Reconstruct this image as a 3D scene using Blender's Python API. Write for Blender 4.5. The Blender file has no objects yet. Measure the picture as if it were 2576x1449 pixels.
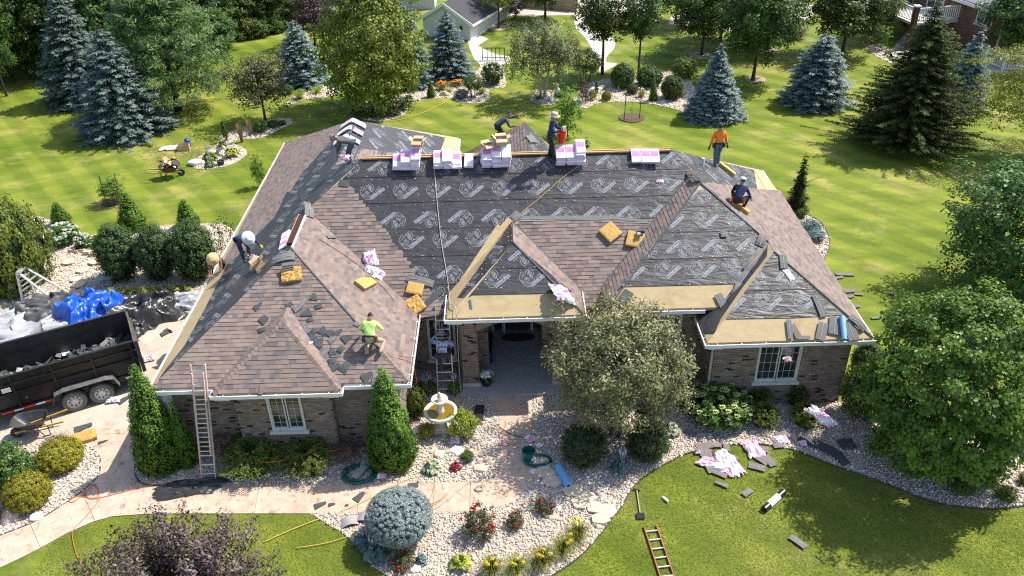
import bpy, bmesh, math, random
import numpy as np
from mathutils import Vector, Matrix, noise as mnoise
sc = bpy.context.scene
COL = sc.collection
R = math.radians
rng = random.Random(7)
# ------------------------------------------------------------------ camera
CAM_F, CAM_H = 2074.35, 18.1418            # focal length in 2576-wide pixels, metres above ground
_th, _yw, _ro = R(32.401), R(0.31), R(-1.452)
_F = Vector((math.sin(_yw)*math.cos(_th), math.cos(_yw)*math.cos(_th), -math.sin(_th)))
_R0 = Vector((math.cos(_yw), -math.sin(_yw), 0)); _U0 = _R0.cross(_F)
_R = _R0*math.cos(_ro)+_U0*math.sin(_ro); _U = -_R0*math.sin(_ro)+_U0*math.cos(_ro)
CAMPOS = Vector((0, 0, CAM_H))
cam = bpy.data.cameras.new('camera'); camo = bpy.data.objects.new('camera', cam); COL.objects.link(camo)
cam.sensor_width = 36; cam.lens = 36*CAM_F/2576; cam.clip_start = .5; cam.clip_end = 2000
camo.matrix_world = Matrix(((_R.x, _U.x, -_F.x, 0), (_R.y, _U.y, -_F.y, 0), (_R.z, _U.z, -_F.z, CAM_H), (0, 0, 0, 1)))
sc.camera = camo
# ------------------------------------------------------------------ world, sun, exposure
SUN = Vector((.64, .32, 1.0)).normalized()
w = bpy.data.worlds.new('World'); sc.world = w; w.use_nodes = True
_nt = w.node_tree; _bg = _nt.nodes['Background']
_sky = _nt.nodes.new('ShaderNodeTexSky'); _sky.sky_type = 'NISHITA'; _sky.sun_disc = False
_sky.sun_elevation = math.asin(SUN.z); _sky.sun_rotation = math.atan2(SUN.x, SUN.y)
_sky.air_density = 1.0; _sky.dust_density = 1.2
_nt.links.new(_sky.outputs[0], _bg.inputs[0]); _bg.inputs[1].default_value = .15
_sl = bpy.data.lights.new('sun', 'SUN'); _sl.energy = 4.5; _sl.angle = R(.55); _sl.color = (1, .955, .87)
_so = bpy.data.objects.new('sun', _sl); COL.objects.link(_so); _so.rotation_euler = SUN.to_track_quat('Z', 'Y').to_euler()
_so.location = (20, 10, 60)
sc.view_settings.view_transform = 'Standard'; sc.view_settings.look = 'None'; sc.view_settings.exposure = .74; sc.view_settings.gamma = 1
sc.view_settings.use_curve_mapping = False
sc.render.engine = 'CYCLES'; sc.cycles.max_bounces = 6; sc.cycles.diffuse_bounces = 3; sc.cycles.glossy_bounces = 2
sc.cycles.transmission_bounces = 4; sc.cycles.transparent_max_bounces = 4; sc.cycles.caustics_reflective = False; sc.cycles.caustics_refractive = False
sc.cycles.use_denoising = False; sc.cycles.filter_width = 1.15; sc.cycles.use_adaptive_sampling = False
# ------------------------------------------------------------------ helpers: survey
def ray(px, py): return (_F + _R*((px-1288)/CAM_F) - _U*((py-724.5)/CAM_F))
def at(px, py, z=0.0):                     # surveyed point: photo position -> point at height z
    d = ray(px, py); t = (z-CAM_H)/d.z; return CAMPOS + d*t
def at_y(px, py, y): d = ray(px, py); return CAMPOS + d*(y/d.y)
def at_x(px, py, x): d = ray(px, py); return CAMPOS + d*(x/d.x)
def pix(p): d = Vector(p)-CAMPOS; k = d.dot(_F); return 1288+CAM_F*d.dot(_R)/k, 724.5-CAM_F*d.dot(_U)/k, CAM_F/k
def tall(b, py):                           # height of a thing standing at b whose top shows at row py
    lo, hi = 0.0, 40.0
    for _ in range(40):
        m = (lo+hi)/2
        if pix(b+Vector((0, 0, m)))[1] > py: lo = m
        else: hi = m
    return lo
def fol(pts, k=8, closed=True):            # smooth curve through points
    n = len(pts); out = []
    P = [Vector(p) for p in pts]
    for i in range(n if closed else n-1):
        a, b, c, d = (P[(i-1) % n], P[i], P[(i+1) % n], P[(i+2) % n]) if closed else (P[max(i-1, 0)], P[i], P[i+1], P[min(i+2, n-1)])
        for j in range(k):
            t = j/k
            out.append(.5*((2*b)+(-a+c)*t+(2*a-5*b+4*c-d)*t*t+(-a+3*b-3*c+d)*t**3))
    if not closed: out.append(P[-1])
    return out
def inpoly(x, y, poly):                    # numpy point in polygon
    x = np.asarray(x); y = np.asarray(y); ins = np.zeros(x.shape, bool); n = len(poly)
    for i in range(n):
        x1, y1 = poly[i][0], poly[i][1]; x2, y2 = poly[(i+1) % n][0], poly[(i+1) % n][1]
        if y1 == y2: continue
        c = ((y1 > y) != (y2 > y)) & (x < (x2-x1)*(y-y1)/(y2-y1)+x1)
        ins ^= c
    return ins
# ------------------------------------------------------------------ helpers: materials
MATS = {}
def mat(name, col, rough=.7, var=.12, scale=6.0, bump=0.0, bscale=None, spec=.4, metal=0.0, attr=None, stretch=(1, 1, 1), col2=None, detail=6, obj=False, sheen=0):
    if name in MATS: return MATS[name]
    m = bpy.data.materials.new(name); m.use_nodes = True; nt = m.node_tree; N = nt.nodes; L = nt.links
    b = N['Principled BSDF']; b.inputs['Roughness'].default_value = rough; b.inputs['Metallic'].default_value = metal
    b.inputs['Specular IOR Level'].default_value = spec
    tc = N.new('ShaderNodeTexCoord'); mp = N.new('ShaderNodeMapping'); mp.inputs['Scale'].default_value = stretch
    L.new(tc.outputs['Object'], mp.inputs[0])
    nz = N.new('ShaderNodeTexNoise'); nz.inputs['Scale'].default_value = scale; nz.inputs['Detail'].default_value = detail; nz.inputs['Roughness'].default_value = .65
    L.new(mp.outputs[0], nz.inputs['Vector'])
    mx = N.new('ShaderNodeMix'); mx.data_type = 'RGBA'
    c2 = col2 or tuple(min(1, c*(1+var)) for c in col); c1 = tuple(c*(1-var) for c in col) if col2 is None else col
    mx.inputs[6].default_value = (*c1, 1); mx.inputs[7].default_value = (*c2, 1)
    rp = N.new('ShaderNodeMapRange'); rp.inputs[1].default_value = .3; rp.inputs[2].default_value = .7
    L.new(nz.outputs[0], rp.inputs[0]); L.new(rp.outputs[0], mx.inputs[0])
    out = mx.outputs[2]
    if attr:
        a = N.new('ShaderNodeAttribute'); a.attribute_name = attr
        mu = N.new('ShaderNodeMix'); mu.data_type = 'RGBA'; mu.blend_type = 'MULTIPLY'; mu.inputs[0].default_value = 1
        L.new(out, mu.inputs[6]); L.new(a.outputs['Color'], mu.inputs[7]); out = mu.outputs[2]
    L.new(out, b.inputs['Base Color'])
    if bump:
        nb = N.new('ShaderNodeTexNoise'); nb.inputs['Scale'].default_value = bscale or scale*4; nb.inputs['Detail'].default_value = 5
        L.new(mp.outputs[0], nb.inputs['Vector'])
        bp = N.new('ShaderNodeBump'); bp.inputs['Strength'].default_value = bump; bp.inputs['Distance'].default_value = .03
        L.new(nb.outputs[0], bp.inputs['Height']); L.new(bp.outputs[0], b.inputs['Normal'])
    MATS[name] = m; return m
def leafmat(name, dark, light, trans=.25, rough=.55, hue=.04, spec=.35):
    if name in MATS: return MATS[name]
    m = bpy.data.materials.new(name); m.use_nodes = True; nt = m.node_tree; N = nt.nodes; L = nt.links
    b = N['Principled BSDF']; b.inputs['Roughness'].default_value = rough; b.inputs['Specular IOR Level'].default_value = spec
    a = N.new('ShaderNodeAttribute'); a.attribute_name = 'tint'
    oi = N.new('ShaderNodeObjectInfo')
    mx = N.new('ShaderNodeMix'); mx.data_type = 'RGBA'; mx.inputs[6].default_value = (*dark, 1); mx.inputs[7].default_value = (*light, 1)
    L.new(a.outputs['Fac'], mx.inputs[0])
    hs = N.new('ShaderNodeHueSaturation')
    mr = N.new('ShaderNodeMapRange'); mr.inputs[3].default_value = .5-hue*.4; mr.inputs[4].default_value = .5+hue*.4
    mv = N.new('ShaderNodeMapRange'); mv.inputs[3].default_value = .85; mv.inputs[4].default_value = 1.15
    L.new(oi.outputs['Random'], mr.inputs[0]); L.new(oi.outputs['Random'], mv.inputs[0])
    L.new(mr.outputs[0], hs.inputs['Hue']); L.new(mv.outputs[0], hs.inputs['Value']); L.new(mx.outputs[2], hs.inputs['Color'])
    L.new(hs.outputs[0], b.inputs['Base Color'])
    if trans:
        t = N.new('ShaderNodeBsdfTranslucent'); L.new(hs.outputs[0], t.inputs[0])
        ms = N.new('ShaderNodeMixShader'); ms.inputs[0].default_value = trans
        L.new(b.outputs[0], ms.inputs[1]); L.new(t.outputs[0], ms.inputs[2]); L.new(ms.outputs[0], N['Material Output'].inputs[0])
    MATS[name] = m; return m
# ------------------------------------------------------------------ helpers: objects
def thing(name, label, cat, loc=(0, 0, 0), group=None, rz=0.0):
    o = bpy.data.objects.new(name, None); o.empty_display_size = .2; COL.objects.link(o); o.location = loc; o.rotation_euler.z = rz
    o['label'] = label; o['category'] = cat
    if group: o['group'] = group
    return o
def tag(o, label, cat, group=None):
    o['label'] = label; o['category'] = cat
    if group: o['group'] = group
    return o
def link(name, me, parent=None, loc=(0, 0, 0), kind=None, label=None):
    o = bpy.data.objects.new(name, me); COL.objects.link(o)
    if parent is not None: o.parent = parent
    o.location = loc
    if kind: o['kind'] = kind
    if label: o['label'] = label
    return o
def npmesh(name, V, F, mats, tint=None, col=None, smooth=False, mi=None):
    V = np.asarray(V, np.float32); F = np.asarray(F, np.int32); k = F.shape[1]; m = len(F)
    me = bpy.data.meshes.new(name); me.vertices.add(len(V)); me.vertices.foreach_set('co', V.ravel())
    me.loops.add(m*k); me.loops.foreach_set('vertex_index', F.ravel()); me.polygons.add(m)
    me.polygons.foreach_set('loop_start', np.arange(0, m*k, k, dtype=np.int32))
    if smooth: me.polygons.foreach_set('use_smooth', np.ones(m, bool))
    for x in (mats if isinstance(mats, (list, tuple)) else [mats]): me.materials.append(x)
    if mi is not None: me.polygons.foreach_set('material_index', np.asarray(mi, np.int32))
    me.update(calc_edges=True)
    if tint is not None: a = me.attributes.new('tint', 'FLOAT', 'FACE'); a.data.foreach_set('value', np.asarray(tint, np.float32))
    if col is not None:
        a = me.attributes.new('tone', 'FLOAT_COLOR', 'FACE'); c = np.ones((m, 4), np.float32); c[:, :3] = col; a.data.foreach_set('color', c.ravel())
    return me
def rot(ax, ang): return Matrix.Rotation(ang, 3, ax)
def flecks(m, scale, lo, hi, k):            # darker worn flecks over a material
    nt = m.node_tree; N = nt.nodes; L = nt.links; b = N['Principled BSDF']; src = b.inputs['Base Color'].links[0].from_socket
    g = N.new('ShaderNodeNewGeometry'); n = N.new('ShaderNodeTexNoise'); n.inputs['Scale'].default_value = scale; n.inputs['Detail'].default_value = 4; n.inputs['Distortion'].default_value = .8; L.new(g.outputs['Position'], n.inputs[0])
    r = N.new('ShaderNodeMapRange'); r.inputs[1].default_value = lo; r.inputs[2].default_value = hi; L.new(n.outputs[0], r.inputs[0])
    x = N.new('ShaderNodeMix'); x.data_type = 'RGBA'; x.blend_type = 'MULTIPLY'; L.new(r.outputs[0], x.inputs[0]); L.new(src, x.inputs[6]); x.inputs[7].default_value = (*k, 1); L.new(x.outputs[2], b.inputs['Base Color'])
class MB:
    def __init__(s): s.v = []; s.f = []; s.m = []; s.c = []
    def add(s, vs, fs, mi=0, M=None, c=(1, 1, 1)):
        o = len(s.v)
        for p in vs:
            p = Vector(p); s.v.append(M @ p if M is not None else p)
        for f in fs: s.f.append([o+i for i in f]); s.m.append(mi); s.c.append(c)
        return s
    def box(s, c, d, mi=0, M=None, taper=1.0, col=(1, 1, 1)):
        x, y, z = c; a, b, h = d[0]/2, d[1]/2, d[2]/2; t = taper
        vs = [(x-a, y-b, z-h), (x+a, y-b, z-h), (x+a, y+b, z-h), (x-a, y+b, z-h), (x-a*t, y-b*t, z+h), (x+a*t, y-b*t, z+h), (x+a*t, y+b*t, z+h), (x-a*t, y+b*t, z+h)]
        return s.add(vs, [(3, 2, 1, 0), (4, 5, 6, 7), (0, 1, 5, 4), (1, 2, 6, 5), (2, 3, 7, 6), (3, 0, 4, 7)], mi, M, col)
    def bar(s, p, q, wd, ht, mi=0, up=(0, 0, 1), M=None):      # box beam from p to q
        p = Vector(p); q = Vector(q); d = (q-p); L = d.length; d.normalize(); u = Vector(up); x = d.cross(u)
        if x.length < 1e-4: x = d.cross(Vector((1, 0, 0)))
        x.normalize(); u = x.cross(d)
        vs = [pt+x*a*wd/2+u*b*ht/2 for pt in (p, q) for a, b in ((-1, -1), (1, -1), (1, 1), (-1, 1))]
        return s.add(vs, [(3, 2, 1, 0), (4, 5, 6, 7), (0, 1, 5, 4), (1, 2, 6, 5), (2, 3, 7, 6), (3, 0, 4, 7)], mi, M)
    def tube(s, pts, r, n=6, mi=0, M=None, cap=True):
        pts = [Vector(p) for p in pts]; k = len(pts); rs = r if isinstance(r, (list, tuple)) else [r]*k
        vs = []; up = Vector((.13, .31, .94))
        for i, p in enumerate(pts):
            d = (pts[min(i+1, k-1)]-pts[max(i-1, 0)]).normalized(); x = d.cross(up)
            if x.length < 1e-3: x = d.cross(Vector((1, 0, 0)))
            x.normalize(); y = d.cross(x)
            for j in range(n): a = 2*math.pi*j/n; vs.append(p+(x*math.cos(a)+y*math.sin(a))*rs[i])
        fs = [(i*n+j, i*n+(j+1) % n, (i+1)*n+(j+1) % n, (i+1)*n+j) for i in range(k-1) for j in range(n)]
        if cap: fs += [tuple(range(n-1, -1, -1)), tuple(range((k-1)*n, k*n))]
        return s.add(vs, fs, mi, M)
    def lathe(s, prof, n=16, mi=0, c=(0, 0, 0), M=None, sx=1, sy=1, cap=True):
        vs = [(c[0]+r*math.cos(2*math.pi*j/n)*sx, c[1]+r*math.sin(2*math.pi*j/n)*sy, c[2]+z) for r, z in prof for j in range(n)]
        k = len(prof)
        fs = [(i*n+j, i*n+(j+1) % n, (i+1)*n+(j+1) % n, (i+1)*n+j) for i in range(k-1) for j in range(n)]
        if cap: fs += [tuple(range(n-1, -1, -1)), tuple(range((k-1)*n, k*n))]
        return s.add(vs, fs, mi, M)
    def prism(s, poly, dz, mi=0, M=None, base=None):           # polygon (3-d points) extruded by vector
        dv = Vector(dz) if not isinstance(dz, (int, float)) else Vector((0, 0, dz)); n = len(poly)
        vs = [Vector(p) for p in poly]+[Vector(p)+dv for p in poly]
        fs = [tuple(range(n)), tuple(range(2*n-1, n-1, -1))]+[(i, n+i, n+(i+1) % n, (i+1) % n) for i in range(n)]
        return s.add(vs, fs, mi, M)
    def mesh(s, name, mats, smooth=False, org=(0, 0, 0), fix=True):
        me = bpy.data.meshes.new(name); o = Vector(org); me.from_pydata([tuple(p-o) for p in s.v], [], s.f)
        for x in (mats if isinstance(mats, (list, tuple)) else [mats]): me.materials.append(x)
        me.polygons.foreach_set('material_index', s.m)
        if smooth: me.polygons.foreach_set('use_smooth', [True]*len(s.f))
        if any(c != (1, 1, 1) for c in s.c):
            a = me.attributes.new('tone', 'FLOAT_COLOR', 'FACE'); a.data.foreach_set('color', [q for c in s.c for q in (*c, 1)])
        if fix:
            bm = bmesh.new(); bm.from_mesh(me); bmesh.ops.recalc_face_normals(bm, faces=bm.faces); bm.to_mesh(me); bm.free()
        me.update(); return me
    def build(s, name, mats, parent=None, smooth=False, world=False, kind=None, label=None, bevel=0):
        org = parent_origin(parent) if world else Vector((0, 0, 0))
        o = link(name, s.mesh(name, mats, smooth, org), parent, kind=kind, label=label)
        if bevel: b = o.modifiers.new('bevel', 'BEVEL'); b.width = bevel; b.segments = 2; b.limit_method = 'ANGLE'
        return o
def parent_origin(p):
    v = Vector((0, 0, 0))
    while p is not None: v = v+p.location; p = p.parent
    return v
def copy_tree(o, parent=None, loc=None, rz=None, label=None):
    c = o.copy(); COL.objects.link(c); c.parent = parent
    if loc is not None: c.location = loc
    if rz is not None: c.rotation_euler.z = rz
    if label: c['label'] = label
    for ch in list(o.children): copy_tree(ch, c)
    return c
ORD = ['lowest', 'second', 'third', 'fourth', 'fifth', 'sixth', 'seventh']
# ------------------------------------------------------------------ palette
M_white = mat('white_aluminium', (.78, .77, .75), .35, .05, 3)
M_dirty = mat('gutter_inside', (.30, .28, .26), .8, .5, 9, col2=(.62, .6, .57))
M_black = mat('black_steel', (.018, .017, .017), .38, .5, 3, .1, 20)
M_dark = mat('dark_void', (.012, .011, .010), .9, .1)
M_rubber = mat('rubber', (.045, .043, .042), .8, .3, 12)
M_glass = mat('window_glass', (.025, .032, .035), .06, .2, 1.5, spec=.8)
M_alu = mat('ladder_aluminium', (.62, .62, .62), .35, .1, 5, metal=.6)
M_fibre = mat('ladder_fibreglass', (.66, .38, .33), .5, .25, 4)
M_fibre2 = mat('ladder_red_rail', (.33, .09, .07), .5, .3, 4)
M_wood = mat('raw_wood', (.50, .31, .15), .7, .25, 5, stretch=(1, 8, 8))
M_card = mat('cardboard', (.48, .33, .19), .8, .12, 6)
M_cardin = mat('cardboard_inside', (.58, .43, .27), .8, .1, 6)
M_red = mat('red_plastic', (.62, .05, .02), .35, .08)
M_yel = mat('yellow_foam', (.52, .315, .095), .9, .14, 7, .3, 60)
M_yel2 = mat('rough_foam', (.50, .29, .085), .95, .35, 14, 1.0, 22)
M_pinkf = mat('wrap_film', (.80, .78, .80), .3, .06, 4)
M_pinkc = mat('wrap_pink', (.74, .25, .45), .35, .2, 5)
M_lav = mat('wrap_lavender', (.66, .50, .68), .4, .12, 6)
M_conc = mat('driveway_concrete', (.39, .335, .265), .85, .16, .9, .15, 60, col2=(.50, .44, .36), detail=10)
# ================================================================== ground
def lawn_mat():
    m = bpy.data.materials.new('lawn_turf'); m.use_nodes = True; nt = m.node_tree; N = nt.nodes; L = nt.links
    b = N['Principled BSDF']; b.inputs['Roughness'].default_value = .85; b.inputs['Specular IOR Level'].default_value = .15
    g = N.new('ShaderNodeNewGeometry')
    def nz(scale, det=4, ro=.6, src=None):
        n = N.new('ShaderNodeTexNoise'); n.inputs['Scale'].default_value = scale; n.inputs['Detail'].default_value = det; n.inputs['Roughness'].default_value = ro
        L.new(src or g.outputs['Position'], n.inputs['Vector']); return n
    def mixc(f, a, c, lo=.35, hi=.65):
        mr = N.new('ShaderNodeMapRange'); mr.inputs[1].default_value = lo; mr.inputs[2].default_value = hi; L.new(f, mr.inputs[0])
        x = N.new('ShaderNodeMix'); x.data_type = 'RGBA'; L.new(mr.outputs[0], x.inputs[0])
        for i, q in ((6, a), (7, c)):
            if isinstance(q, tuple): x.inputs[i].default_value = (*q, 1)
            else: L.new(q, x.inputs[i])
        return x.outputs[2]
    ms = N.new('ShaderNodeMapping'); ms.inputs['Rotation'].default_value = (0, 0, R(30)); ms.inputs['Scale'].default_value = (.55, 1.9, 1); L.new(g.outputs['Position'], ms.inputs[0])
    big = nz(.13, 5, .6); med = nz(.8, 7, .72, ms.outputs[0]); fine = nz(14, 5, .75)
    c1 = mixc(big.outputs[0], (.100, .152, .013), (.195, .224, .036), .36, .66)
    # worn, straw-coloured patches
    dry = nz(.33, 7, .68); c2 = N.new('ShaderNodeMix'); c2.data_type = 'RGBA'
    dr = N.new('ShaderNodeMapRange'); dr.inputs[1].default_value = .52; dr.inputs[2].default_value = .72; dr.inputs[4].default_value = .75
    L.new(dry.outputs[0], dr.inputs[0]); L.new(dr.outputs[0], c2.inputs[0]); L.new(c1, c2.inputs[6]); c2.inputs[7].default_value = (.34, .29, .12, 1)
    # mower passes: curved bands
    mp = N.new('ShaderNodeMapping'); mp.inputs['Rotation'].default_value = (0, 0, R(24)); mp.inputs['Scale'].default_value = (.30, .30, .30); L.new(g.outputs['Position'], mp.inputs[0])
    wv = N.new('ShaderNodeTexWave'); wv.wave_type = 'RINGS'; wv.rings_direction = 'Z'; wv.inputs['Scale'].default_value = .62; wv.inputs['Distortion'].default_value = 5.0; wv.inputs['Detail'].default_value = 2; wv.inputs['Detail Scale'].default_value = .35
    L.new(mp.outputs[0], wv.inputs[0])
    st = mixc(wv.outputs['Fac'], (.92, .945, .9), (1.08, 1.05, 1.06), .25, .75)
    mu = N.new('ShaderNodeMix'); mu.data_type = 'RGBA'; mu.blend_type = 'MULTIPLY'; mu.inputs[0].default_value = 1; L.new(c2.outputs[2], mu.inputs[6]); L.new(st, mu.inputs[7])
    mp2 = N.new('ShaderNodeMapping'); mp2.inputs['Rotation'].default_value = (0, 0, R(-38)); L.new(g.outputs['Position'], mp2.inputs[0])
    w2 = N.new('ShaderNodeTexWave'); w2.wave_type = 'BANDS'; w2.inputs['Scale'].default_value = .19; w2.inputs['Distortion'].default_value = 3.2; w2.inputs['Detail'].default_value = 3; w2.inputs['Detail Scale'].default_value = .12; w2.inputs['Detail Roughness'].default_value = .4
    L.new(mp2.outputs[0], w2.inputs[0]); s2 = mixc(w2.outputs['Fac'], (.88, .90, .87), (1.17, 1.12, 1.10), .35, .75)
    m2 = N.new('ShaderNodeMix'); m2.data_type = 'RGBA'; m2.blend_type = 'MULTIPLY'; m2.inputs[0].default_value = 1; L.new(mu.outputs[2], m2.inputs[6]); L.new(s2, m2.inputs[7]); mu = m2
    md = mixc(med.outputs[0], (.70, .76, .64), (1.26, 1.19, 1.2), .3, .7)
    mu2 = N.new('ShaderNodeMix'); mu2.data_type = 'RGBA'; mu2.blend_type = 'MULTIPLY'; mu2.inputs[0].default_value = 1; L.new(mu.outputs[2], mu2.inputs[6]); L.new(md, mu2.inputs[7])
    fd = mixc(fine.outputs[0], (.74, .77, .7), (1.27, 1.23, 1.22), .3, .7)
    mu3 = N.new('ShaderNodeMix'); mu3.data_type = 'RGBA'; mu3.blend_type = 'MULTIPLY'; mu3.inputs[0].default_value = 1; L.new(mu2.outputs[2], mu3.inputs[6]); L.new(fd, mu3.inputs[7])
    L.new(mu3.outputs[2], b.inputs['Base Color'])
    bp = N.new('ShaderNodeBump'); bp.inputs['Strength'].default_value = .6; bp.inputs['Distance'].default_value = .05
    bn = nz(9, 5, .8); L.new(bn.outputs[0], bp.inputs['Height']); L.new(bp.outputs[0], b.inputs['Normal'])
    return m
M_lawn = lawn_mat()
mb = MB(); mb.prism([(-700, -80, -1), (700, -80, -1), (700, 1500, -1), (-700, 1500, -1)], 1.0); o = mb.build('lawn', M_lawn); o['kind'] = 'structure'
def px(pts, z=0.0): return [at(*p, z) if len(p) == 2 else Vector(p[:2]+(z,)) for p in pts]
def zl(pts, ox, oy, k=1/3): return [(ox+x*k, oy+y*k) for x, y in pts]
def sheet(name, poly, z, m, th=.0):
    mb = MB(); mb.prism([(p[0], p[1], -.3) for p in poly], .3+z); o = mb.build(name, m); o['kind'] = 'structure'
    for mod in []: pass
    return o
M_soil = mat('bed_soil', (.36, .29, .22), .95, .3, 8, .5, 40, col2=(.52, .44, .35))
M_mulch = mat('brown_mulch', (.12, .075, .05), .95, .4, 20, 1, 40)
M_pink = mat('stamped_pink_concrete', (.44, .305, .225), .85, .25, 2.6, .4, 9, col2=(.60, .45, .35), detail=10)
M_pave = mat('pale_pavement', (.48, .44, .38), .85, .1, .8, .1, 30)
M_street = mat('far_street', (.46, .40, .33), .9, .12, .5)
flecks(M_pink, 5.5, .56, .68, (.62, .60, .58)); flecks(M_pink, .7, .5, .7, (.86, .84, .82)); flecks(M_conc, 1.3, .55, .75, (.78, .76, .74)); flecks(M_conc, 9, .62, .72, (.7, .68, .66))
# driveway
drive = px([(382, 1076), (120, 1083), (0, 1152), (-260, 1290), (-420, 900), (-160, 800), (0, 790), (190, 777), (300, 773)])+[Vector((-10.6, 27.2, 0)), Vector((-10.3, 26, 0)), Vector((-10.3, 19.7, 0))]
sheet('driveway', drive, .012, M_conc)
band = px([(-160, 798), (0, 788), (190, 775), (300, 771)])+[Vector((-10.7, 27.25, 0)), Vector((-10.7, 28.0, 0))]+px([(493, 741), (300, 751), (190, 758), (0, 772), (-160, 780)])
sheet('path', band, .016, M_pink)
# stamped path, cut at its joints into slabs
path_px = [(0, 1429), (43, 1409), (100, 1381), (167, 1343), (233, 1314), (283, 1300), (367, 1294), (500, 1293), (780, 1293), (859, 1291), (942, 1289), (1092, 1289), (1192, 1288), (1259, 1276), (1295, 1263), (1325, 1233), (1342, 1196), (1342, 1166), (1339, 1056), (1339, 995),
           (1230, 995), (1232, 1023), (1255, 1049), (1257, 1059), (1257, 1173), (1252, 1199), (1235, 1210), (1159, 1214), (1025, 1214), (942, 1216), (859, 1219), (853, 1223), (600, 1223), (417, 1223), (360, 1218), (340, 1193), (343, 1163), (358, 1139), (364, 1118), (384, 1075),
           (120, 1082), (0, 1151), (-90, 1203), (-60, 1180), (0, 1150), (100, 1112), (160, 1109), (220, 1126), (248, 1146), (253, 1169), (247, 1199), (213, 1233), (147, 1279), (83, 1316), (0, 1349), (-140, 1420), (-140, 1500)]
path_px = [p for p in path_px if p not in ((-90, 1203), (-60, 1180), (0, 1150))]
PATH = px(path_px)
pathroot = sheet('path', [p for p in PATH], .006, mat('path_joint', (.42, .29, .22), .9))
def slabs(poly, cuts, z, m, parent, name='slab', gap=.006):
    bm = bmesh.new(); bm.faces.new([bm.verts.new((p[0], p[1], z)) for p in poly]); bm.normal_update(); bmesh.ops.triangulate(bm, faces=bm.faces[:])
    pieces = [bm]
    for a, b in cuts:
        a = Vector((a[0], a[1], 0)); b = Vector((b[0], b[1], 0)); n = Vector((0, 0, 1)).cross(b-a).normalized(); nxt = []
        for q in pieces:
            for s in (1, -1):
                c = q.copy(); co = a+n*s*gap
                bmesh.ops.bisect_plane(c, geom=c.verts[:]+c.edges[:]+c.faces[:], plane_co=co, plane_no=n*s, clear_inner=True)
                if c.faces and sum(f.calc_area() for f in c.faces) > .05: nxt.append(c)
            q.free()
        pieces = nxt
    for q in pieces:
        r = bmesh.ops.extrude_face_region(q, geom=q.faces[:]); vs = [v for v in r['geom'] if isinstance(v, bmesh.types.BMVert)]
        bmesh.ops.translate(q, verts=vs, vec=(0, 0, .022)); bmesh.ops.recalc_face_normals(q, faces=q.faces[:])
        me = bpy.data.meshes.new(name); q.to_mesh(me); q.free(); me.materials.append(m); link(name, me, parent)
def cut(a, b): return (at(*a), at(*b))
slabs(PATH, [cut((1094, 1214), (1088, 1289)), cut((1184, 1214), (1181, 1289)), cut((1000, 1214), (990, 1290)), cut((908, 1216), (898, 1290)), cut((652, 1223), (640, 1293)), cut((340, 1223), (300, 1300)), cut((76, 1318), (103, 1381)), cut((1257, 1057), (1339, 1054)), cut((1257, 1183), (1342, 1180)), cut((120, 1117), (366, 1115)), cut((200, 1223), (240, 1313))], .007, M_pink, pathroot)
# planting beds
BEDS = {}
def bed(key, poly, z=.02, name='gravel_bed', m=None):
    BEDS[key] = [(p[0], p[1]) for p in poly]; return sheet(name, poly, z, m or M_soil)
bed('drive', fol(px([(-60, 1180), (0, 1151), (100, 1111), (160, 1108), (220, 1125), (248, 1146), (253, 1169), (247, 1199), (213, 1233), (147, 1279), (83, 1316), (0, 1349), (-140, 1420), (-220, 1300)]), 4))
bed('front', [p for p in px([(364, 1116), (358, 1139), (343, 1163), (340, 1193), (360, 1218), (417, 1223), (600, 1223), (853, 1223), (942, 1216), (1025, 1214), (1159, 1214), (1235, 1210), (1252, 1199), (1257, 1173), (1257, 1059), (1255, 1049), (1232, 1023), (1230, 996)])]+[Vector((-.9, 21.7, 0)), Vector((-1.75, 22.1, 0)), Vector((-1.75, 23.3, 0)), Vector((-3.4, 23.3, 0)), Vector((-3.4, 19.4, 0)), Vector((-10.25, 19.4, 0))])
bed('lower', px([(780, 1293), (817, 1316), (853, 1337), (872, 1350), (902, 1376), (935, 1425), (985, 1455), (1020, 1475), (1358, 1475), (1392, 1447), (1452, 1406), (1492, 1366), (1532, 1316), (1565, 1273), (1592, 1226), (1625, 1196), (1675, 1166), (1717, 1145), (1757, 1133), (1817, 1120), (1917, 1118), (2000, 1133), (2051, 1153), (2117, 1179), (2217, 1213), (2317, 1253), (2384, 1271), (2470, 1279), (2530, 1278), (2576, 1271), (2740, 1255), (2740, 1120), (2300, 1010)])
    + [Vector((11.6, 21.0, 0)), Vector((10.85, 20.9, 0)), Vector((6.5, 20.9, 0)), Vector((6.5, 22.7, 0)), Vector((3.5, 22.7, 0)), Vector((2.2, 22.7, 0)), Vector((2.1, 21.7, 0))]+px([(1339, 996), (1339, 1056), (1342, 1166), (1342, 1196), (1325, 1233), (1295, 1263), (1259, 1276), (1192, 1288), (1092, 1289), (942, 1289), (859, 1291)]))
bed('left', fol(px([(-150, 795), (0, 786), (190, 757), (493, 740), (590, 700), (610, 640), (610, 600), (560, 566), (470, 565), (400, 570), (370, 583), (340, 588), (300, 588), (262, 602), (228, 612), (210, 590), (140, 560), (60, 540), (-100, 560), (-250, 700)]), 4))
bed('east', px([(1990, 500), (2004, 530), (2030, 540), (2064, 560), (2084, 593), (2087, 616), (2077, 645), (2050, 690), (1960, 700), (1930, 560)]))
bed('lily', fol(px(zl([(130, 870), (180, 905), (300, 915), (420, 890), (490, 850), (510, 800), (560, 770), (700, 745), (840, 742), (880, 772), (960, 782), (1060, 775), (1122, 740), (1110, 690), (1150, 665), (1240, 650), (1200, 500), (1060, 480), (1000, 550), (650, 600), (500, 690), (300, 780), (140, 810)], 858.7, 0)), 3))
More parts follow.
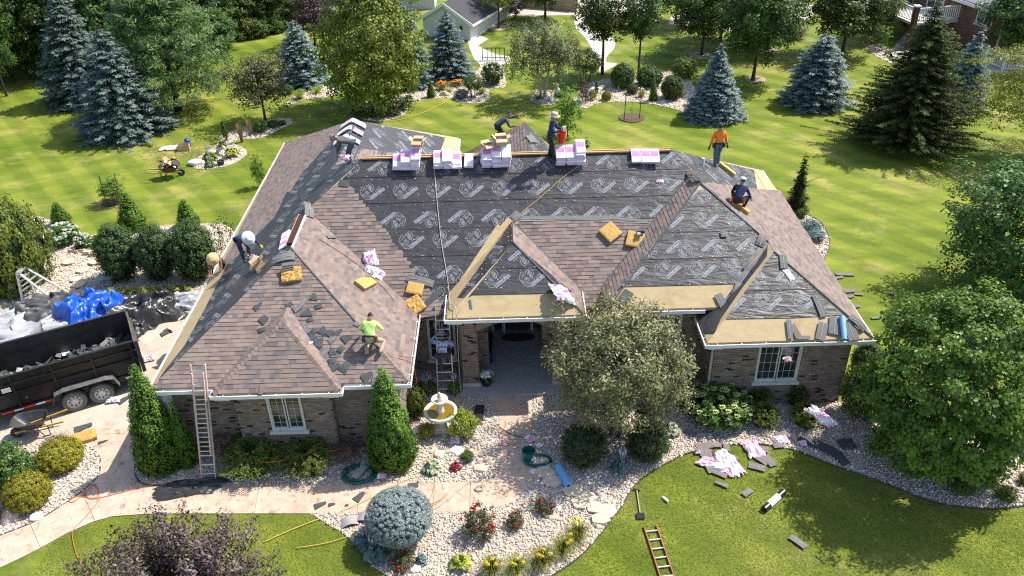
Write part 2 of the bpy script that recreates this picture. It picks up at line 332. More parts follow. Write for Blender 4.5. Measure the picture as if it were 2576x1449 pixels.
bed('shrub', fol(px(zl([(1840, 820), (1900, 792), (2000, 772), (2150, 770), (2300, 780), (2500, 820), (2600, 850), (2720, 830), (2690, 700), (2560, 560), (2300, 545), (2000, 600), (1900, 620), (1800, 680), (1750, 760)], 858.7, 0)), 3))
bed('birch', fol(px(zl([(1440, 720), (1430, 760), (1500, 790), (1600, 790), (1650, 740), (1600, 690), (1480, 690)], 858.7, 0)), 4))
bed('crab', fol(px([(548, 385), (560, 372), (600, 352), (660, 347), (700, 327), (735, 311), (728, 299), (690, 300), (640, 312), (590, 330), (560, 350), (545, 365)]), 4))
bed('hosta', fol(px(zl([(1450, 1230), (1480, 1275), (1600, 1275), (1750, 1240), (1850, 1180), (1860, 1140), (1800, 1100), (1680, 1080), (1560, 1150)], 0, 0)), 4))
bed('spruce', fol(px(zl([(2170, 795), (2300, 755), (2430, 740), (2560, 700), (2500, 640), (2330, 690), (2200, 740)], 0, 0)), 4))
bed('smoke', fol(px([(2180, 118), (2215, 112), (2240, 130), (2250, 160), (2220, 150), (2190, 132)]), 4))
bed('ring', [at(1589, 297)+Vector((math.cos(a)*.78, math.sin(a)*.78, 0)) for a in np.linspace(0, 2*math.pi, 24, endpoint=False)], .05, 'mulch_ring', M_mulch)
bed('ring2', [at(285, 508)+Vector((math.cos(a)*.55, math.sin(a)*.55, 0)) for a in np.linspace(0, 2*math.pi, 20, endpoint=False)], .05, 'mulch_ring', M_mulch)
for i, (x, y, r) in enumerate([(1255, 71, .9), (1764, 141, .9), (1900, 201, .7), (1925, 128, .9)]):
    bed('t%d' % i, [at(x, y)+Vector((math.cos(a)*r, math.sin(a)*r, 0)) for a in np.linspace(0, 2*math.pi, 20, endpoint=False)], .05, 'mulch_ring', mat('pale_mulch', (.36, .27, .18), .95, .3, 9))
# far walks and street
zz = lambda p: zl(p, 1086.1, 0, .248)
sheet('winding_walk', fol(px(zz([(1700, 745), (1700, 650), (1660, 560), (1590, 440), (1545, 370), (1480, 310), (1450, 250), (1450, 140), (1560, 140), (1570, 240), (1640, 310), (1780, 360), (1840, 390), (1862, 440), (1845, 500), (1790, 560), (1765, 605), (1785, 632), (1880, 652), (1760, 720)])), 5), .014, M_pave)
sheet('street', px(zz([(390, 120), (560, 90), (1000, 80), (1450, 88), (1440, -60), (2300, -60), (2190, 100), (2130, 212), (1995, 212), (1995, 150), (1450, 154), (950, 160), (560, 160), (390, 140)])), .010, M_street)
sheet('street', px([(1680, 62), (1850, 80), (1950, 76), (2040, 46), (2060, 10), (1900, 30), (1690, 38)]), .010, M_street)
sheet('walk', px(zz([(365, 410), (430, 335), (575, 395), (470, 465), (600, 530), (690, 560), (790, 575), (790, 650), (500, 665), (430, 600), (380, 480)])), .012, M_pave)
sheet('patio', px([(2216, 140), (2240, 128), (2300, 60), (2330, 40), (2420, 90), (2330, 170), (2250, 145)]), .02, M_pave)
sheet('patio', px([(2440, 150), (2500, 148), (2640, 165), (2640, 196), (2430, 180)]), .02, M_pave)
sheet('far_hills_ground', [(-900, 1500, 0), (900, 1500, 0), (900, 1700, 0), (-900, 1700, 0)], .0, M_lawn)
# gravel: loose stones
def stones(key, dens, smin, smax, pal, far=False):
    poly = BEDS[key]; xs = [p[0] for p in poly]; ys = [p[1] for p in poly]; rs = np.random.RandomState(len(key)*7+1)
    A = (max(xs)-min(xs))*(max(ys)-min(ys)); n = int(A*dens); X = rs.uniform(min(xs), max(xs), n); Y = rs.uniform(min(ys), max(ys), n)
    k = inpoly(X, Y, poly); X = X[k]; Y = Y[k]; n = len(X)
    base = np.array([(1, 0, 0), (0, 1, 0), (-1, 0, 0), (0, -1, 0), (.1, .1, 1)], float)
    s = rs.uniform(smin, smax, n)*np.where(rs.rand(n) < .06, 1.7, 1); a = rs.uniform(0, 6.28, n); asp = rs.uniform(.55, 1, n); hz = rs.uniform(.45, .8, n)
    V = np.zeros((n, 9, 3)); jit = rs.uniform(.7, 1.2, (n, 9))
    # low faceted pebble: ring of four at ground, ring of four raised, one top
    for j in range(4):
        an = a+j*math.pi/2; V[:, j, 0] = np.cos(an)*s*jit[:, j]; V[:, j, 1] = np.sin(an)*s*jit[:, j]; V[:, j, 2] = -.2*s
        V[:, 4+j, 0] = np.cos(an+.4)*s*.8*jit[:, 4+j]; V[:, 4+j, 1] = np.sin(an+.4)*s*.8*jit[:, 4+j]; V[:, 4+j, 2] = s*hz*.6
    V[:, 8, 2] = s*hz
    c, q = np.cos(a*3), np.sin(a*3); vx = V[..., 0]*1.0; vy = V[..., 1]*asp[:, None]
    V[..., 0] = vx*c[:, None]-vy*q[:, None]; V[..., 1] = vx*q[:, None]+vy*c[:, None]
    V[..., 0] += X[:, None]; V[..., 1] += Y[:, None]; V[..., 2] += .03+rs.uniform(0, .015, n)[:, None]
    T = []
    for j in range(4):
        k2 = (j+1) % 4; T += [(j, k2, 4+j), (k2, 4+k2, 4+j), (4+j, 4+k2, 8)]
    T = np.array(T); F = (np.arange(n)*9)[:, None, None]+T[None]
    pc = np.array(pal)[rs.randint(0, len(pal), n)]*rs.uniform(.85, 1.22, (n, 1))
    me = npmesh('gravel', V.reshape(-1, 3), F.reshape(-1, 3), mat('river_stone', (1, 1, 1), .8, .12, 30, attr='tone'), col=np.repeat(pc, 12, axis=0))
    link('gravel', me, kind='stuff')
PALE = [(.60, .53, .45), (.66, .60, .52), (.56, .45, .36), (.47, .39, .32), (.64, .54, .43), (.56, .40, .30), (.36, .31, .28), (.68, .64, .59), (.50, .42, .35)]
TAN = [(.62, .52, .40), (.66, .58, .46), (.56, .45, .34), (.70, .63, .53), (.48, .40, .31)]
stones('front', 330, .022, .048, PALE); stones('lower', 330, .022, .048, PALE); stones('drive', 300, .022, .05, PALE)
stones('left', 120, .03, .055, TAN); stones('east', 100, .03, .06, PALE); stones('shrub', 60, .04, .08, TAN); stones('lily', 40, .04, .08, TAN); stones('crab', 60, .04, .08, TAN); stones('hosta', 60, .04, .08, TAN)
stones('birch', 40, .05, .1, PALE); stones('spruce', 30, .05, .1, TAN); stones('smoke', 20, .05, .1, TAN)
# bed edging strips
def edging(pts, closed=False):
    q = fol(px(pts), 5, closed); mb = MB(); mb.tube([p+Vector((0, 0, .03)) for p in q], .022, 5); o = mb.build('bed_edging', mat('edging_strip', (.06, .05, .045), .7)); o['kind'] = 'structure'
edging([(364, 1116), (358, 1139), (343, 1163), (340, 1193), (360, 1219), (417, 1224)])
edging([(2000, 1133), (2051, 1153), (2117, 1179), (2217, 1213), (2317, 1253), (2384, 1271), (2470, 1280), (2530, 1279), (2600, 1270)])
edging([(1358, 1475), (1392, 1448), (1452, 1407), (1492, 1367), (1532, 1317), (1565, 1274), (1592, 1227), (1625, 1197), (1675, 1167), (1717, 1146), (1757, 1134), (1817, 1121), (1917, 1119), (2000, 1133)])
edging([(160, 1108), (220, 1125), (248, 1146), (253, 1169), (247, 1199), (213, 1233), (147, 1279), (83, 1316), (0, 1349)])
edging([(2004, 530), (2030, 540), (2064, 560), (2084, 593), (2087, 616), (2077, 645), (2050, 690)])
# grass blades on the near lawns
def blades(n, x0, x1, y0, y1, seed, hmin=.03, hmax=.065):
    rs = np.random.RandomState(seed); X = rs.uniform(x0, x1, n); Y = rs.uniform(y0, y1, n); k = np.ones(n, bool)
    for key in ('lower', 'front', 'drive'): k &= ~inpoly(X, Y, BEDS[key])
    k &= ~inpoly(X, Y, PATH); k &= ~inpoly(X, Y, drive); X = X[k]; Y = Y[k]; n = len(X)
    a = rs.uniform(0, 6.28, n); h = rs.uniform(hmin, hmax, n); wd = rs.uniform(.008, .016, n)
    lx = rs.normal(0, .05, n)+.01; ly = rs.normal(0, .05, n)-.02; V = np.zeros((n, 3, 3))
    V[:, 0, 0] = X-np.cos(a)*wd; V[:, 0, 1] = Y-np.sin(a)*wd; V[:, 1, 0] = X+np.cos(a)*wd; V[:, 1, 1] = Y+np.sin(a)*wd
    V[:, 2, 0] = X+lx; V[:, 2, 1] = Y+ly; V[:, 2, 2] = h
    patch = .5+.5*np.sin(X*.9+np.sin(Y*.7)*1.3)*np.sin(Y*1.1+X*.3)
    me = npmesh('grass', V.reshape(-1, 3), np.arange(3*n).reshape(-1, 3), leafmat('grass_blade', (.118, .158, .017), (.250, .258, .058), .2, .7, 0, .15), tint=np.clip(rs.rand(n)*.55+patch*.45, 0, 1))
    link('grass', me, kind='stuff')
blades(300000, -13, 15, 9.2, 20.5, 3, .012, .032)
# ================================================================== the house
S_ = 2.8/2.9
V0 = dict(xW=-11.094, xE=11.772, yWf=19.699, xWr=-3.056, yB=19.384, xB1=-9.09, xB2=-5.107, ym=23.64, yR1=22.646, xR1=3.195, yR2=21.246, xR2=6.281, xP1=-2.148, xP2=2.566, yP=22.498, yr=28.713, yrl=39.33, dz=.096, dzR=.425, dzP=.392, hrl=2.734)
for k in V0: V0[k] *= S_
globals().update(V0)
pm, pr, pw, pe, pWf, pWs, pR1, pR1s, pR2, pP, pPs, pB = .686, .624, .616, .643, .540, .574, .636, .70, .626, .681, .674, .679
ZE = 2.8; e = .05                          # e: height of the roof edge above the gutter lip line
def P3(x, y, h): return Vector((x, y, ZE+h))
h_ = (yr-ym)*pm+dz
hl = (xWr-xW)/(1/pw+1/pWs); xl = xW+hl/pw; h1 = (xE-xR1+dzR/pR1s)/(1/pe+1/pR1s); h2 = (xE-xR2)/(2/pe); hp = (xP2-xP1)/2*pPs; mpx = (xP1+xP2)/2; hb = (xB2-xB1)/2*pB; bx = (xB1+xB2)/2
Wc = P3(xW+e/pw, yWf+e/pWf, e); W1fr = P3(xWr-e/pWs, yWf+e/pWf, e); W1in = P3(xWr-e/pWs, ym+(e-dz)/pm, e)
Wap = P3(xl, yWf+hl/pWf, hl); Wapr = P3(xl, ym+(hl-dz)/pm, hl)
B1 = P3(xB1+e/pB, yB+e/pB, e); B2 = P3(xB2-e/pB, yB+e/pB, e); Bap = P3(bx, yB+hb/pB, hb); Bapr = P3(bx, yWf+hb/pWf, hb); B1in = P3(xB1+e/pB, yWf+e/pWf, e); B2in = P3(xB2-e/pB, yWf+e/pWf, e)
Aa = P3(xW+h_/pw, yr, h_); Br = P3(xE-h_/pe, yr, h_); Cc = P3(xW+hrl/pw, yrl-hrl/pr, hrl); Dd = P3(xW+hrl/pw, yr+(h_-hrl)/pr, hrl)
Wre = P3(xW+e/pw, yrl-e/pr, e); xWE = xW+2*hrl/pw; WrE = P3(xWE-e/pw, yrl-e/pr, e); yrb = yr+h_/pr; WrEin = P3(xWE-e/pw, yrb-e/pr, e)
Ere = P3(xE-e/pe, yrb-e/pr, e); Ef = P3(xE-e/pe, yR2+e/pR2, e)
R2c = P3(xR2+e/pe, yR2+e/pR2, e); ap2 = P3(xE-h2/pe, yR2+h2/pR2, h2); ap2r = P3(xE-h2/pe, yR1+(h2-dzR)/pR1, h2)
R2in = P3(xR2+e/pe, yR1+.45, e); eR = dzR+e; R2g = P3(xR2+eR/pe, yR1+e/pR1, eR); R2q = P3(xR2+eR/pe, yR1+.45, eR)
R1c = P3(xR1+e/pR1s, yR1+e/pR1, eR); R1in = P3(xR1+e/pR1s, ym+(eR-dz)/pm, eR); ap1 = P3(xE-h1/pe, yR1+(h1-dzR)/pR1, h1); ap1r = P3(xE-h1/pe, ym+(h1-dz)/pm, h1)
eP = dzP+e; P1 = P3(xP1+e/pPs, yP+e/pP, eP); P2 = P3(xP2-e/pPs, yP+e/pP, eP); Pap = P3(mpx, yP+hp/pP, hp+dzP); Papr = P3(mpx, ym+(hp+dzP-dz)/pm, hp+dzP)
P1in = P3(xP1+e/pPs, ym+(eP-dz)/pm, eP); P2in = P3(xP2-e/pPs, ym+(eP-dz)/pm, eP)
M1 = P3(xW+(dz+e)/pw, ym+e/pm, dz+e); M2 = P3(xE-(dz+e)/pe, ym+e/pm, dz+e)
class Pl:                                   # a roof plane with up-slope coordinates
    def __init__(s, a, b, c, d=None):
        s.o = a; s.n = (b-a).cross(c-a).normalized()
        if s.n.z < 0: s.n = -s.n
        s.u = Vector((0, 0, 1)).cross(s.n).normalized(); s.v = s.n.cross(s.u)
        s.poly = None
    def uv(s, p): d = Vector(p)-s.o; return (d.dot(s.u), d.dot(s.v))
    def p(s, u, v, off=0.0): return s.o+s.u*u+s.v*v+s.n*off
    def at(s, px_, py_): d = ray(px_, py_); t = (s.o-CAMPOS).dot(s.n)/d.dot(s.n); return CAMPOS+d*t
    def px(s, pts): return [s.uv(s.at(*q)) if not isinstance(q, Vector) else s.uv(q) for q in pts]
M_sheath = mat('tan_ice_shield', (.40, .295, .155), .75, .12, 2.2, .05, 30, col2=(.47, .36, .20), stretch=(1, 3, 3))
flecks(M_sheath, 1.6, .5, .72, (.80, .78, .74)); flecks(M_sheath, 14, .60, .72, (.80, .77, .72))
house = thing('house', 'large brown brick house being reroofed, shingles half laid over black underlayment', 'house', (0, 0, 0))
planes = {}
def roof(key, poly, thick=.11):
    pl = Pl(*poly[:3]); pl.poly = poly; mb = MB(); mb.prism(poly, -thick)
    pl.obj = mb.build('roof', M_sheath, house); planes[key] = pl; return pl
pW = roof('west', [Wc, Wap, Wapr, Aa, Dd, Cc, Wre]); pWF = roof('wfront', [Wc, W1fr, Wap]); pWE = roof('weast', [W1fr, W1in, Wapr, Wap])
pBF = roof('bay', [B1, B2, Bap]); pBE = roof('baye', [B2, B2in, Bapr, Bap]); pBW = roof('bayw', [B1in, B1, Bap, Bapr])
pM = roof('main', [M1, M2, Br, Aa]); pE = roof('east', [Ef, Ere, Br, ap1r, ap1, ap2r, ap2])
pPF = roof('porch', [P1, P2, Pap]); pPE = roof('porche', [P2, P2in, Papr, Pap]); pPW = roof('porchw', [P1in, P1, Pap, Papr])
pR1F = roof('r1', [R1c, R2g, ap2r, ap1]); pR1W = roof('r1w', [R1in, R1c, ap1, ap1r]); pR2F = roof('r2', [R2c, Ef, ap2]); pR2W = roof('r2w', [R2in, R2c, ap2, ap2r, R2g, R2q])
pBk = roof('back', [Ere, WrEin, Dd, Aa, Br]); pLE = roof('rle', [WrEin, WrE, Cc, Dd]); pLB = roof('rlb', [WrE, Wre, Cc])
# rear centre hip
rc = at(1320, 307, 6.2); rf = Vector((rc.x, yr+(h_+ZE-6.2)/pr, 6.2)); gl, gr = 3.3/.67, 3.3/1.15
def _gy(z): return yr+(h_+ZE-z)/pr
gL0 = Vector((rc.x-gl, _gy(2.9), 2.9)); gL1 = Vector((rc.x-gl, rc.y, 2.9)); gR0 = Vector((rc.x+gr, _gy(2.9), 2.9)); gR1 = Vector((rc.x+gr, rc.y, 2.9))
pCE = roof('rce', [gR0, gR1, rc, rf]); pCW = roof('rcw', [gL1, gL0, rf, rc])
mb = MB(); mb.prism([gL1+Vector((.3, -.3, -.2)), gR1+Vector((-.3, -.3, -.2)), rc+Vector((0, -.3, -.2))], (0, .12, 0)); mb.build('gable_wall', mat('siding', (.5, .45, .4), .8), house)
# ---------------------------------------------------------------- shingles
def clip(subj, rect):                       # polygon clipped by convex polygon (ccw)
    out = list(subj)
    for i in range(len(rect)):
        ax, ay = rect[i]; bx_, by_ = rect[(i+1) % len(rect)]; inp = out; out = []
        if not inp: break
        def side(p): return (bx_-ax)*(p[1]-ay)-(by_-ay)*(p[0]-ax)
        for j in range(len(inp)):
            p, q = inp[j], inp[(j+1) % len(inp)]; sp, sq = side(p), side(q)
            if sp >= 0: out.append(p)
            if (sp >= 0) != (sq >= 0): t = sp/(sp-sq); out.append((p[0]+(q[0]-p[0])*t, p[1]+(q[1]-p[1])*t))
    return out
def area(p): return abs(sum(p[i][0]*p[(i+1) % len(p)][1]-p[(i+1) % len(p)][0]*p[i][1] for i in range(len(p))))/2
SPAL = [(.225, .172, .148), (.205, .160, .143), (.185, .148, .136), (.160, .131, .125), (.248, .19, .155), (.215, .162, .138), (.198, .160, .150), (.142, .120, .117), (.228, .182, .163)]
M_sh = mat('asphalt_shingle', (.95, .93, .915), .9, .16, 2.2, .35, 300, attr='tone', spec=.2, detail=11, col2=(1.17, 1.135, 1.105))
EXP = .142
SHWID = [.12, .17, .22, .28]
ALLSH = []                                  # (distance, plane, u, v, width idx, colour idx)
def shingles(pl, region, soft=None, seed=1, base=.012, keep=None):
    r_ = random.Random(seed); reg = region
    if sum(reg[i][0]*reg[(i+1) % len(reg)][1]-reg[(i+1) % len(reg)][0]*reg[i][1] for i in range(len(reg))) < 0: reg = reg[::-1]
    us = [p[0] for p in reg]; vs = [p[1] for p in reg]; v = math.floor(min(vs)/EXP)*EXP; mb = MB()
    while v < max(vs):
        u = min(us)-r_.random()*.3; last = -1
        while u < max(us):
            wi = r_.choice((0, 1, 1, 2, 2, 3, 3)); wd = SHWID[wi]; ci = r_.randrange(len(SPAL)); dbl = r_.random() < .5
            t = .016 if dbl else .009
            rect = [(u, v), (u+wd, v), (u+wd, v+EXP), (u, v+EXP)]
            if soft is None or soft(u+wd/2, v+EXP/2):
                q = clip(reg, rect)
                if len(q) >= 3:
                    a = area(q)
                    if a > .0012:
                        full = a > wd*EXP*.999
                        if full and keep is not None: keep.append((pl, u, v, wi, ci, dbl))
                        else: tab(mb, pl, q, v, t, base, SPAL[ci])
            u += wd
        v += EXP
    return mb
def tab(mb, pl, q, v, t, base, c):
    n = len(q); top = [pl.p(x, y, base+.002+t*(1-(y-v)/EXP)) for x, y in q]; bot = [pl.p(x, y, base-.004) for x, y in q]
    mb.add(bot+top, [tuple(range(n, 2*n))]+[(i, (i+1) % n, n+(i+1) % n, n+i) for i in range(n)], 0, None, c)
NEAR = []
def shing(pl, region, soft=None, seed=1, base=.012, near=False):
    mb = shingles(pl, region, soft, seed, base, NEAR if near else None)
    if mb.f: o = mb.build('shingles', M_sh, pl.obj, kind='stuff'); 
    return mb
def uvp(pl): return [pl.uv(p) for p in pl.poly]
def line_soft(pl, a, b, sgn=1):             # keep the side of the line a->b
    (ax, ay), (bx_, by_) = pl.px([a, b]); return lambda u, v: sgn*((bx_-ax)*(v-ay)-(by_-ay)*(u-ax)) > 0
# left wing front, bay, left wing east side
shing(pWF, uvp(pWF), None, 1, near=True); shing(pBF, uvp(pBF), None, 2, near=True); shing(pBE, uvp(pBE), None, 3); shing(pBW, uvp(pBW), None, 4); shing(pWE, uvp(pWE), None, 5)
# main plane: two laid fields
mainL = pM.px([(862, 452), (893, 478), (1125, 778), (1128, 790), (1060, 800), (780, 560), (770, 530)])
shing(pM, mainL, line_soft(pM, (868, 446), (1112, 772), -1), 6, .032)
shing(pM, pM.px([(1292, 553), (1640, 553), (1660, 540), (1752, 440), (1760, 470), (1560, 775), (1500, 775), (1465, 768), (1458, 742)]), None, 7)
# strip on right wing, east plane, west plane, porch east
shing(pR1W, uvp(pR1W), None, 8)
shing(pE, pE.px([(1765, 462), (1780, 460), (1940, 480), (1962, 480), Ef, ap2, ap2r, ap1]), None, 9)
shing(pW, pW.px([Wre, Cc, (872, 330), (830, 360), (757, 440), (732, 483), (722, 484), (701, 530), (686, 553), (653, 583), (623, 623), (600, 643), (573, 666), (556, 672)]), None, 10)
shing(pPE, uvp(pPE), None, 11); shing(pLB, uvp(pLB), None, 12); shing(pBk, uvp(pBk), None, 13); shing(pCW, uvp(pCW), None, 14)
shing(pLE, pLE.px([(890, 372), (1000, 386), (1100, 396), WrEin, Dd]), None, 16)
# the 300 nearest whole tabs are single pieces; the others join the field
NEAR.sort(key=lambda k: (k[0].p(k[1], k[2])-CAMPOS).length); proto = {}; rest = {}
for i, (pl, u, v, wi, ci, dbl) in enumerate(NEAR):
    if i < 300:
        key = (pl is pBF, wi, ci, dbl)
        if key not in proto:
            mb = MB(); tab(mb, pl, [(0, 0), (SHWID[wi], 0), (SHWID[wi], EXP), (0, EXP)], 0, .016 if dbl else .009, .012, SPAL[ci]); proto[key] = mb.mesh('shingle', M_sh, org=pl.o)
        link('shingle', proto[key], pl.obj, loc=pl.u*u+pl.v*v+pl.o)
    else:
        mb = rest.setdefault(id(pl), (pl, MB()))[1]; wd = SHWID[wi]; tab(mb, pl, [(u, v), (u+wd, v), (u+wd, v+EXP), (u, v+EXP)], v, .016 if dbl else .009, .012, SPAL[ci])
for pl, mb in rest.values(): mb.build('shingles', M_sh, pl.obj, kind='stuff')
# ridge caps
def caps(a, b, pl, wd=.28, step=.143, skip=()):
    d = (b-a); L = d.length; d.normalize(); n = int(L/step)
    side = d.cross(Vector((0, 0, 1))).normalized(); drop = .11
    for i in range(n):
        if i in skip: continue
        p = a+d*(i*step); q = p+d*(step*1.9); up0 = .055; up1 = .03; mb = MB(); vs = []
        for pt, up in ((p, up0), (q, up1)):
            for s_, dz_ in ((-wd/2, -drop), (-wd/4, -drop*.42), (0, 0), (wd/4, -drop*.42), (wd/2, -drop)): vs.append(pt+side*s_+Vector((0, 0, up+dz_)))
        vs += [v_-Vector((0, 0, .014)) for v_ in vs[:5]]
        c = rng.choice(SPAL[:7]); mb.add(vs, [(j, j+1, 6+j, 5+j) for j in range(4)]+[(10+j, 11+j, j+1, j) for j in range(4)], 0, None, c)
        mb.build('ridge_cap', M_sh, pl.obj)
caps(B1, Bap, pBF); caps(B2, Bap, pBF)
caps(W1fr, W1fr.lerp(Wap, .22), pWF)
# ---------------------------------------------------------------- underlayment rolls with print
def felt_mat():
    m = mat('black_underlayment', (.030, .029, .031), .42, .3, 2.5, spec=.45, col2=(.058, .053, .054)); nt = m.node_tree; N = nt.nodes; L = nt.links
    tc = N.new('ShaderNodeTexCoord'); mp = N.new('ShaderNodeMapping'); mp.inputs['Scale'].default_value = (.55, 2.0, 2.0); L.new(tc.outputs['Object'], mp.inputs[0])
    n1 = N.new('ShaderNodeTexNoise'); n1.inputs['Scale'].default_value = 1.9; n1.inputs['Detail'].default_value = 4; n1.inputs['Roughness'].default_value = .5; n1.inputs['Distortion'].default_value = 1.6
    L.new(mp.outputs[0], n1.inputs['Vector']); bp = N.new('ShaderNodeBump'); bp.inputs['Strength'].default_value = .42; bp.inputs['Distance'].default_value = .10
    L.new(n1.outputs[0], bp.inputs['Height']); L.new(bp.outputs[0], N['Principled BSDF'].inputs['Normal']); return m
M_felt = felt_mat(); M_ink = mat('silver_print', (.27, .28, .30), .5, .12, 6); M_inkb = mat('black_print', (.02, .02, .022), .5)
def glyphs(txt, size):
    cu = bpy.data.curves.new('lettering', 'FONT'); cu.body = txt; cu.size = size; cu.resolution_u = 2; ob = bpy.data.objects.new('lettering', cu); COL.objects.link(ob)
    bpy.context.view_layer.update(); me = bpy.data.meshes.new_from_object(ob.evaluated_get(bpy.context.evaluated_depsgraph_get()))
    vs = [(v.co.x, v.co.y) for v in me.vertices]; fs = [tuple(p.vertices) for p in me.polygons]
    bpy.data.objects.remove(ob); bpy.data.meshes.remove(me); return vs, fs
def stroke(pts, wd):
    vs = []; fs = []; n = len(pts)
    for i, p in enumerate(pts):
        a = Vector(pts[max(i-1, 0)]); b = Vector(pts[min(i+1, n-1)]); d = (b-a).normalized(); nn = Vector((-d.y, d.x))*wd/2
        vs += [(p[0]+nn.x, p[1]+nn.y), (p[0]-nn.x, p[1]-nn.y)]
    fs = [(2*i, 2*i+1, 2*i+3, 2*i+2) for i in range(n-1)]; return vs, fs
def logo():                                 # beast head drawing, slanted name box, grade number
    L = []                                  # (layer, mat, verts, faces)
    def cs(pts, wd=.013, k=5, closed=False): q = fol([(*p, 0) for p in pts], k, closed); q = q+[q[0]] if closed else q; L.append((0, 1)+stroke([(p.x, p.y) for p in q], wd))
    cs([(-.36, .16), (-.40, .06), (-.36, -.06), (-.27, -.16), (-.20, -.24), (-.08, -.27), (.02, -.22), (.10, -.13), (.10, -.02), (.04, .05)])
    cs([(-.36, .16), (-.34, .24), (-.28, .25), (-.26, .18), (-.20, .20), (-.18, .30), (-.12, .22), (-.13, .15)]); cs([(-.34, .02), (-.29, .10), (-.30, .18)], .013)
    cs([(-.10, .31), (-.02, .24), (.02, .12), (.00, .05), (-.06, .10), (-.09, .2), (-.10, .31)], .018); cs([(-.06, .26), (-.04, .16), (-.02, .09)], .02)
    cs([(-.24, .03), (-.18, .07), (-.13, .04), (-.17, .00), (-.24, .03)], .012); cs([(-.19, .035), (-.17, .04), (-.16, .03)], .022); cs([(-.27, -.06), (-.18, -.09), (-.10, -.05), (-.06, .01)], .012)
    cs([(-.22, -.14), (-.12, -.17), (-.03, -.13), (.03, -.07)], .012); cs([(-.13, -.22), (-.05, -.2), (.0, -.16)], .012); cs([(-.31, -.02), (-.28, -.09), (-.22, -.12)], .011); cs([(.03, -.03), (.07, -.06), (.06, -.1)], .013); cs([(-.30, .14), (-.24, .12), (-.2, .14)], .011); cs([(-.25, -.02), (-.19, -.03), (-.12, -.01), (-.08, .04)], .012); cs([(-.17, -.13), (-.1, -.12), (-.03, -.08)], .01); cs([(-.14, .31), (-.08, .36), (0, .34), (.06, .24), (.07, .13)], .013); cs([(-.34, -.04), (-.31, -.1), (-.25, -.15)], .012)
    a = R(41); c_, s_ = math.cos(a), math.sin(a); T = lambda x, y: (.02+x*c_-y*s_, -.28+x*s_+y*c_)
    L.append((1, 1, [T(0, 0), T(.60, 0), T(.60, .115), T(0, .115)], [(0, 1, 2, 3)]))
    v, f = glyphs('RhinoRoof', .112); wmax = max(x for x, y in v); L.append((2, 2, [T(.02+x*.56/wmax, .022+y) for x, y in v], f))
    v, f = glyphs('U20', .125); L.append((1, 1, [T(.30+x*1.0, .135+y) for x, y in v], f))
    return L
LOGO = logo()
def felt(pl, region, seed=1, roll=1.08, base=.010, pr_=1.17, phase=0, u_dir=False, nails=True, prints=True):
    """courses of underlayment on a plane region (uv polygon)"""
    r_ = random.Random(seed); reg = region
    if sum(reg[i][0]*reg[(i+1) % len(reg)][1]-reg[(i+1) % len(reg)][0]*reg[i][1] for i in range(len(reg))) < 0: reg = reg[::-1]
    vs = [p[1] for p in reg]; us = [p[0] for p in reg]; v = min(vs)-phase; k = 0; nb = MB()
    ra = np.array(reg)
    while v < max(vs):
        q = clip(reg, [(min(us)-1, v), (max(us)+1, v), (max(us)+1, v+roll+.05), (min(us)-1, v+roll+.05)])
        if len(q) >= 3 and area(q) > .02:
            mb = MB(); n = len(q); hh = lambda y: base+.012*(1-(y-v)/(roll+.05))+.0015*(k % 3)
            top = [pl.p(x, y, hh(y)) for x, y in q]; bot = [pl.p(x, y, .0) for x, y in q]
            mb.add(bot+top, [tuple(range(n, 2*n))]+[(i, (i+1) % n, n+(i+1) % n, n+i) for i in range(n)], 0)
            if prints:
                flip = -1 if k % 2 else 1; u = min(us)-r_.random()*pr_; vc = v+roll*.5+r_.uniform(-.12, .1)
                while u < max(us)+.6:
                    for lay, mi, lv, lf in LOGO:
                        w_ = [(u+x*1.02*flip, vc+y*1.02*flip) for x, y in lv]
                        cx = np.array([[sum(w_[i][0] for i in f)/len(f), sum(w_[i][1] for i in f)/len(f)] for f in lf])
                        ins = inpoly(cx[:, 0], cx[:, 1], q) & (cx[:, 1] < v+roll) & (cx[:, 1] > v+.02)
                        if mi == 1 and lay == 1 and len(lf) == 1:      # the name box is clipped exactly
                            b = clip(q, w_ if flip > 0 else w_)
                            if len(b) >= 3: mb.add([pl.p(x, y, hh(y)+.003) for x, y in b], [tuple(range(len(b)))], 1)
                            continue
                        fs = [f for f, g in zip(lf, ins) if g]
                        if fs: mb.add([pl.p(x, y, hh(y)+.0025+.0015*lay) for x, y in w_], fs, mi)
                    u += pr_
            mb.build('underlayment', [M_felt, M_ink, M_inkb], pl.obj, fix=False) if False else _felt(mb, pl)
            if nails:
                for row in (.04, .3, .62, .9):
                    uu = min(us)
                    while uu < max(us):
                        uu += .33+r_.uniform(-.06, .06); vv = v+row*roll+r_.uniform(-.02, .02)
                        if bool(inpoly([uu], [vv], q)[0]) and r_.random() < .8:
                            s_ = .010 if r_.random() < .75 else .017; nb.box((0, 0, 0), (s_*2, s_*2, .008), 0, Matrix.Translation(pl.p(uu, vv, hh(vv)+.006)))
        v += roll; k += 1
    if nb.f: nb.build('cap_nails', mat('cap_nail', (.55, .55, .56), .5), pl.obj, kind='stuff')
def _felt(mb, pl): return link('underlayment', mb.mesh('underlayment', [M_felt, M_ink, M_inkb], fix=False), pl.obj)
mainF = pM.px([Aa, Br, (1745, 432), (1648, 550), (1298, 551), (1268, 556), (1215, 630), (1165, 700), (1118, 770), (1100, 790), (850, 500), (792, 520)])
felt(pM, mainF, 1, 1.06)
felt(pW, pW.px([(895, 312), (830, 360), (757, 440), (732, 483), (722, 484), (701, 530), (686, 553), (653, 583), (623, 623), (600, 643), (573, 663), (520, 770), (465, 870), (412, 938), Wc.lerp(Wap, .06), Wap, Wapr, Aa, Dd]), 2, 1.06, nails=False)
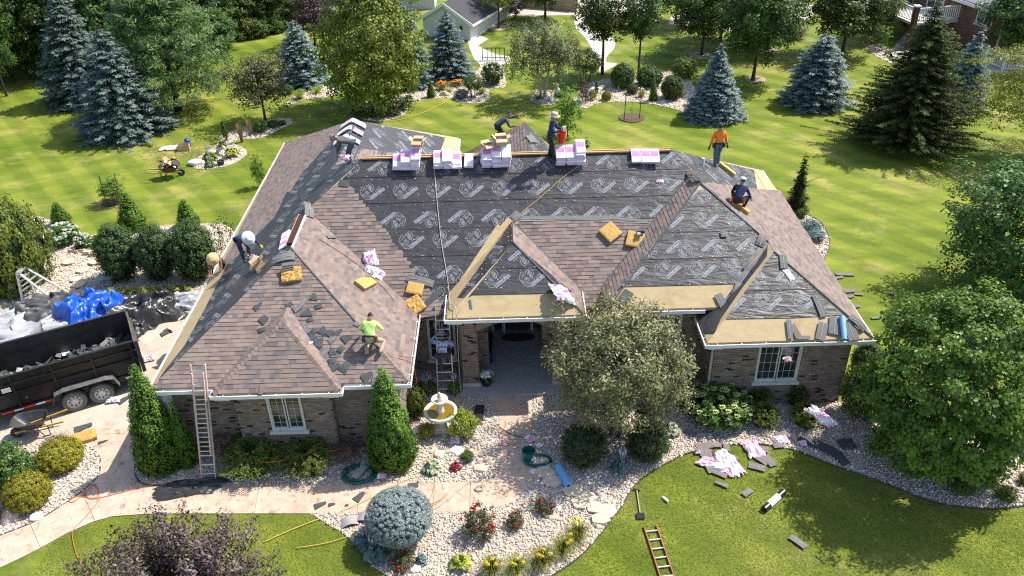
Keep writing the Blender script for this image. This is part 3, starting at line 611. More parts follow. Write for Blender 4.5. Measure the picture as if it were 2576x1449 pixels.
felt(pE, pE.px([Br, ap1r, ap1, (1765, 462), (1780, 460), (1905, 477), (1896, 428)]), 3, 1.06)
felt(pLE, pLE.px([Cc, (1120, 346), (1108, 380), (1100, 398), WrEin, Dd]), 4, 1.06, nails=False)
felt(pR1F, pR1F.px([(1752, 478), (1790, 478), ap2r, (1938, 628), (1870, 706), (1858, 714), (1800, 716), (1558, 722)]), 5, .98)
felt(pR2F, pR2F.px([ap2, (2118, 793), (1990, 800), (1826, 803), (1840, 780)]), 6, .98)
felt(pR2W, [pR2W.uv(p) for p in (R2in, R2in.lerp(R2c, .72), R2c.lerp(ap2, .10), R2c.lerp(ap2, .2).lerp(R2g, .30), R2c.lerp(ap2, .5).lerp(R2g.lerp(ap2r, .5), .4), ap2.lerp(R2c, .12).lerp(ap2r, .3), ap2r, R2g, R2q)], 7, prints=False, nails=False)
felt(pPF, pPF.px([Pap, (1440, 735), (1395, 738), (1190, 742), (1178, 748)]), 8, .98)
felt(pPW, [pPW.uv(p) for p in (Papr, Pap, P1.lerp(Pap, .27), P1.lerp(Pap, .24).lerp(P1in, .33), Papr.lerp(P1in, .03))], 9, prints=True, pr_=.9)
felt(pCE, uvp(pCE), 10)
# flashing tape lines on the porch and wing corners, ridge boards
def strip(pl, a, b, wd, m, name='flashing_strip', off=.026, label=None):
    pa, pb = pl.px([a, b]); d = Vector((pb[0]-pa[0], pb[1]-pa[1])); nn = Vector((-d.y, d.x)).normalized()*wd/2
    q = [(pa[0]+nn.x, pa[1]+nn.y), (pa[0]-nn.x, pa[1]-nn.y), (pb[0]-nn.x, pb[1]-nn.y), (pb[0]+nn.x, pb[1]+nn.y)]
    mb = MB(); mb.prism([pl.p(x, y, off) for x, y in q], -pl.n*.02); return mb.build(name, m, pl.obj, label=label)
M_fl = mat('blue_grey_flashing', (.10, .115, .14), .5, .3, 20); M_gry = mat('weathered_shingle_back', (.175, .165, .16), .85, .2, 30, .2, 200); M_gry2 = mat('dark_shingle_back', (.075, .078, .080), .8, .3, 18)
strip(pPF, (1182, 755), (1186, 777), .07, M_fl); strip(pPF, (1404, 760), (1399, 773), .07, M_fl)
strip(pM, (1303, 549), (1554, 547), .14, M_gry, 'starter_strip', .03); strip(pM, (1554, 550), (1630, 558), .12, M_gry, 'starter_strip', .034)
strip(pM, (1310, 557), (1554, 552), .018, M_ink, 'adhesive_line', .036); strip(pM, (1556, 560), (1632, 562), .018, M_ink, 'adhesive_line', .039)
strip(pM, (1130, 770), (1262, 570), .34, M_sheath, 'valley_membrane', .03); strip(pM, (1238, 618), (1292, 552), .40, M_sheath, 'valley_membrane', .031)
for a, b, wd in ((Aa, Br, .09),):
    mb = MB(); mb.bar(a+Vector((0, -.07, .03)), b+Vector((0, -.07, .03)), .07, .05); mb.bar(a+Vector((0, .08, .03)), b+Vector((0, .08, .03)), .06, .05); mb.build('ridge_board', M_wood, house)
mb = MB(); mb.bar(Wap+Vector((.03, 0, .02)), Wapr+Vector((.03, 0, .02)), .06, .06); mb.build('ridge_board', mat('painted_board', (.62, .56, .53), .6), house)
mb = MB(); mb.bar(Wap.lerp(Wapr, .12)+Vector((-.12, 0, .0)), Wap.lerp(Wapr, .85)+Vector((-.12, 0, .0)), .18, .05); mb.build('ridge_slot', mat('slot_dark', (.05, .012, .008), .8), house)
mb = MB(); mb.bar(Wap.lerp(Wapr, .1)+Vector((-.24, 0, -.05)), Wap.lerp(Wapr, .9)+Vector((-.24, 0, -.05)), .05, .05); mb.build('ridge_board', M_wood, house)
mb = MB(); mb.prism([pE.at(1898, 430), pE.at(1919, 432), pE.at(1955, 480), pE.at(1926, 478)], pE.n*.02); mb.build('bare_sheathing', M_sheath, pE.obj)
mb = MB(); mb.prism([pLE.at(1120, 348)+pLE.n*.0, pLE.at(1155, 352), pLE.at(1152, 395), pLE.at(1108, 396)], pLE.n*.02); mb.build('bare_sheathing', M_sheath, pLE.obj)
mb = MB(); mb.bar(pLE.at(1156, 352), pLE.at(1153, 397), .1, .1); mb.build('gutter', M_white, house)
for a, b in ((W1fr.lerp(Wap, .24), Wap), (Wapr, W1in), (Pap, P2), (Papr, P2in), (ap1, ap2r), (ap2, Ef), (ap1r, R1in), (ap1, R1c)):
    mb = MB(); mb.bar(a+Vector((0, 0, .035)), b+Vector((0, 0, .03)), .045, .02); mb.build('hip_line', M_gry2, house)
# ---------------------------------------------------------------- walls, bricks
M_mort = mat('mortar', (.30, .245, .205), .95, .15, 20)
BPAL = [(.31, .225, .18), (.27, .20, .165), (.34, .26, .205), (.25, .185, .16), (.29, .20, .16), (.37, .29, .235), (.265, .21, .18), (.32, .245, .20)]
BDRK = [(.06, .042, .038), (.085, .055, .046), (.05, .04, .04)]
M_brick = mat('tumbled_brick', (1, 1, 1), .92, .22, 14, .5, 60, attr='tone', spec=.2)
BL, BH, BJ = .195, .058, .010
BR = []
def wall(p, q, z0, z1, holes=(), near=False, thick=.12, outs=None, bricks=True):
    """brick wall face from p to q (plan), seen from the right-hand side of p->q"""
    p = Vector((p[0], p[1], 0)); q = Vector((q[0], q[1], 0)); d = (q-p); L = d.length; d.normalize(); n = Vector((d.y, -d.x, 0))
    # backing built round the holes
    mb = MB(); xs = sorted({0, L, *[h for H in holes for h in H[:2]]}); zs = sorted({z0, z1, *[h for H in holes for h in H[2:]]})
    for i in range(len(xs)-1):
        for j in range(len(zs)-1):
            cx = (xs[i]+xs[i+1])/2; cz = (zs[j]+zs[j+1])/2
            if any(a < cx < b and c < cz < dd for a, b, c, dd in holes): continue
            a, b, c, dd = xs[i], xs[i+1], zs[j], zs[j+1]
            mb.prism([p+d*a+Vector((0, 0, c)), p+d*b+Vector((0, 0, c)), p+d*b+Vector((0, 0, dd)), p+d*a+Vector((0, 0, dd))], -n*thick)
    o = mb.build('wall', M_mort, house)
    if not bricks: return o
    z = z0+.005; row = 0; fld = MB()
    while z+BH < z1:
        x = -(row % 2)*(BL+BJ)/2
        while x < L:
            a, b = max(x, .002), min(x+BL, L-.002)
            segs = [(a, b)]
            for H in holes:
                if H[2]-.01 < z+BH and z < H[3]+.01:
                    ns = []
                    for s0, s1 in segs:
                        if H[0] > s0: ns.append((s0, min(s1, H[0])))
                        if H[1] < s1: ns.append((max(s0, H[1]), s1))
                    segs = [s for s in ns if s[1]-s[0] > .02]
            for s0, s1 in segs:
                if s1-s0 < .02: continue
                c = rng.choice(BDRK) if rng.random() < .085 else rng.choice(BPAL)
                full = abs(s1-s0-BL) < 1e-4; pos = p+d*s0+Vector((0, 0, z))
                if near and full: BR.append(((pos-CAMPOS).length, pos, d, n, c, o, fld))
                else: brick(fld, pos, d, n, s1-s0, c)
            x += BL+BJ
        z += BH+BJ; row += 1
    o['_f'] = 1; del o['_f']
    WALLF.append((o, fld)); return o
WALLF = []
def brick(mb, pos, d, n, L, c):
    t = .007+rng.random()*.006; z = Vector((0, 0, BH)); a = pos-n*.02; b = pos+n*t; D = d*L
    mb.add([a, a+D, a+D+z, a+z, b, b+D, b+D+z, b+z], [(4, 5, 6, 7), (0, 1, 5, 4), (1, 2, 6, 5), (2, 3, 7, 6), (3, 0, 4, 7)], 0, None, c)
def hole(p, q, y_plane=None): return (p[0], q[0], p[2], q[2])
def win_rect(x0, x1, yp, top, bot):          # window opening on wall plane y=yp from photo positions
    a = at_y(x0, top, yp); b = at_y(x1, bot, yp); return a.x, b.x, b.z, a.z
yF = yWf+.47; yBy = yB+.45; xWw = xW+.45; xWe = xWr-.45; yMw = ym+.47; yRw = yR1+.45; yR2w = yR2+.45; xEw = xE-.5; xR2w = xR2+.45
bw0, bw1 = xB1+.47, xB2-.47
HT = 2.98
W_bay = win_rect(667, 772, yBy, 996, 1078); W_r2 = win_rect(1911, 2002, yR2w, 868, 955); W_r1 = win_rect(1622, 1708, yRw, 790, 868); W_rec = win_rect(1072, 1150, yMw, 800, 900)
def hz(Wn, x0): return (Wn[0]-x0, Wn[1]-x0, Wn[2], min(Wn[3], HT-.12))
wall((xWw, yF), (bw0, yF), 0, HT); wall((bw1, yF), (xWe, yF), 0, HT); wall((bw0, yBy), (bw1, yBy), 0, HT, [hz(W_bay, bw0)], near=True)
wall((bw1, yBy), (bw1, yF), 0, HT); wall((bw0, yF), (bw0, yBy), 0, HT)
wall((xWe, yF), (xWe, yMw), 0, HT); wall((xWw, 37.2), (xWw, yF), 0, HT)
xP0, xP1_ = -1.72, 2.1
wall((xWe, yMw), (xP0, yMw), 0, HT, [hz(W_rec, xWe)])
wall((xP1_, yMw), (3.5, yMw), 0, HT); wall((3.5, yMw), (3.5, yRw), 0, HT+.2); wall((3.5, yRw), (xR2w, yRw), 0, HT+.32, [hz(W_r1, 3.5)])
wall((xR2w, yRw), (xR2w, yR2w), 0, HT); wall((xR2w, yR2w), (xEw, yR2w), 0, HT, [hz(W_r2, xR2w)], near=True)
wall((xEw, yR2w), (xEw, yrb-.6), 0, HT); wall((xEw, yrb-.6), (xWE-.5, yrb-.6), 0, HT, bricks=False); wall((xWE-.5, yrb-.6), (xWE-.5, 37.2), 0, HT, bricks=False); wall((xWE-.5, 37.2), (xWw, 37.2), 0, HT, bricks=False)
# porch: piers, arch, inner walls
yPf = yP+.42
c0, c1 = at_y(1157, 811, yPf).x, at_y(1199, 822, yPf).x; d0, d1 = 2*mpx-c1, 2*mpx-c0
for a, b in ((c0, c1), (d0, d1)):
    wall((a, yPf), (b, yPf), .12, 2.75, near=True); wall((b, yPf), (b, yPf+.6), .12, 2.75); wall((a, yPf+.6), (a, yPf), .12, 2.75)
wall((c0, yPf+.6), (c0, 25.3), .12, 3.1); wall((d1, 25.3), (d1, yPf+.6), .12, 3.1)
wall((c0+.02, 23.15), (-.74, 23.15), .12, 3.0); wall((1.12, 23.15), (d1-.02, 23.15), .12, 3.0)
# arch front: soldier bricks
mb = MB(); arc = []; n = 26; rise = .40; zs = 2.42
for i in range(n+1):
    t = i/n; x = c1+(d0-c1)*t; arc.append(Vector((x, yPf, zs+rise*(1-(2*t-1)**2))))
for i in range(n):
    a, b = arc[i], arc[i+1]; mb.add([a, b, Vector((b.x, yPf, 3.2)), Vector((a.x, yPf, 3.2)), a+Vector((0, .35, 0)), b+Vector((0, .35, 0)), Vector((b.x, yPf+.35, 3.2)), Vector((a.x, yPf+.35, 3.2))], [(0, 1, 2, 3), (4, 7, 6, 5), (0, 4, 5, 1)])
archo = mb.build('arch', M_mort, house)
for i in range(n*2):
    t = (i+.5)/(n*2); x = c1+(d0-c1)*t; z = zs+rise*(1-(2*t-1)**2); sl = math.atan2(-rise*2*(2*t-1)*2/(d0-c1), 1)
    mb = MB(); mb.box((0, -.012, .12), (.058, .05, .20), 0, Matrix.Translation((x, yPf, z)) @ Matrix.Rotation(-sl, 4, 'Y'), col=rng.choice(BPAL+BDRK[:1])); mb.build('arch_brick', M_brick, archo)
mb = MB(); mb.prism([(mpx-.09, yPf-.05, zs+rise-.03), (mpx+.09, yPf-.05, zs+rise-.03), (mpx+.13, yPf-.05, zs+rise+.27), (mpx-.13, yPf-.05, zs+rise+.27)], (0, .08, 0)); mb.build('keystone', mat('cast_stone', (.55, .51, .45), .8), archo)
M_stone = mat('limestone_trim', (.50, .46, .40), .85, .15, 8)
for a, b in ((c0, c1), (d0, d1)):
    mb = MB(); mb.box(((a+b)/2, yPf+.3, .20), (b-a+.1, .7, .16)); mb.build('plinth', M_stone, house, bevel=.01)
mb = MB(); mb.box((mpx, 23.6, .075), (d1-c0+.5, 3.9, .15)); mb.build('porch_floor', mat('porch_concrete', (.36, .355, .34), .6, .1, 2), house)
mb = MB(); mb.box((mpx, 24.0, 3.14), (d1-c0, 3.4, .05)); mb.build('porch_ceiling', mat('soffit', (.5, .48, .45), .7), house)
M_frm = mat('window_vinyl', (.62, .60, .56), .5); M_sill = mat('stone_sill', (.60, .57, .52), .85, .15, 9)
# door wall
wall((c0, 25.4), (d1, 25.4), .12, 3.1, [(1.0, 2.85, .12, 2.62)], bricks=False)
mb = MB(); fx = c0+1.0
for x in (0, .38, .42, 1.43, 1.47, 1.85): mb.bar((fx+x, 25.38, .15), (fx+x, 25.38, 2.6), .06, .1, up=(0, 1, 0))
for z in (2.15, 2.58): mb.bar((fx, 25.38, z), (fx+1.85, 25.38, z), .07, .1)
df = mb.build('door_frame', M_frm, house)
mb = MB(); mb.box((fx+.925, 25.42, 1.15), (.98, .05, 2.0)); dr = mb.build('door', mat('dark_door', (.05, .032, .025), .4), house)
mb = MB(); mb.lathe([(.03, 0), (.03, .06)], 10, M=Matrix.Translation((fx+1.32, 25.36, 1.1)) @ Matrix.Rotation(R(90), 4, 'X')); mb.build('door_knob', M_alu, dr)
for x0, x1, z0, z1 in ((.05, .36, .2, 2.1), (1.49, 1.82, .2, 2.1), (.05, 1.8, 2.2, 2.54)):
    mb = MB(); mb.box((fx+(x0+x1)/2, 25.43, (z0+z1)/2), (x1-x0, .02, z1-z0)); mb.build('sidelight', M_glass, house)
# windows
def window(Wn, y, cols=2, gx=3, gy=5, arch=False, sill=True, blind=False):
    x0, x1, z0, z1 = Wn; z1 = min(z1, HT-.12); wn = MB(); t = .05
    for a, b in (((x0, z0), (x1, z0)), ((x0, z1), (x1, z1))): wn.bar((a[0], y-.005, a[1]+(t/2 if a[1] == z0 else -t/2)), (b[0], y-.005, b[1]+(t/2 if a[1] == z0 else -t/2)), .09, t)
    for x in (x0+t/2, x1-t/2): wn.bar((x, y-.006, z0), (x, y-.006, z1), .09, t, up=(1, 0, 0))
    o = wn.build('window', M_frm, house)
    wc = (x1-x0)/cols
    for c in range(cols):
        a, b = x0+c*wc+(t if c == 0 else .02), x0+(c+1)*wc-(t if c == cols-1 else .02)
        sh = MB(); f = .035
        for x in (a+f/2, b-f/2): sh.bar((x, y+.012, z0+t), (x, y+.012, z1-t), .06, f, up=(1, 0, 0))
        for z in (z0+t+f/2, z1-t-f/2): sh.bar((a, y+.013, z), (b, y+.013, z), .06, f)
        sh.build('sash', M_frm, o)
        g = MB(); g.box(((a+b)/2, y+.035, (z0+z1)/2), (b-a, .01, z1-z0-2*t)); g.build('pane', M_glass, o)
        mu = MB()
        for i in range(1, gx): mu.bar((a+(b-a)*i/gx, y+.024, z0+t), (a+(b-a)*i/gx, y+.024, z1-t), .012, .016, up=(1, 0, 0))
        for i in range(1, gy): mu.bar((a, y+.0245, z0+(z1-z0)*i/gy), (b, y+.0245, z0+(z1-z0)*i/gy), .012, .016)
        mu.build('muntins', mat('muntin', (.45, .44, .41), .5), o)
        if blind:
            for i in range(18):
                bl = MB(); zz_ = z0+t+.06+(z1-z0-2*t-.1)*i/18; bl.box(((a+b)/2, y+.09, zz_), (b-a, .05, .012)); bl.build('blind_slat', mat('blind', (.45, .43, .40), .7), o)
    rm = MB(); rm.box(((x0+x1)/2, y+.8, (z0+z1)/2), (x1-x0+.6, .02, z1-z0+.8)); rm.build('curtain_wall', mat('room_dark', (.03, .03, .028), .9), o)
    if sill: s = MB(); s.box(((x0+x1)/2, y-.05, z0-.055), (x1-x0+.16, .16, .10)); s.build('sill', M_sill, o, bevel=.008)
    return o
window(W_bay, yBy, 2, 2, 5); window(W_r2, yR2w, 2, 3, 4, blind=True); window(W_r1, yRw, 2, 2, 4); window(W_rec, yMw, 2, 2, 4)
# nearest 300 bricks as pieces
BR.sort(key=lambda k: k[0]); bpr = {}
for i, (dist, pos, d, n, c, o, fld) in enumerate(BR):
    if i < 300:
        key = (c, round(d.x, 2))
        if key not in bpr: mb = MB(); brick(mb, Vector((0, 0, 0)), d, n, BL, c); bpr[key] = mb.mesh('brick', M_brick)
        link('brick', bpr[key], o, loc=pos)
    else: brick(fld, pos, d, n, BL, c)
for o, fld in WALLF:
    if fld.f: fld.build('bricks', M_brick, o, kind='stuff')
# ---------------------------------------------------------------- gutters, soffits, downspouts
def gutter(a, b, out, hang=.75):
    a = Vector(a); b = Vector(b); o_ = Vector(out).normalized(); d = (b-a).normalized(); L = (b-a).length; mb = MB(); up = Vector((0, 0, 1))
    def sec(off, z, w_, h_2, mi=0): mb.bar(a+o_*off+up*z, b+o_*off+up*z, w_, h_2, mi)
    sec(-.098, -.055, .012, .12); sec(-.045, -.112, .11, .01, 1); sec(.008, -.055, .012, .12); sec(.004, .004, .030, .014)
    g = mb.build('gutter', [M_white, M_dirty], house); n = int(L/hang)
    for i in range(n):
        q = a+d*(L*(i+.5)/n); h = MB(); h.bar(q-o_*.09+up*.012, q+up*.012, .028, .008); h.build('gutter_hanger', M_white, g)
    so = MB(); so.prism([a-o_*.11-up*.16, b-o_*.11-up*.16, b-o_*.56-up*.16, a-o_*.56-up*.16], .03); so.build('soffit', mat('soffit_white', (.6, .58, .55), .7), house)
    return g
z = ZE
gutter((xW, yWf, z), (xW, yrl, z), (-1, 0, 0)); gutter((xW, yWf, z), (xB1, yWf, z), (0, -1, 0)); gutter((xB1, yB, z), (xB2, yB, z), (0, -1, 0)); gutter((xB1, yWf, z), (xB1, yB, z), (-1, 0, 0)); gutter((xB2, yB, z), (xB2, yWf, z), (1, 0, 0)); gutter((xB2, yWf, z), (xWr, yWf, z), (0, -1, 0))
gutter((xWr, yWf, z), (xWr, ym-.1, z), (1, 0, 0)); gutter((xWr, ym, z+dz), (xP1+.25, ym, z+dz), (0, -1, 0)); gutter((xP2-.3, ym, z+dz), (xR1+.1, ym, z+dz), (0, -1, 0))
gutter((xP1, yP, z+dzP), (xP2, yP, z+dzP), (0, -1, 0)); gutter((xP1, yP, z+dzP), (xP1, ym+.42, z+dzP), (-1, 0, 0)); gutter((xP2, yP, z+dzP), (xP2, ym+.42, z+dzP), (1, 0, 0))
gutter((xR1, yR1, z+dzR), (xR2+.25, yR1, z+dzR), (0, -1, 0)); gutter((xR2, yR2, z), (xR2, yR1+.3, z), (-1, 0, 0)); gutter((xR2, yR2, z), (xE, yR2, z), (0, -1, 0)); gutter((xE, yR2, z), (xE, yrb, z), (1, 0, 0))
def spout(x, y, z1, c=(0, 0, 0)):
    mb = MB(); mb.box((x, y, z1/2+.05), (.075, .055, z1)); mb.bar((x, y, z1), (x, y-.35, z1+.12), .07, .055); mb.build('downspout', mat('downspout_grey', (.45, .43, .40), .5), house)
spout(xWe-.02, yF-.05, 2.55); spout(xR2w-.05, yR2w+.06, 2.55); spout(xR1+.65, yMw-.07, 2.5)
# ================================================================== things lying on the roof
UPZ = Vector((0, 0, 1))
def rmat(pl, p, ang, off=0.0):               # frame lying on a plane: x along u rotated by ang
    u = pl.u*math.cos(ang)+pl.v*math.sin(ang); v = pl.n.cross(u); m = Matrix((u, v, pl.n)).transposed().to_4x4(); m.translation = Vector(p)+pl.n*off; return m
class Flat:                                   # level ground as a plane
    n = Vector((0, 0, 1)); u = Vector((1, 0, 0)); v = Vector((0, 1, 0))
    def __init__(s, z): s.z = z; s.o = Vector((0, 0, z)); s.obj = None
    def at(s, x, y): return at(x, y, s.z)
GR = Flat(.03)
# --- shingle bundles
def bundle_mesh(slope_a, slope_b, axis='y', ln=.98, wd=.335, th=.078, seed=0):
    """one paper-wrapped bundle bent over a ridge; long axis across the ridge"""
    r_ = random.Random(seed); mb = MB(); n = 10; prof = []
    for i in range(n+1):
        t = (i/n-.5)*ln; s_ = slope_a if t < 0 else slope_b; k = .07
        z = -s_*(math.sqrt(t*t+k*k)-k); prof.append((t*(1-.12*s_), z))
    sd = 5; rows = []
    for j, (xo, zo) in enumerate([(-wd/2, .012), (-wd/2, th-.014), (-wd/2+.022, th), (wd/2-.022, th), (wd/2, th-.014), (wd/2, .012)]):
        rows.append([(xo+r_.uniform(-.003, .003), y, z+zo+r_.uniform(-.003, .003)) for y, z in prof])
    vs = [p for row in rows for p in row]; k = n+1; m = len(rows); fs = []; mi = []
    for j in range(m):
        for i in range(n):
            fs.append((j*k+i, j*k+i+1, ((j+1) % m)*k+i+1, ((j+1) % m)*k+i)); mi.append(1 if j in (0, 4) else (2 if j == 2 and 2 <= i <= 3 and seed % 3 != 2 else (0 if not (j == 2 and i in (6,) and seed % 2) else 2)))
    fs += [tuple(j*k for j in range(m)), tuple(j*k+n for j in range(m))[::-1]]; mi += [1, 1]
    o = len(mb.v); mb.v += [Vector(p) for p in vs]; mb.f += [list(f) for f in fs]; mb.m += mi; mb.c += [(1, 1, 1)]*len(fs)
    return mb.mesh('shingle_bundle', [M_pinkf, M_lav, M_pinkc])
BM = [bundle_mesh(pm, pr, seed=i) for i in range(4)]
BG = 'shingle bundles stacked on the roof'
def put_bundle(pos, rz, label, i=0, me=None):
    o = link('shingle_bundle', me or BM[i % 4], None, pos); o.rotation_euler.z = rz; tag(o, label, 'bundle', BG); return o
def on_ridge(px_):                            # point on main ridge under photo column
    lo, hi = 0.0, 1.0
    for _ in range(40):
        m = (lo+hi)/2
        if pix(Aa.lerp(Br, m))[0] < px_: lo = m
        else: hi = m
    return Aa.lerp(Br, lo)
STK = [('leftmost ridge stack', [(1001, 2), (1023, 4), (1047, 5)]), ('second ridge stack from the left', [(1102, 3), (1126, 4), (1150, 2), (1180, 1)]),
       ('stack under open cartons', [(1223, 4), (1248, 5), (1273, 5)]), ('stack by the red bucket', [(1409, 4), (1434, 4), (1458, 6)]), ('single row at the right ridge end', [(1597, 1), (1620, 1), (1643, 1)])]
for sname, cols in STK:
    names = {1: ['only'], 2: ['left', 'right'], 3: ['left', 'middle', 'right'], 4: ['far left', 'left middle', 'right middle', 'far right']}[len(cols)]
    for (cx, n), cn in zip(cols, names):
        b = on_ridge(cx)
        for k in range(n):
            pos = b+Vector((rng.uniform(-.02, .02), -.12+rng.uniform(-.04, .04), .045+k*.082))
            lay = ('topmost' if k == n-1 else ORD[k]) if n > 1 else 'single'
            put_bundle(pos, rng.uniform(-.06, .06), 'wrapped shingle bundle, %s in %s column, %s' % (lay, cn, sname), rng.randrange(4))
BM2 = [bundle_mesh(pw, pw, ln=1.15, wd=.36, seed=5+i) for i in range(2)]
for k, (py_, nm) in enumerate(((312, 'rearmost'), (330, 'middle'), (349, 'front'))):
    q = Dd.lerp(Cc, (.98, .80, .60)[k]); put_bundle(q+Vector((0, -.1, .05)), R(90)+rng.uniform(-.05, .05), 'white and pink bundle bent over the back left ridge, %s of three' % nm, k, BM2[k % 2])
put_bundle(Wap.lerp(Wapr, .33)+Vector((-.42, 0, -.22)), R(8), 'pink and white bundle leaning beside the open ridge slot of the left wing', 1, bundle_mesh(0, 0, ln=1.0, wd=.34, seed=9)).rotation_euler = (R(4), -R(30), R(3))
# --- foam roofing cushions
FG = 'foam work cushions'
def cushion(pl, px_, py_, ang, w_, h_2, label, rough=False, cutc=None, th=.13):
    m = rmat(pl, pl.at(px_, py_), ang, .03); bm = bmesh.new(); nx, ny = (9, 9); r_ = random.Random(int(px_))
    mb = MB(); pts = {}
    def P_(i, j, z): return Vector(((i/nx-.5)*w_, (j/ny-.5)*h_2, z))
    g = [[P_(i, j, th+(r_.uniform(-.035, .02) if rough else r_.uniform(-.004, .004))-(.015 if i in (0, nx) or j in (0, ny) else 0)) for j in range(ny+1)] for i in range(nx+1)]
    vs = []; idx = {}
    for i in range(nx+1):
        for j in range(ny+1): idx[i, j] = len(vs); vs.append(g[i][j])
    fs = []; keep = lambda i, j: not (cutc and (i+j) >= cutc)
    for i in range(nx):
        for j in range(ny):
            if keep(i, j): fs.append((idx[i, j], idx[i+1, j], idx[i+1, j+1], idx[i, j+1]))
    me = bpy.data.meshes.new('foam_cushion'); bm = bmesh.new(); bv = [bm.verts.new(m.to_3x3() @ v) for v in vs]
    for f in fs: bm.faces.new([bv[k] for k in f])
    bmesh.ops.delete(bm, geom=[v for v in bm.verts if not v.link_faces], context='VERTS')
    ed = [e_ for e_ in bm.edges if len(e_.link_faces) == 1]; r2 = bmesh.ops.extrude_edge_only(bm, edges=ed); nv = [q for q in r2['geom'] if isinstance(q, bmesh.types.BMVert)]
    nn = m.to_3x3() @ Vector((0, 0, 1))
    for v in nv: v.co -= nn*v.co.dot(nn)
    be = [e_ for e_ in bm.edges if len(e_.link_faces) == 1]; bmesh.ops.contextual_create(bm, geom=be); bmesh.ops.recalc_face_normals(bm, faces=bm.faces[:]); bm.to_mesh(me); bm.free()
    me.materials.append(M_yel2 if rough else M_yel); o = link('foam_cushion', me, None, m.translation); return tag(o, label, 'cushion', FG)
cushion(pWF, 735, 694, .15, .62, .5, 'torn yellow foam cushion with grey shingles on it below the left wing peak', True)
cushion(pWE, 917, 716, R(-28), .74, .44, 'yellow foam cushion with one cut corner beside a white wrapper', cutc=13)
cushion(pM, 1045, 729, R(-14), .55, .40, 'yellow foam cushion under a bent flap of grey shingles')
cushion(pM, 1043, 771, R(33), .62, .58, 'ragged orange foam cushion at the valley gutter', True)
cushion(pM, 1535, 587, R(38), .56, .60, 'clean orange foam cushion lying alone on the brown shingles')
cushion(pM, 1597, 606, R(-16), .58, .56, 'orange foam cushion with a nail gun on it')
cushion(pE, 1826, 430, R(62), .72, .34, 'narrow yellow foam cushion at the feet of the orange shirted worker')
cushion(pE, 1862, 527, R(58), .60, .34, 'pale foam pad under the crouching worker in navy')
cushion(GR, 208, 1106, R(28), .85, .50, 'rough yellow foam pad on the pink path by the gold shrub', True)
# --- cartons
def carton(m, w_, d_, h_2, label, flaps=True, fill=None):
    t = thing('cardboard_carton', label, 'carton', m.translation, 'open cardboard cartons'); m3 = m.to_3x3().to_4x4(); mb = MB()
    for c, d in (((-w_/2, 0, h_2/2), (.012, d_, h_2)), ((w_/2, 0, h_2/2), (.012, d_, h_2)), ((0, -d_/2, h_2/2), (w_-.012, .012, h_2)), ((0, d_/2, h_2/2), (w_-.012, .012, h_2)), ((0, 0, .01), (w_-.012, d_-.012, .012))): mb.box(c, d, 0, m3)
    mb.build('box_body', M_card, t)
    if flaps:
        for k, (c, ax, a) in enumerate((((-w_/2, 0, h_2), 'Y', -50), ((w_/2, 0, h_2), 'Y', 65), ((0, -d_/2, h_2), 'X', 120), ((0, d_/2, h_2), 'X', -70))):
            f = MB(); L = .14; fm = m3 @ Matrix.Translation(c) @ Matrix.Rotation(R(a), 4, ax)
            f.box((0, 0, L/2+.004), ((.006, d_, L) if ax == 'Y' else (w_, .006, L)), 0, fm); f.build('flap', M_cardin, t)
    if fill:
        f = MB()
        for i in range(14): f.box((rng.uniform(-w_*.38, w_*.38), rng.uniform(-d_*.38, d_*.38), h_2*.55+rng.uniform(0, .03)), (.05, .03, .02), 0, m3 @ Matrix.Rotation(rng.uniform(-.1, .1), 4, 'Z'))
        f.build('nail_coils', mat('nail_coil', (.30, .22, .16), .6), t, kind='stuff')
    return t
def zat(px_, py_, y): return at_y(px_, py_, y)
carton(Matrix.Translation(on_ridge(1262)+Vector((0, -.1, .47))) @ Matrix.Rotation(R(6), 4, 'Z'), .40, .32, .24, 'open brown carton of nail coils on top of the biggest bundle stack', True, True)
carton(Matrix.Translation(on_ridge(1228)+Vector((0, -.2, .40))) @ Matrix.Rotation(R(25), 4, 'Z'), .32, .26, .12, 'shallow torn carton of nails left of the tall open carton', True, True)
carton(Matrix.Translation(on_ridge(1054)+Vector((0, -.05, .48))) @ Matrix.Rotation(R(-8), 4, 'Z'), .36, .28, .20, 'pale carton with one flap out on the leftmost bundle stack', True)
carton(rmat(pW, pW.at(655, 672), R(30), .02), .42, .34, .20, 'open carton lying on the black west slope behind the white hatted worker', True)
carton(Matrix.Translation(at(464, 377, .0)) @ Matrix.Rotation(R(12), 4, 'Z'), .62, .42, .34, 'brown cardboard carton left on the back lawn', False)
# --- crumpled wrappers
def crumple(cx, cy, lx, ly, hgt, seed, n=16, ang=0.0):
    vs = []; fs = []
    for i in range(n+1):
        for j in range(n+1):
            a, b = i/n*2-1, j/n*2-1; rr = math.sqrt(a*a+b*b)
            k = Vector((a*2.1+seed*7.3, b*2.1+seed*3.1, seed)); w1 = mnoise.noise(k); w2 = mnoise.noise(k*2.7); w3 = abs(mnoise.noise(k*1.6+Vector((9, 0, 0))))
            q = max(0, 1-max(abs(a), abs(b))**3); s_ = 1+.35*w1
            vs.append(Vector((cx+(a*lx*.5*s_*math.cos(ang)-b*ly*.5*(1+.3*w2)*math.sin(ang)), cy+(a*lx*.5*s_*math.sin(ang)+b*ly*.5*(1+.3*w2)*math.cos(ang)), hgt*q*(.35+.9*w3+.5*abs(w2))+.012+.01*abs(w1))))
    for i in range(n):
        for j in range(n): fs.append((i*(n+1)+j, (i+1)*(n+1)+j, (i+1)*(n+1)+j+1, i*(n+1)+j+1))
    return vs, fs
WG = 'torn pink and white bundle wrappers'
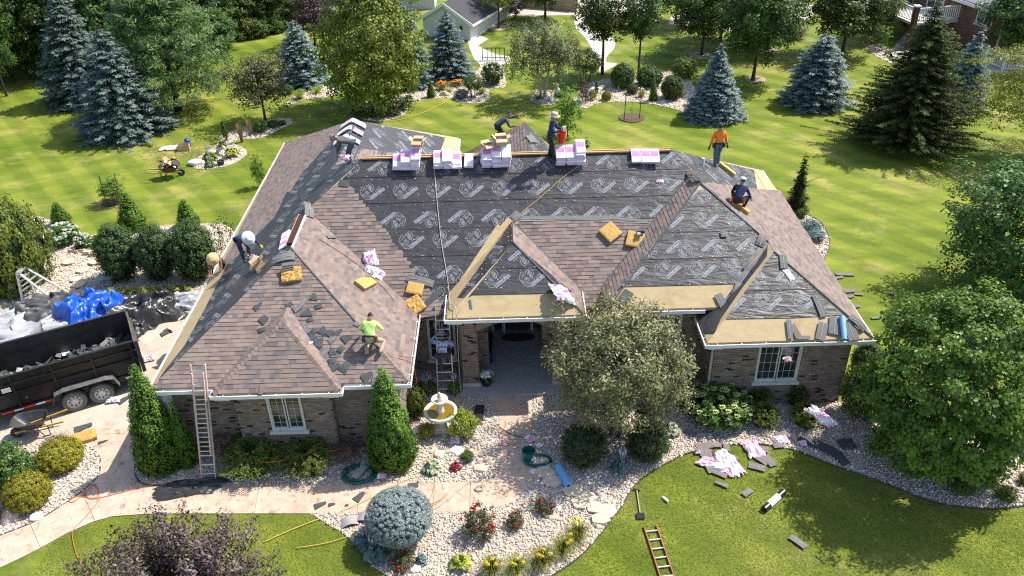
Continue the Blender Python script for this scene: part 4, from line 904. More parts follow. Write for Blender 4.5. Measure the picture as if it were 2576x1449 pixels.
def wrapper(pl, px_, py_, lx, ly, ang, label, seed, hgt=.16, pinkish=.35, n=14):
    vs, fs = crumple(0, 0, lx, ly, hgt, seed, n, ang); m = rmat(pl, pl.at(px_, py_), 0, .02); m3 = m.to_3x3(); mb = MB(); r_ = random.Random(seed)
    o0 = len(mb.v); mb.v += [m3 @ v for v in vs]
    for f in fs:
        c = vs[f[0]]; q = mnoise.noise(Vector((c.x*5, c.y*5, seed*2.0))); mb.f.append(list(f)); mb.m.append(1 if q > .5-pinkish*1.2 and q > 0 else 0); mb.c.append((1, 1, 1))
    me = mb.mesh('wrapper_scrap', [M_pinkf, M_wpink], smooth=False, fix=False); o = link('wrapper_scrap', me, None, m.translation); return tag(o, label, 'wrapper', WG)
M_wpink = mat('pink_film', (.80, .42, .56), .35, .15, 8)
wrapper(pM, 933, 653, .50, .62, .3, 'crumpled pink and white wrapper high on the left brown slope', 1, .28)
wrapper(pM, 936, 690, .85, .55, R(-30), 'large white wrapper bunched above the cut corner cushion', 2, .25, .12)
wrapper(pPE, 1412, 742, .80, .75, .4, 'pink wrapper thrown over the eave end of the porch hip', 3, .25, .5)
wrapper(pWF, 778, 867, .24, .20, 0, 'small pink and white wrapper ball on the bay hip', 4, .12)
wrapper(pWF, 807, 909, .14, .26, .5, 'thin white wrapper twist below the small bay peak', 5, .08, .1)
wrapper(pM, 1660, 457, .26, .12, 0, 'flat pink wrapper scrap at the right end of the black slope', 6, .04, .8)
wrapper(pW, 640, 650, .22, .95, R(-52), 'long pink wrapper strip held by the white hatted worker', 7, .1, .5)
wrapper(pR2F, 1984, 692, .20, .42, R(25), 'plain white paper lying on the right end wing', 8, .04, 0)
wrapper(pM, 868, 398, .34, .22, 0, 'red printed wrapper at the knees of the grey shirted worker', 9, .12, 1.2)
for k, (x, y, lx, ly, a, l) in enumerate([(1832, 1166, .55, 1.15, .35, 'curling pink wrapper strip across the lawn scraps, right arm'), (1800, 1172, 1.0, .42, -.5, 'curling pink wrapper strip across the lawn scraps, lower arm'), (1894, 1132, .55, .75, .2, 'pink wrapper wad on the lawn next to the grey shingles'), (1965, 1108, .5, .35, .1, 'pink wrapper on the gravel above the lawn edge'),
       (2020, 1118, .2, .2, 0, 'tiny lilac wrapper ball at the bed edge by the right yews'), (1755, 1140, .18, .14, 0, 'tiny pink scrap at the corner of the lawn'), (1100, 1080, .1, .1, 0, 'small white scrap beside the fountain foot'), (1048, 1084, .42, .3, .3, 'pink and white wrapper in the gravel left of the fountain'), (1144, 1112, .3, .26, 0, 'pink wrapper tuft below the lime shrub'), (960, 1200, .28, .2, 0, 'lilac wrapper scrap at the foot of the right cone evergreen'),
       (1332, 1106, .26, .3, .6, 'pink wrapper flag beside the green bucket'), (1342, 1157, .16, .16, 0, 'lilac scrap on the green hose tangle'), (1262, 1116, .14, .18, 0, 'lilac scrap on the pink walk'), (1025, 998, .3, .3, .2, 'pink wrapper hanging by the downspout at the left wing corner'), (1676, 1066, .3, .16, 0, 'pink scrap on the striped hosta'), (375, 905, .42, .26, .3, 'white and red wrapper behind the trailer tailgate'), (285, 1010, .45, .2, .2, 'white scrap behind the rear trailer wheel'), (432, 374, 1.3, .5, .1, 'white sheet lying on the back lawn'), (134, 1115, .3, .2, 0, 'white paper in the dry grass by the drive'), (2065, 1050, .42, 1.0, .45, 'pink and lilac film flying over the right yew')]):
    wrapper(GR if k != 19 else Flat(.9), x, y, lx, ly, a, l, 20+k, .16, .4 if 'white s' not in l else .05, 12)
wrapper(Flat(2.3), 1980, 906, .25, .2, .2, 'pink film caught in front of the right wing window', 61, .12, .6)
# --- loose shingle scraps
M_scr = [mat('scrap_dark', (.060, .066, .068), .8, .3, 20, .2, 150), mat('scrap_grey', (.155, .148, .142), .85, .2, 25, .2, 150), mat('scrap_brown', (.19, .15, .135), .9, .2, 20, .2, 150)]
def scrap(pl, px_, py_, ang, lx, ly, kind, label, grp, off=.04, sk=0.0, bend=0.0, stripe=True):
    m = rmat(pl, pl.at(px_, py_), ang, off); m3 = m.to_3x3().to_4x4(); mb = MB(); n = 5
    for i in range(n):
        x0, x1 = (i/n-.5)*lx, ((i+1)/n-.5)*lx; z = lambda x: bend*(1-(2*x/lx)**2)
        mb.add([(x0, -ly/2+sk*x0, z(x0)), (x1, -ly/2+sk*x1, z(x1)), (x1, ly/2-sk*x1*.3, z(x1)), (x0, ly/2-sk*x0*.3, z(x0)), (x0, -ly/2+sk*x0, z(x0)-.008), (x1, -ly/2+sk*x1, z(x1)-.008), (x1, ly/2-sk*x1*.3, z(x1)-.008), (x0, ly/2-sk*x0*.3, z(x0)-.008)],
               [(0, 1, 2, 3), (7, 6, 5, 4), (0, 4, 5, 1), (3, 2, 6, 7), (0, 3, 7, 4), (1, 5, 6, 2)], kind if not (kind == 1 and i > 2 and stripe == 2) else 2, m3)
    if stripe and kind == 1: mb.box((0, 0, bend+.004), (lx*.94, .014, .004), 3, m3)
    me = mb.mesh('shingle_scrap', M_scr+[M_ink]); o = link('shingle_scrap', me, None, m.translation); return tag(o, label, 'shingle', grp)
L_ = 'dark torn shingle scrap scattered on the brown front slope of the left wing'
for k, (x, y, a, lx, ly, sk) in enumerate([(762, 765, 1.2, .38, .16, .2), (790, 748, 1.5, .34, .2, .3), (770, 790, .8, .3, .2, -.2), (780, 806, .3, .3, .16, .1), (728, 768, .9, .3, .2, .3), (745, 778, 2.0, .26, .18, .2), (802, 772, .4, .26, .16, 0), (650, 771, 1.0, .4, .2, .2), (664, 805, .7, .36, .24, .5), (660, 831, .1, .34, .18, .4), (767, 826, 2.2, .5, .26, .1), (786, 850, 2.1, .5, .2, .1), (790, 835, 1.0, .3, .2, 0), (812, 832, .8, .36, .22, .3), (826, 838, 2.4, .4, .2, .2), (838, 855, .9, .3, .24, 0), (850, 838, .6, .4, .2, .4), (868, 852, 2.6, .36, .2, .2), (858, 880, 1.1, .34, .2, .2), (835, 885, 2.0, .3, .2, .3), (815, 890, .5, .4, .22, 0), (836, 910, .4, .36, .2, .2), (805, 865, 1.7, .3, .3, 0), (842, 925, .6, .34, .22, 0), (795, 868, .2, .4, .24, .2), (897, 815, 1.3, .2, .14, .2), (640, 880, .4, .26, .2, .2), (800, 965, .3, .5, .2, .1), (745, 975, .0, .8, .2, 0), (925, 948, .7, .4, .3, .2), (945, 955, 1.3, .5, .26, 0), (968, 950, 2.2, .4, .18, .3), (980, 962, .0, .5, .12, 0), (868, 925, 1.0, .4, .3, 0)]):
    q_ = random.Random(k); lx *= q_.uniform(.6, 1.05); ly *= q_.uniform(.6, 1.0); sk = sk+q_.uniform(-.45, .5); a += q_.uniform(-.3, .3)
    scrap(pWF, x, y, a, lx, ly, 0 if k % 5 else 1, L_, 'scraps on the left wing', .038+.009*(k % 3), sk, .0 if k % 3 else .02)
Lr = 'grey shingle piece lying in the valley of the right end wing'
for k, (x, y, a, lx, ly) in enumerate([(1926, 636, .9, .62, .30), (1905, 648, .9, .6, .3), (1890, 665, .85, .7, .3), (1915, 605, 1.1, .5, .28), (1872, 700, .9, .8, .28), (1855, 730, 1.0, .5, .28)]):
    scrap(pR1F, x, y, a, lx, ly, 1, Lr, 'shingle pieces in the right valley', .05+.02*(k % 3), 0, .05, 2)
for x, y, a, lx, ly, kd, pl, l in [(1815, 762, 1.9, .62, .26, 1, pR1F, 'upright shingle strip standing in the gutter corner, left of a pair'), (1838, 752, .6, .6, .22, 1, pR1F, 'folded shingle strip in the gutter corner, right of a pair'), (1820, 590, 0, .22, .24, 1, pR1F, 'small square shingle scrap high on the right black slope'), (1570, 752, .9, .62, .34, 0, pR1F, 'dark grey shingle lying askew on the tan eave strip'), (1985, 830, 1.5, .66, .16, 1, pR2F, 'long shingle standing across the tan strip of the right end wing'), (2000, 835, 1.9, .5, .2, 2, pR2F, 'brown shingle end beside the long standing shingle'), (2021, 851, 0, .4, .12, 1, pR2F, 'small shingle offcut above the right end gutter'),
                                   (2066, 835, 1.2, .6, .3, 1, pR2F, 'grey shingle leaning on the right gutter'), (2098, 820, 1.3, .62, .34, 1, pR2F, 'wide grey shingle left of the blue roll'), (2140, 835, 1.7, .6, .34, 1, pR2F, 'wide grey shingle right of the blue roll'), (2155, 815, 2.2, .6, .2, 1, pR2F, 'curled grey shingle at the far right eave corner'), (2060, 770, 1.75, .8, .22, 1, pR2F, 'long shingle strip on the black felt of the right end wing'), (1970, 660, 1.5, .5, .24, 1, pR2F, 'grey felt patch below the small right peak'),
                                   (1088, 752, .75, .9, .2, 0, pM, 'long dark strip in the valley above the ragged orange cushion'), (1057, 708, R(-16), .95, .26, 1, pM, 'bent grey shingle flap over the yellow cushion'), (866, 463, R(-8), .36, .26, 0, pM, 'dark shingle square at the top of the left laid field'), (1298, 545, R(45), .34, .3, 1, pM, 'grey shingle corner at the porch peak'), (1755, 452, .7, .75, .26, 1, pR1W, 'bent grey starter shingle over the right wing ridge'), (1740, 440, .7, .7, .2, 2, pR1W, 'bent brown shingle over the right wing ridge'),
                                   (775, 530, .25, .9, .34, 1, pWE, 'wide bent shingle cap over the end of the left wing ridge'), (715, 652, .2, .7, .26, 1, pWF, 'long bent shingle cap just below the left wing peak'), (832, 598, R(-48), .36, .16, 1, pWE, 'light metal flashing scrap on the left wing east slope'), (695, 922, R(-40), .26, .1, 1, pWF, 'thin pale scrap in the middle of the bay slope'), (660, 980, R(80), .3, .14, 2, pBF, 'brown shingle scrap hanging at the bay gutter'), (1293, 392, .1, .5, .3, 0, pCW, 'dark square board lying on the rear gable slope'), (1335, 352, R(-30), 1.0, .34, 1, pCE, 'dark plank of shingles sliding off the rear gable')]:
    scrap(pl, x, y, a, lx, ly, kd, l, 'loose shingle pieces on the roof', .06, 0, .08 if 'bent' in l or 'curled' in l else .01)
for k, (dx, dz_) in enumerate(((0, .0), (.02, .03), (-.01, .06))): scrap(pWF, 728, 682+(-4*k), R(10), .36, .12, 1, 'grey shingle tab on the torn cushion, %s of three' % ('lowest', 'middle', 'topmost')[k], 'shingle tabs on the torn cushion', .19+dz_, 0, 0, False)
Lg = 'grey shingle offcut lying on the grass east of the house'
for x, y, a, lx, ly in [(2126, 691, -.1, .75, .2), (2110, 699, .2, .4, .16), (2138, 733, .1, .45, .2), (2160, 741, -.2, .35, .14), (2141, 747, .3, .3, .14), (2152, 772, .2, .4, .16), (2244, 739, -.2, .25, .14), (2203, 800, .1, .35, .15)]: scrap(GR, x, y, a, lx, ly, 1, Lg, 'shingle offcuts on the east grass', .03)
Lf = 'grey and brown shingle offcut on the front lawn near the pink strips'
for x, y, a, lx, ly in [(1762, 1130, 1.8, .5, .2), (1780, 1122, .2, .4, .26), (1776, 1140, 1.2, .4, .3), (1800, 1122, 0, .36, .18), (1828, 1128, 1.4, .3, .2), (1797, 1155, 2.2, .4, .24), (1820, 1150, 1.3, .36, .14), (1788, 1178, 1.7, .44, .3), (1808, 1192, -.6, .5, .2), (1843, 1158, 1.0, .4, .24), (1910, 1130, -.3, .55, .26), (1918, 1155, -.9, .5, .36), (1935, 1160, 1.9, .5, .26), (1904, 1176, -.4, .5, .26), (1958, 1122, .1, .34, .22), (1966, 1096, -.2, .4, .26), (1815, 1220, -.6, .4, .12), (1880, 1240, .6, .36, .2), (2007, 1364, -.9, .5, .2), (1735, 1090, -.4, .4, .16), (1745, 1103, -.5, .3, .2)]: scrap(GR, x, y, a, lx, ly, 1, Lf, 'shingle offcuts on the front lawn', .035, 0, .01, 2)
Ld = 'black shingle offcut dropped on the paved drive or path'
for x, y, a, lx, ly in [(210, 1076, .5, .55, .26), (312, 1006, .8, .4, .2), (343, 1024, 0, .34, .26), (260, 1112, .4, .3, .08), (425, 833, -.6, .4, .12), (418, 838, .6, .4, .2), (355, 905, .3, .3, .16), (806, 1271, .4, .35, .16), (835, 1270, .2, .2, .1), (905, 1250, .9, .38, .2), (1040, 1223, .2, .3, .22), (404, 1296, .1, .36, .16), (873, 1272, 0, .1, .06), (1238, 1278, .2, .12, .08), (1500, 1005, .2, .2, .14), (1330, 985, .3, .2, .1), (358, 1080, 1.2, .3, .2), (362, 1066, .5, .2, .1)]: scrap(GR, x, y, a, lx, ly, 0, Ld, 'shingle offcuts on the paving', .03, .3)
for x, y, a, lx, ly, l in [(2062, 1126, -.75, 1.35, .36, 'long black strip curled on the right gravel bed, upper'), (2107, 1150, -1.2, .8, .3, 'long black strip curled on the right gravel bed, lower'), (2130, 1120, .1, .5, .4, 'black felt square on the gravel in front of the big maple')]: scrap(GR, x, y, a, lx, ly, 0, l, 'black felt strips on the gravel', .05, 0, .05)
# --- buckets, rolls, tools on the roof
def bucket(pos, r, h, m, label, name='bucket', cat='bucket'):
    t = thing(name, label, cat, pos); mb = MB(); mb.lathe([(r*.82, 0), (r, h), (r*1.06, h), (r*1.06, h-.03), (r*.96, h-.03), (r*.94, h-.004), (r*.78, .02)], 18); mb.build('bucket_body', m, t, smooth=False)
    mb = MB(); mb.tube([(r*1.05*math.cos(a), r*.25*math.sin(a)-r*.55*0, h-.05-.12*math.sin(a)) for a in np.linspace(0, math.pi, 9)], .006, 5); mb.build('wire_handle', M_alu, t); return t
bucket(on_ridge(1412)+Vector((0, -.05, .42)), .16, .40, M_red, 'bright red plastic bucket on the right hand bundle stack')
def roll(p, q, r, label, m, name='membrane_roll', cat='roll', band=None, grp=None):
    t = thing(name, label, cat, (p+q)/2, grp); d = q-p; L = d.length; M_ = d.to_track_quat('Z', 'Y').to_matrix().to_4x4(); mb = MB(); mb.lathe([(r*.3, -L/2+.01), (r*.35, -L/2), (r, -L/2), (r, L/2), (r*.35, L/2), (r*.3, L/2-.01)], 18, M=M_); mb.build('roll_body', m, t, smooth=False)
    mb = MB(); mb.lathe([(r*.32, -L/2-.012), (r*.32, L/2+.012)], 12, M=M_); mb.build('core_tube', M_dark if band is None else M_black, t)
    if band: mb = MB(); mb.lathe([(r*1.02, -L*.26), (r*1.04, -L*.26), (r*1.04, L*.22), (r*1.02, L*.22)], 18, M=M_); mb.build('paper_band', M_pinkf, t)
    return t
M_blue = mat('blue_membrane', (.20, .42, .68), .4, .12, 5)
roll(pR2F.at(2115, 800)+pR2F.n*.12, pR2F.at(2121, 858)+pR2F.n*.12, .085, 'pale blue membrane roll lying down the right end wing', M_blue)
def blob(name, pts, m, label, cat, w_=.06, grp=None, parts=()):
    t = thing(name, label, cat, pts[0], grp); mb = MB()
    for a, b, ww, hh in parts: mb.bar(Vector(a), Vector(b), ww, hh)
    mb.build('tool_body', m, t, bevel=.006); return t
q = pM.at(1608, 594)+pM.n*.17
ng = blob('nail_gun', [q], M_black, 'black nail gun on the orange cushion', 'nail gun', parts=[((-.12, 0, .05), (.14, .02, .07), .08, .09), ((.02, 0, .06), (.04, -.16, .02), .045, .05)])
mb = MB(); mb.lathe([(.06, 0), (.07, .01), (.07, .06), (.06, .07)], 14, M=Matrix.Translation((-.06, -.1, .02))); mb.build('nail_drum', M_alu, ng)
# --- ropes and hoses
def line(name, pts, r, m, label, cat, k=5):
    q = fol(pts, k, False); o0 = q[0]; mb = MB(); mb.tube([p-o0 for p in q], r, 6); me = mb.mesh(name, m, True); o = link(name, me, None, o0); return tag(o, label, cat)
M_hose = mat('grey_hose', (.42, .38, .33), .5); M_rope = mat('yellow_rope', (.62, .42, .10), .7); M_orange = mat('orange_cord', (.62, .13, .04), .5)
mp_ = lambda L, pl, off=.04: [pl.at(*p)+pl.n*off for p in L]
line('air_hose', mp_([(1094, 412), (1094, 440), (1098, 490), (1106, 570), (1112, 620), (1124, 690), (1130, 738)], pM, .05)+[pPW.at(1133, 768)+Vector((0, 0, .06)), pPF.at(1144, 772)+Vector((0, 0, .05)), P1.lerp(P2, .075)+Vector((0, -.02, .06)), at_y(1152, 870, yP+.02), at_y(1156, 940, yP+.2), at(1161, 1000, .06)], .012, M_hose, 'long grey air hose down the black slope and off the porch', 'hose')
line('safety_rope', mp_([(1466, 412), (1420, 445), (1360, 497), (1298, 549)], pM, .04)+mp_([(1262, 588), (1180, 692), (1132, 752)], pM, .06), .010, M_rope, 'yellow safety rope from the ridge stack to the porch peak', 'rope')
line('safety_rope', mp_([(803, 603), (840, 627), (900, 668), (960, 722), (992, 760)], pWE, .03), .010, M_gry2, 'dark thin rope across the east slope of the left wing', 'rope')
line('extension_cord', [pWE.at(968, 894)+pWE.n*.03, pWE.at(1000, 902)+pWE.n*.03, pWE.at(1033, 914)+pWE.n*.05, at_x(1044, 935, xWr+.05), at(1052, 985, .4), at(1060, 1010, .05)], .011, M_orange, 'red cord over the left wing gutter down to the flower bed', 'cord')
# ================================================================== people
M_skin = mat('skin', (.34, .19, .125), .55, .08, 6); M_boot = mat('work_boots', (.07, .05, .04), .7); M_hairm = mat('dark_hair', (.02, .015, .012), .6)
def cloth(n, c, v=.32): return mat(n, c, .85, v, 9, .25, 30)
C_jean = cloth('blue_jeans', (.09, .14, .22)); C_dkjean = cloth('dark_jeans', (.05, .065, .10)); C_blk = cloth('black_work_trousers', (.022, .021, .022)); C_khaki = cloth('khaki_trousers', (.42, .32, .20)); C_navy = cloth('navy_shirt', (.025, .035, .085)); C_blue = cloth('deep_blue_hoodie', (.02, .03, .12)); C_grey = cloth('grey_shirt', (.10, .10, .105)); C_dgrey = cloth('charcoal_shirt', (.06, .065, .07))
C_or = cloth('orange_shirt', (.85, .22, .02), .1); C_lime = cloth('lime_shirt', (.60, .82, .22), .10); M_glove = mat('yellow_gloves', (.62, .42, .05), .8); M_dglove = mat('dark_gloves', (.03, .03, .03), .8)
def plaid(name, base, l1, l2, sc_=26):
    m = mat(name, base, .85, .08, 9); nt = m.node_tree; N = nt.nodes; L = nt.links; tc = N.new('ShaderNodeTexCoord'); out = None; b = N['Principled BSDF']; src = b.inputs['Base Color'].links[0].from_socket
    for ax, c in (('X', l1), ('Z', l2), ('Y', l1)):
        w_ = N.new('ShaderNodeTexWave'); w_.bands_direction = ax; w_.inputs['Scale'].default_value = sc_/6.28*1.6; w_.inputs['Distortion'].default_value = .4; L.new(tc.outputs['Object'], w_.inputs[0])
        r_ = N.new('ShaderNodeMapRange'); r_.inputs[1].default_value = .55; r_.inputs[2].default_value = .75; r_.inputs[4].default_value = .75; L.new(w_.outputs['Fac'], r_.inputs[0])
        x = N.new('ShaderNodeMix'); x.data_type = 'RGBA'; L.new(r_.outputs[0], x.inputs[0]); L.new(src, x.inputs[6]); x.inputs[7].default_value = (*c, 1); src = x.outputs[2]
    L.new(src, b.inputs['Base Color']); return m
C_plred = plaid('red_plaid_shirt', (.33, .13, .13), (.10, .05, .06), (.55, .33, .32)); C_plblue = plaid('blue_plaid_shirt', (.72, .73, .75), (.10, .14, .36), (.16, .20, .42))
def ik(a, b, l1, l2, pole):                   # joint between a and b, bent towards pole
    a = Vector(a); b = Vector(b); d = b-a; L = min(d.length, (l1+l2)*.995); dn = d.normalized(); x = (l1*l1-l2*l2+L*L)/(2*L); h = math.sqrt(max(l1*l1-x*x, 0))
    p = Vector(pole); p = p-dn*p.dot(dn)
    if p.length < 1e-4: p = Vector((0, 1, 0))
    return a+dn*x+p.normalized()*h
def person(pos, hd, label, shirt, pants, pelvis, lean, hands, feet, head=(0, 0), side=0.0, kp=((-.1, 1, .1), (.1, 1, .1)), ep=((-.6, -.5, -.6), (.6, -.5, -.6)), hat=None, glove=None, belt=None, sleeves=True, hairc=True, scale=1.0, hold=None):
    """pose in metres: x right, y the way the body faces; lean = forward bend of trunk in degrees"""
    t = thing('person', label, 'person', pos); Rz = Matrix.Rotation(math.atan2(-hd[0], hd[1]), 3, 'Z')*scale
    pv = Vector(pelvis); la = R(lean); up = Vector((math.sin(side), math.sin(la), math.cos(la))).normalized(); fw = Vector((0, math.cos(la), -math.sin(la))); rt = up.cross(fw)*-1; rt = Vector((1, 0, 0))
    sp = pv+up*.17; ch = pv+up*.36+fw*.01; nk = pv+up*.50; hdir = (up*math.cos(R(head[0]))+fw*math.sin(R(head[0]))).normalized()
    # head direction: tilt back towards upright by head[1]
    hdir = (hdir*(1-head[1])+UPZ*head[1]).normalized(); hb = nk+hdir*.09; hc = nk+hdir*.185+fw*.02; ht = nk+hdir*.275
    V = [pv, sp, ch, nk, hb, hc, ht]; rad = [(.165, .125), (.155, .115), (.185, .125), (.062, .062), (.072, .085), (.088, .105), (.05, .06)]; E = [(0, 1), (1, 2), (2, 3), (3, 4), (4, 5), (5, 6)]; seg = [2, 1, 1, 0, 0, 0]
    seg[0] = 1
    arms = []
    for i, s_ in enumerate((-1, 1)):
        sh = ch+rt*s_*.185+up*.085; wr = Vector(hands[i]); el = ik(sh, wr, .29, .26, ep[i]); dv = wr-sh
        if dv.length > .54: wr = sh+dv.normalized()*.54; el = sh+dv.normalized()*.29
        o = len(V); V += [sh, el, wr]; rad += [(.075, .075), (.055, .055), (.038, .038)]; E += [(2, o), (o, o+1), (o+1, o+2)]; seg += [1, 1, 1 if sleeves else 0]; arms.append((el, wr))
    for i, s_ in enumerate((-1, 1)):
        hp_ = pv+rt*s_*.095-up*.03; an = Vector(feet[i]); kn = ik(hp_, an, .43, .42, kp[i]); dv = an-hp_
        if dv.length > .845: an = hp_+dv.normalized()*.845
        ty = Vector((0, 1, 0)) if len(feet[i]) == 3 else Vector((0, 1, 0)); toe = an+Vector((s_*.03, .16, -.055)); heel = an+Vector((0, -.03, -.05)); o = len(V); V += [hp_, kn, an, toe]; rad += [(.105, .11), (.075, .077), (.060, .060), (.046, .038)]; E += [(0, o), (o, o+1), (o+1, o+2), (o+2, o+3)]; seg += [2, 2, 2, 3]
    W = [Rz @ v for v in V]
    me = bpy.data.meshes.new('sk'); me.from_pydata(W, E, []); ob = bpy.data.objects.new('sk', me); COL.objects.link(ob); ob.modifiers.new('Skin', 'SKIN'); sub = ob.modifiers.new('Sub', 'SUBSURF'); sub.levels = 2
    for sv, r_ in zip(me.skin_vertices[0].data, rad): sv.radius = (r_[0]*scale, r_[1]*scale)
    me.skin_vertices[0].data[0].use_root = True
    bpy.context.view_layer.update(); dg = bpy.context.evaluated_depsgraph_get(); body = bpy.data.meshes.new_from_object(ob.evaluated_get(dg)); bpy.data.objects.remove(ob)
    # fingers, nose, ears joined to the body
    bm = bmesh.new(); bm.from_mesh(body); nb = len(bm.faces); mb = MB()
    hm = 4 if glove else 0
    for el, wr in arms:
        d = (wr-el).normalized(); sd = d.cross(Vector((.2, .3, .9))).normalized(); nn = d.cross(sd)
        mb.tube([wr-d*.01, wr+d*.045, wr+d*.09], [.028, .036, .030], 7, hm)
        for f, (o, L_) in enumerate(((-.027, .062), (-.009, .075), (.009, .070), (.026, .055))):
            b = wr+d*.08+sd*o; mb.tube([b, b+d*L_*.55+nn*.012, b+d*L_*.85+nn*.035], [.010, .009, .007], 5, hm)
        mb.tube([wr+d*.02-sd*.03, wr+d*.06-sd*.055+nn*.01, wr+d*.085-sd*.058+nn*.02], [.012, .010, .008], 5, hm)
    fwd = (fw-hdir*fw.dot(hdir)).normalized(); xr = hdir.cross(fwd)
    mb.add([hc+fwd*.095+hdir*.02, hc+fwd*.105-hdir*.03+xr*.014, hc+fwd*.125-hdir*.025, hc+fwd*.105-hdir*.03-xr*.014], [(0, 1, 2), (0, 2, 3), (1, 3, 2)], 0)
    for s_ in (-1, 1):
        mb.tube([hc+xr*s_*.09-hdir*.03, hc+xr*s_*.102-fwd*.005, hc+xr*s_*.09+hdir*.03], [.012, .02, .01], 5, 0)
        mb.box(hc+fwd*.099+xr*s_*.034+hdir*.018, (.014, .014, .01), 5)
    mb.box(hc+fwd*.098-hdir*.052, (.04, .012, .008), 6)
    o0 = [bm.verts.new(Rz @ v) for v in mb.v]; fm = []
    for f, m_ in zip(mb.f, mb.m):
        try: q = bm.faces.new([o0[i] for i in f]); fm.append((q, m_))
        except ValueError: pass
    segs = [(W[a], W[b], k) for (a, b), k in zip(E, seg)]
    bm.normal_update()
    for v in bm.verts:                      # folds in the clothes
        if (v.co-(Rz @ hc)).length > .17*scale: v.co += v.normal*(.011*mnoise.noise(v.co*13)+.007*mnoise.noise(v.co*27+Vector((3, 1, 2))))
    for f in bm.faces:
        f.smooth = True
    for q, m_ in fm: q.material_index = m_
    ns = {q for q, _ in fm}; neck = Rz @ (nk+hdir*.03); hz_ = Rz @ hc
    for f in bm.faces:
        if f in ns: continue
        c = f.calc_center_median(); best = 9; bk = 1
        for (a, b, k), (ea, eb) in zip(segs, E):
            ab = b-a; tt = max(0, min(1, (c-a).dot(ab)/ab.length_squared)); dd = (c-(a+ab*tt)).length-(rad[ea][0]*(1-tt)+rad[eb][0]*tt)*.9
            if dd < best: best = dd; bk = k
        if bk == 1 and (c-W[0]).dot(Rz @ up) < .02*scale: bk = 2
        if bk == 0 and hairc and ((c-hz_).dot(Rz @ hdir) > .045 or ((c-hz_).dot(Rz @ fwd) < -.03 and (c-hz_).dot(Rz @ hdir) > -.05)): bk = 7
        f.material_index = bk
    body.materials.clear(); bm.to_mesh(body); bm.free()
    for m_ in (M_skin, shirt, pants, M_boot, glove or M_skin, M_hairm, mat('lips', (.22, .09, .07), .6), M_hairm): body.materials.append(m_)
    link('body', body, t)
    q = (Rz.to_4x4() @ Matrix.Translation(hc)) @ Matrix((xr, fwd, hdir)).transposed().to_4x4()
    if hat:
        kind, hm_ = hat; mb = MB()
        if kind == 'cap': mb.lathe([(.118, .02), (.116, .06), (.09, .115), (.03, .135)], 14, M=q, sy=1.12); mb.box((0, .15, .035), (.15, .11, .012), 0, q)
        else:
            br = dict(boonie=.20, straw=.225, cowboy=.21, wide=.235)[kind]; mb.lathe([(br, .028), (br, .036), (.13, .05), (.118, .10), (.10, .135), (.05, .145), (.02, .138)], 18, M=q, sy=1.06)
        ho = mb.build('hat', hm_, t, smooth=True)
        if kind in ('cowboy', 'straw', 'boonie'): mb = MB(); mb.lathe([(.122, .052), (.126, .054), (.124, .078), (.119, .078)], 16, M=q, sy=1.06); mb.build('hat_band', M_black, ho)
    if belt:
        mb = MB(); q2 = Rz.to_4x4() @ Matrix.Translation(pv+up*.06) @ Matrix((Vector((1, 0, 0)), fw, up)).transposed().to_4x4()
        mb.lathe([(.168, -.03), (.176, -.03), (.176, .03), (.168, .03)], 16, M=q2, sy=.80); bo = mb.build('tool_belt', M_black, t)
        mb = MB(); mb.box((-.19, .02, -.10), (.09, .17, .20), 0, q2); mb.build('tool_pouch', belt, bo, bevel=.015); mb = MB(); mb.box((.19, -.02, -.09), (.08, .14, .17), 0, q2); mb.build('tool_pouch', belt, bo, bevel=.015)
    if hold: hold(t, Rz.to_4x4(), arms)
    return t
M_strawh = mat('straw_hat', (.62, .44, .20), .8, .15, 30); M_whiteh = mat('white_hat', (.66, .66, .65), .8, .06, 9); M_greyh = mat('grey_felt_hat', (.20, .20, .21), .85, .1, 9); M_tanh = mat('tan_boonie', (.36, .31, .24), .85, .1, 9); M_dcap = mat('dark_cap', (.03, .03, .035), .8); M_lcap = mat('pale_blue_cap', (.50, .58, .68), .8, .2, 9); M_brnp = mat('brown_leather', (.09, .04, .03), .7, .3, 9)
# orange shirt, seen from behind
person(pE.at(1802, 421)+Vector((0, 0, .02)), (-.12, 1), 'worker in orange long sleeved shirt, jeans and dark cap walking away on the right end', C_or, C_jean, (0, 0, .93), 4, [(-.36, .02, .84), (.36, .03, .82)], [(-.10, -.10, .06), (.10, .14, .10)], head=(8, .3), hat=('cap', M_dcap), glove=M_dglove, belt=M_black)
# navy hoodie with boonie hat standing on the ridge
def held_cup(t, Rz, arms): mb = MB(); mb.lathe([(.04, -.08), (.05, .08)], 10, M=Rz @ Matrix.Translation(arms[1][1]+Vector((0, .1, .04)))); mb.build('held_roll', M_pinkf, t)
person(on_ridge(1386)+Vector((0, -.28, -.16)), (.95, -.25), 'standing worker in deep blue hoodie, black trousers and tan boonie hat beside the red bucket', C_blue, C_blk, (0, -.02, .94), 5, [(-.10, .34, 1.16), (.16, .36, 1.22)], [(-.11, -.12, .06), (.11, .10, .06)], head=(12, .2), hat=('boonie', M_tanh), belt=M_black, hold=held_cup, scale=1.04)
# lime shirt kneeling
person(pWF.at(935, 893)+Vector((0, .05, .02)), (.10, 1), 'worker in lime yellow shirt and khaki trousers kneeling on the left wing hip', C_lime, C_khaki, (0, .02, .56), 28, [(-.30, .42, .62), (.25, .50, .66)], [(-.10, -.16, .10), (.30, -.14, .16)], head=(10, .0), kp=((-.3, 1, -.4), (.5, 1, -.2)), belt=M_brnp, sleeves=False)
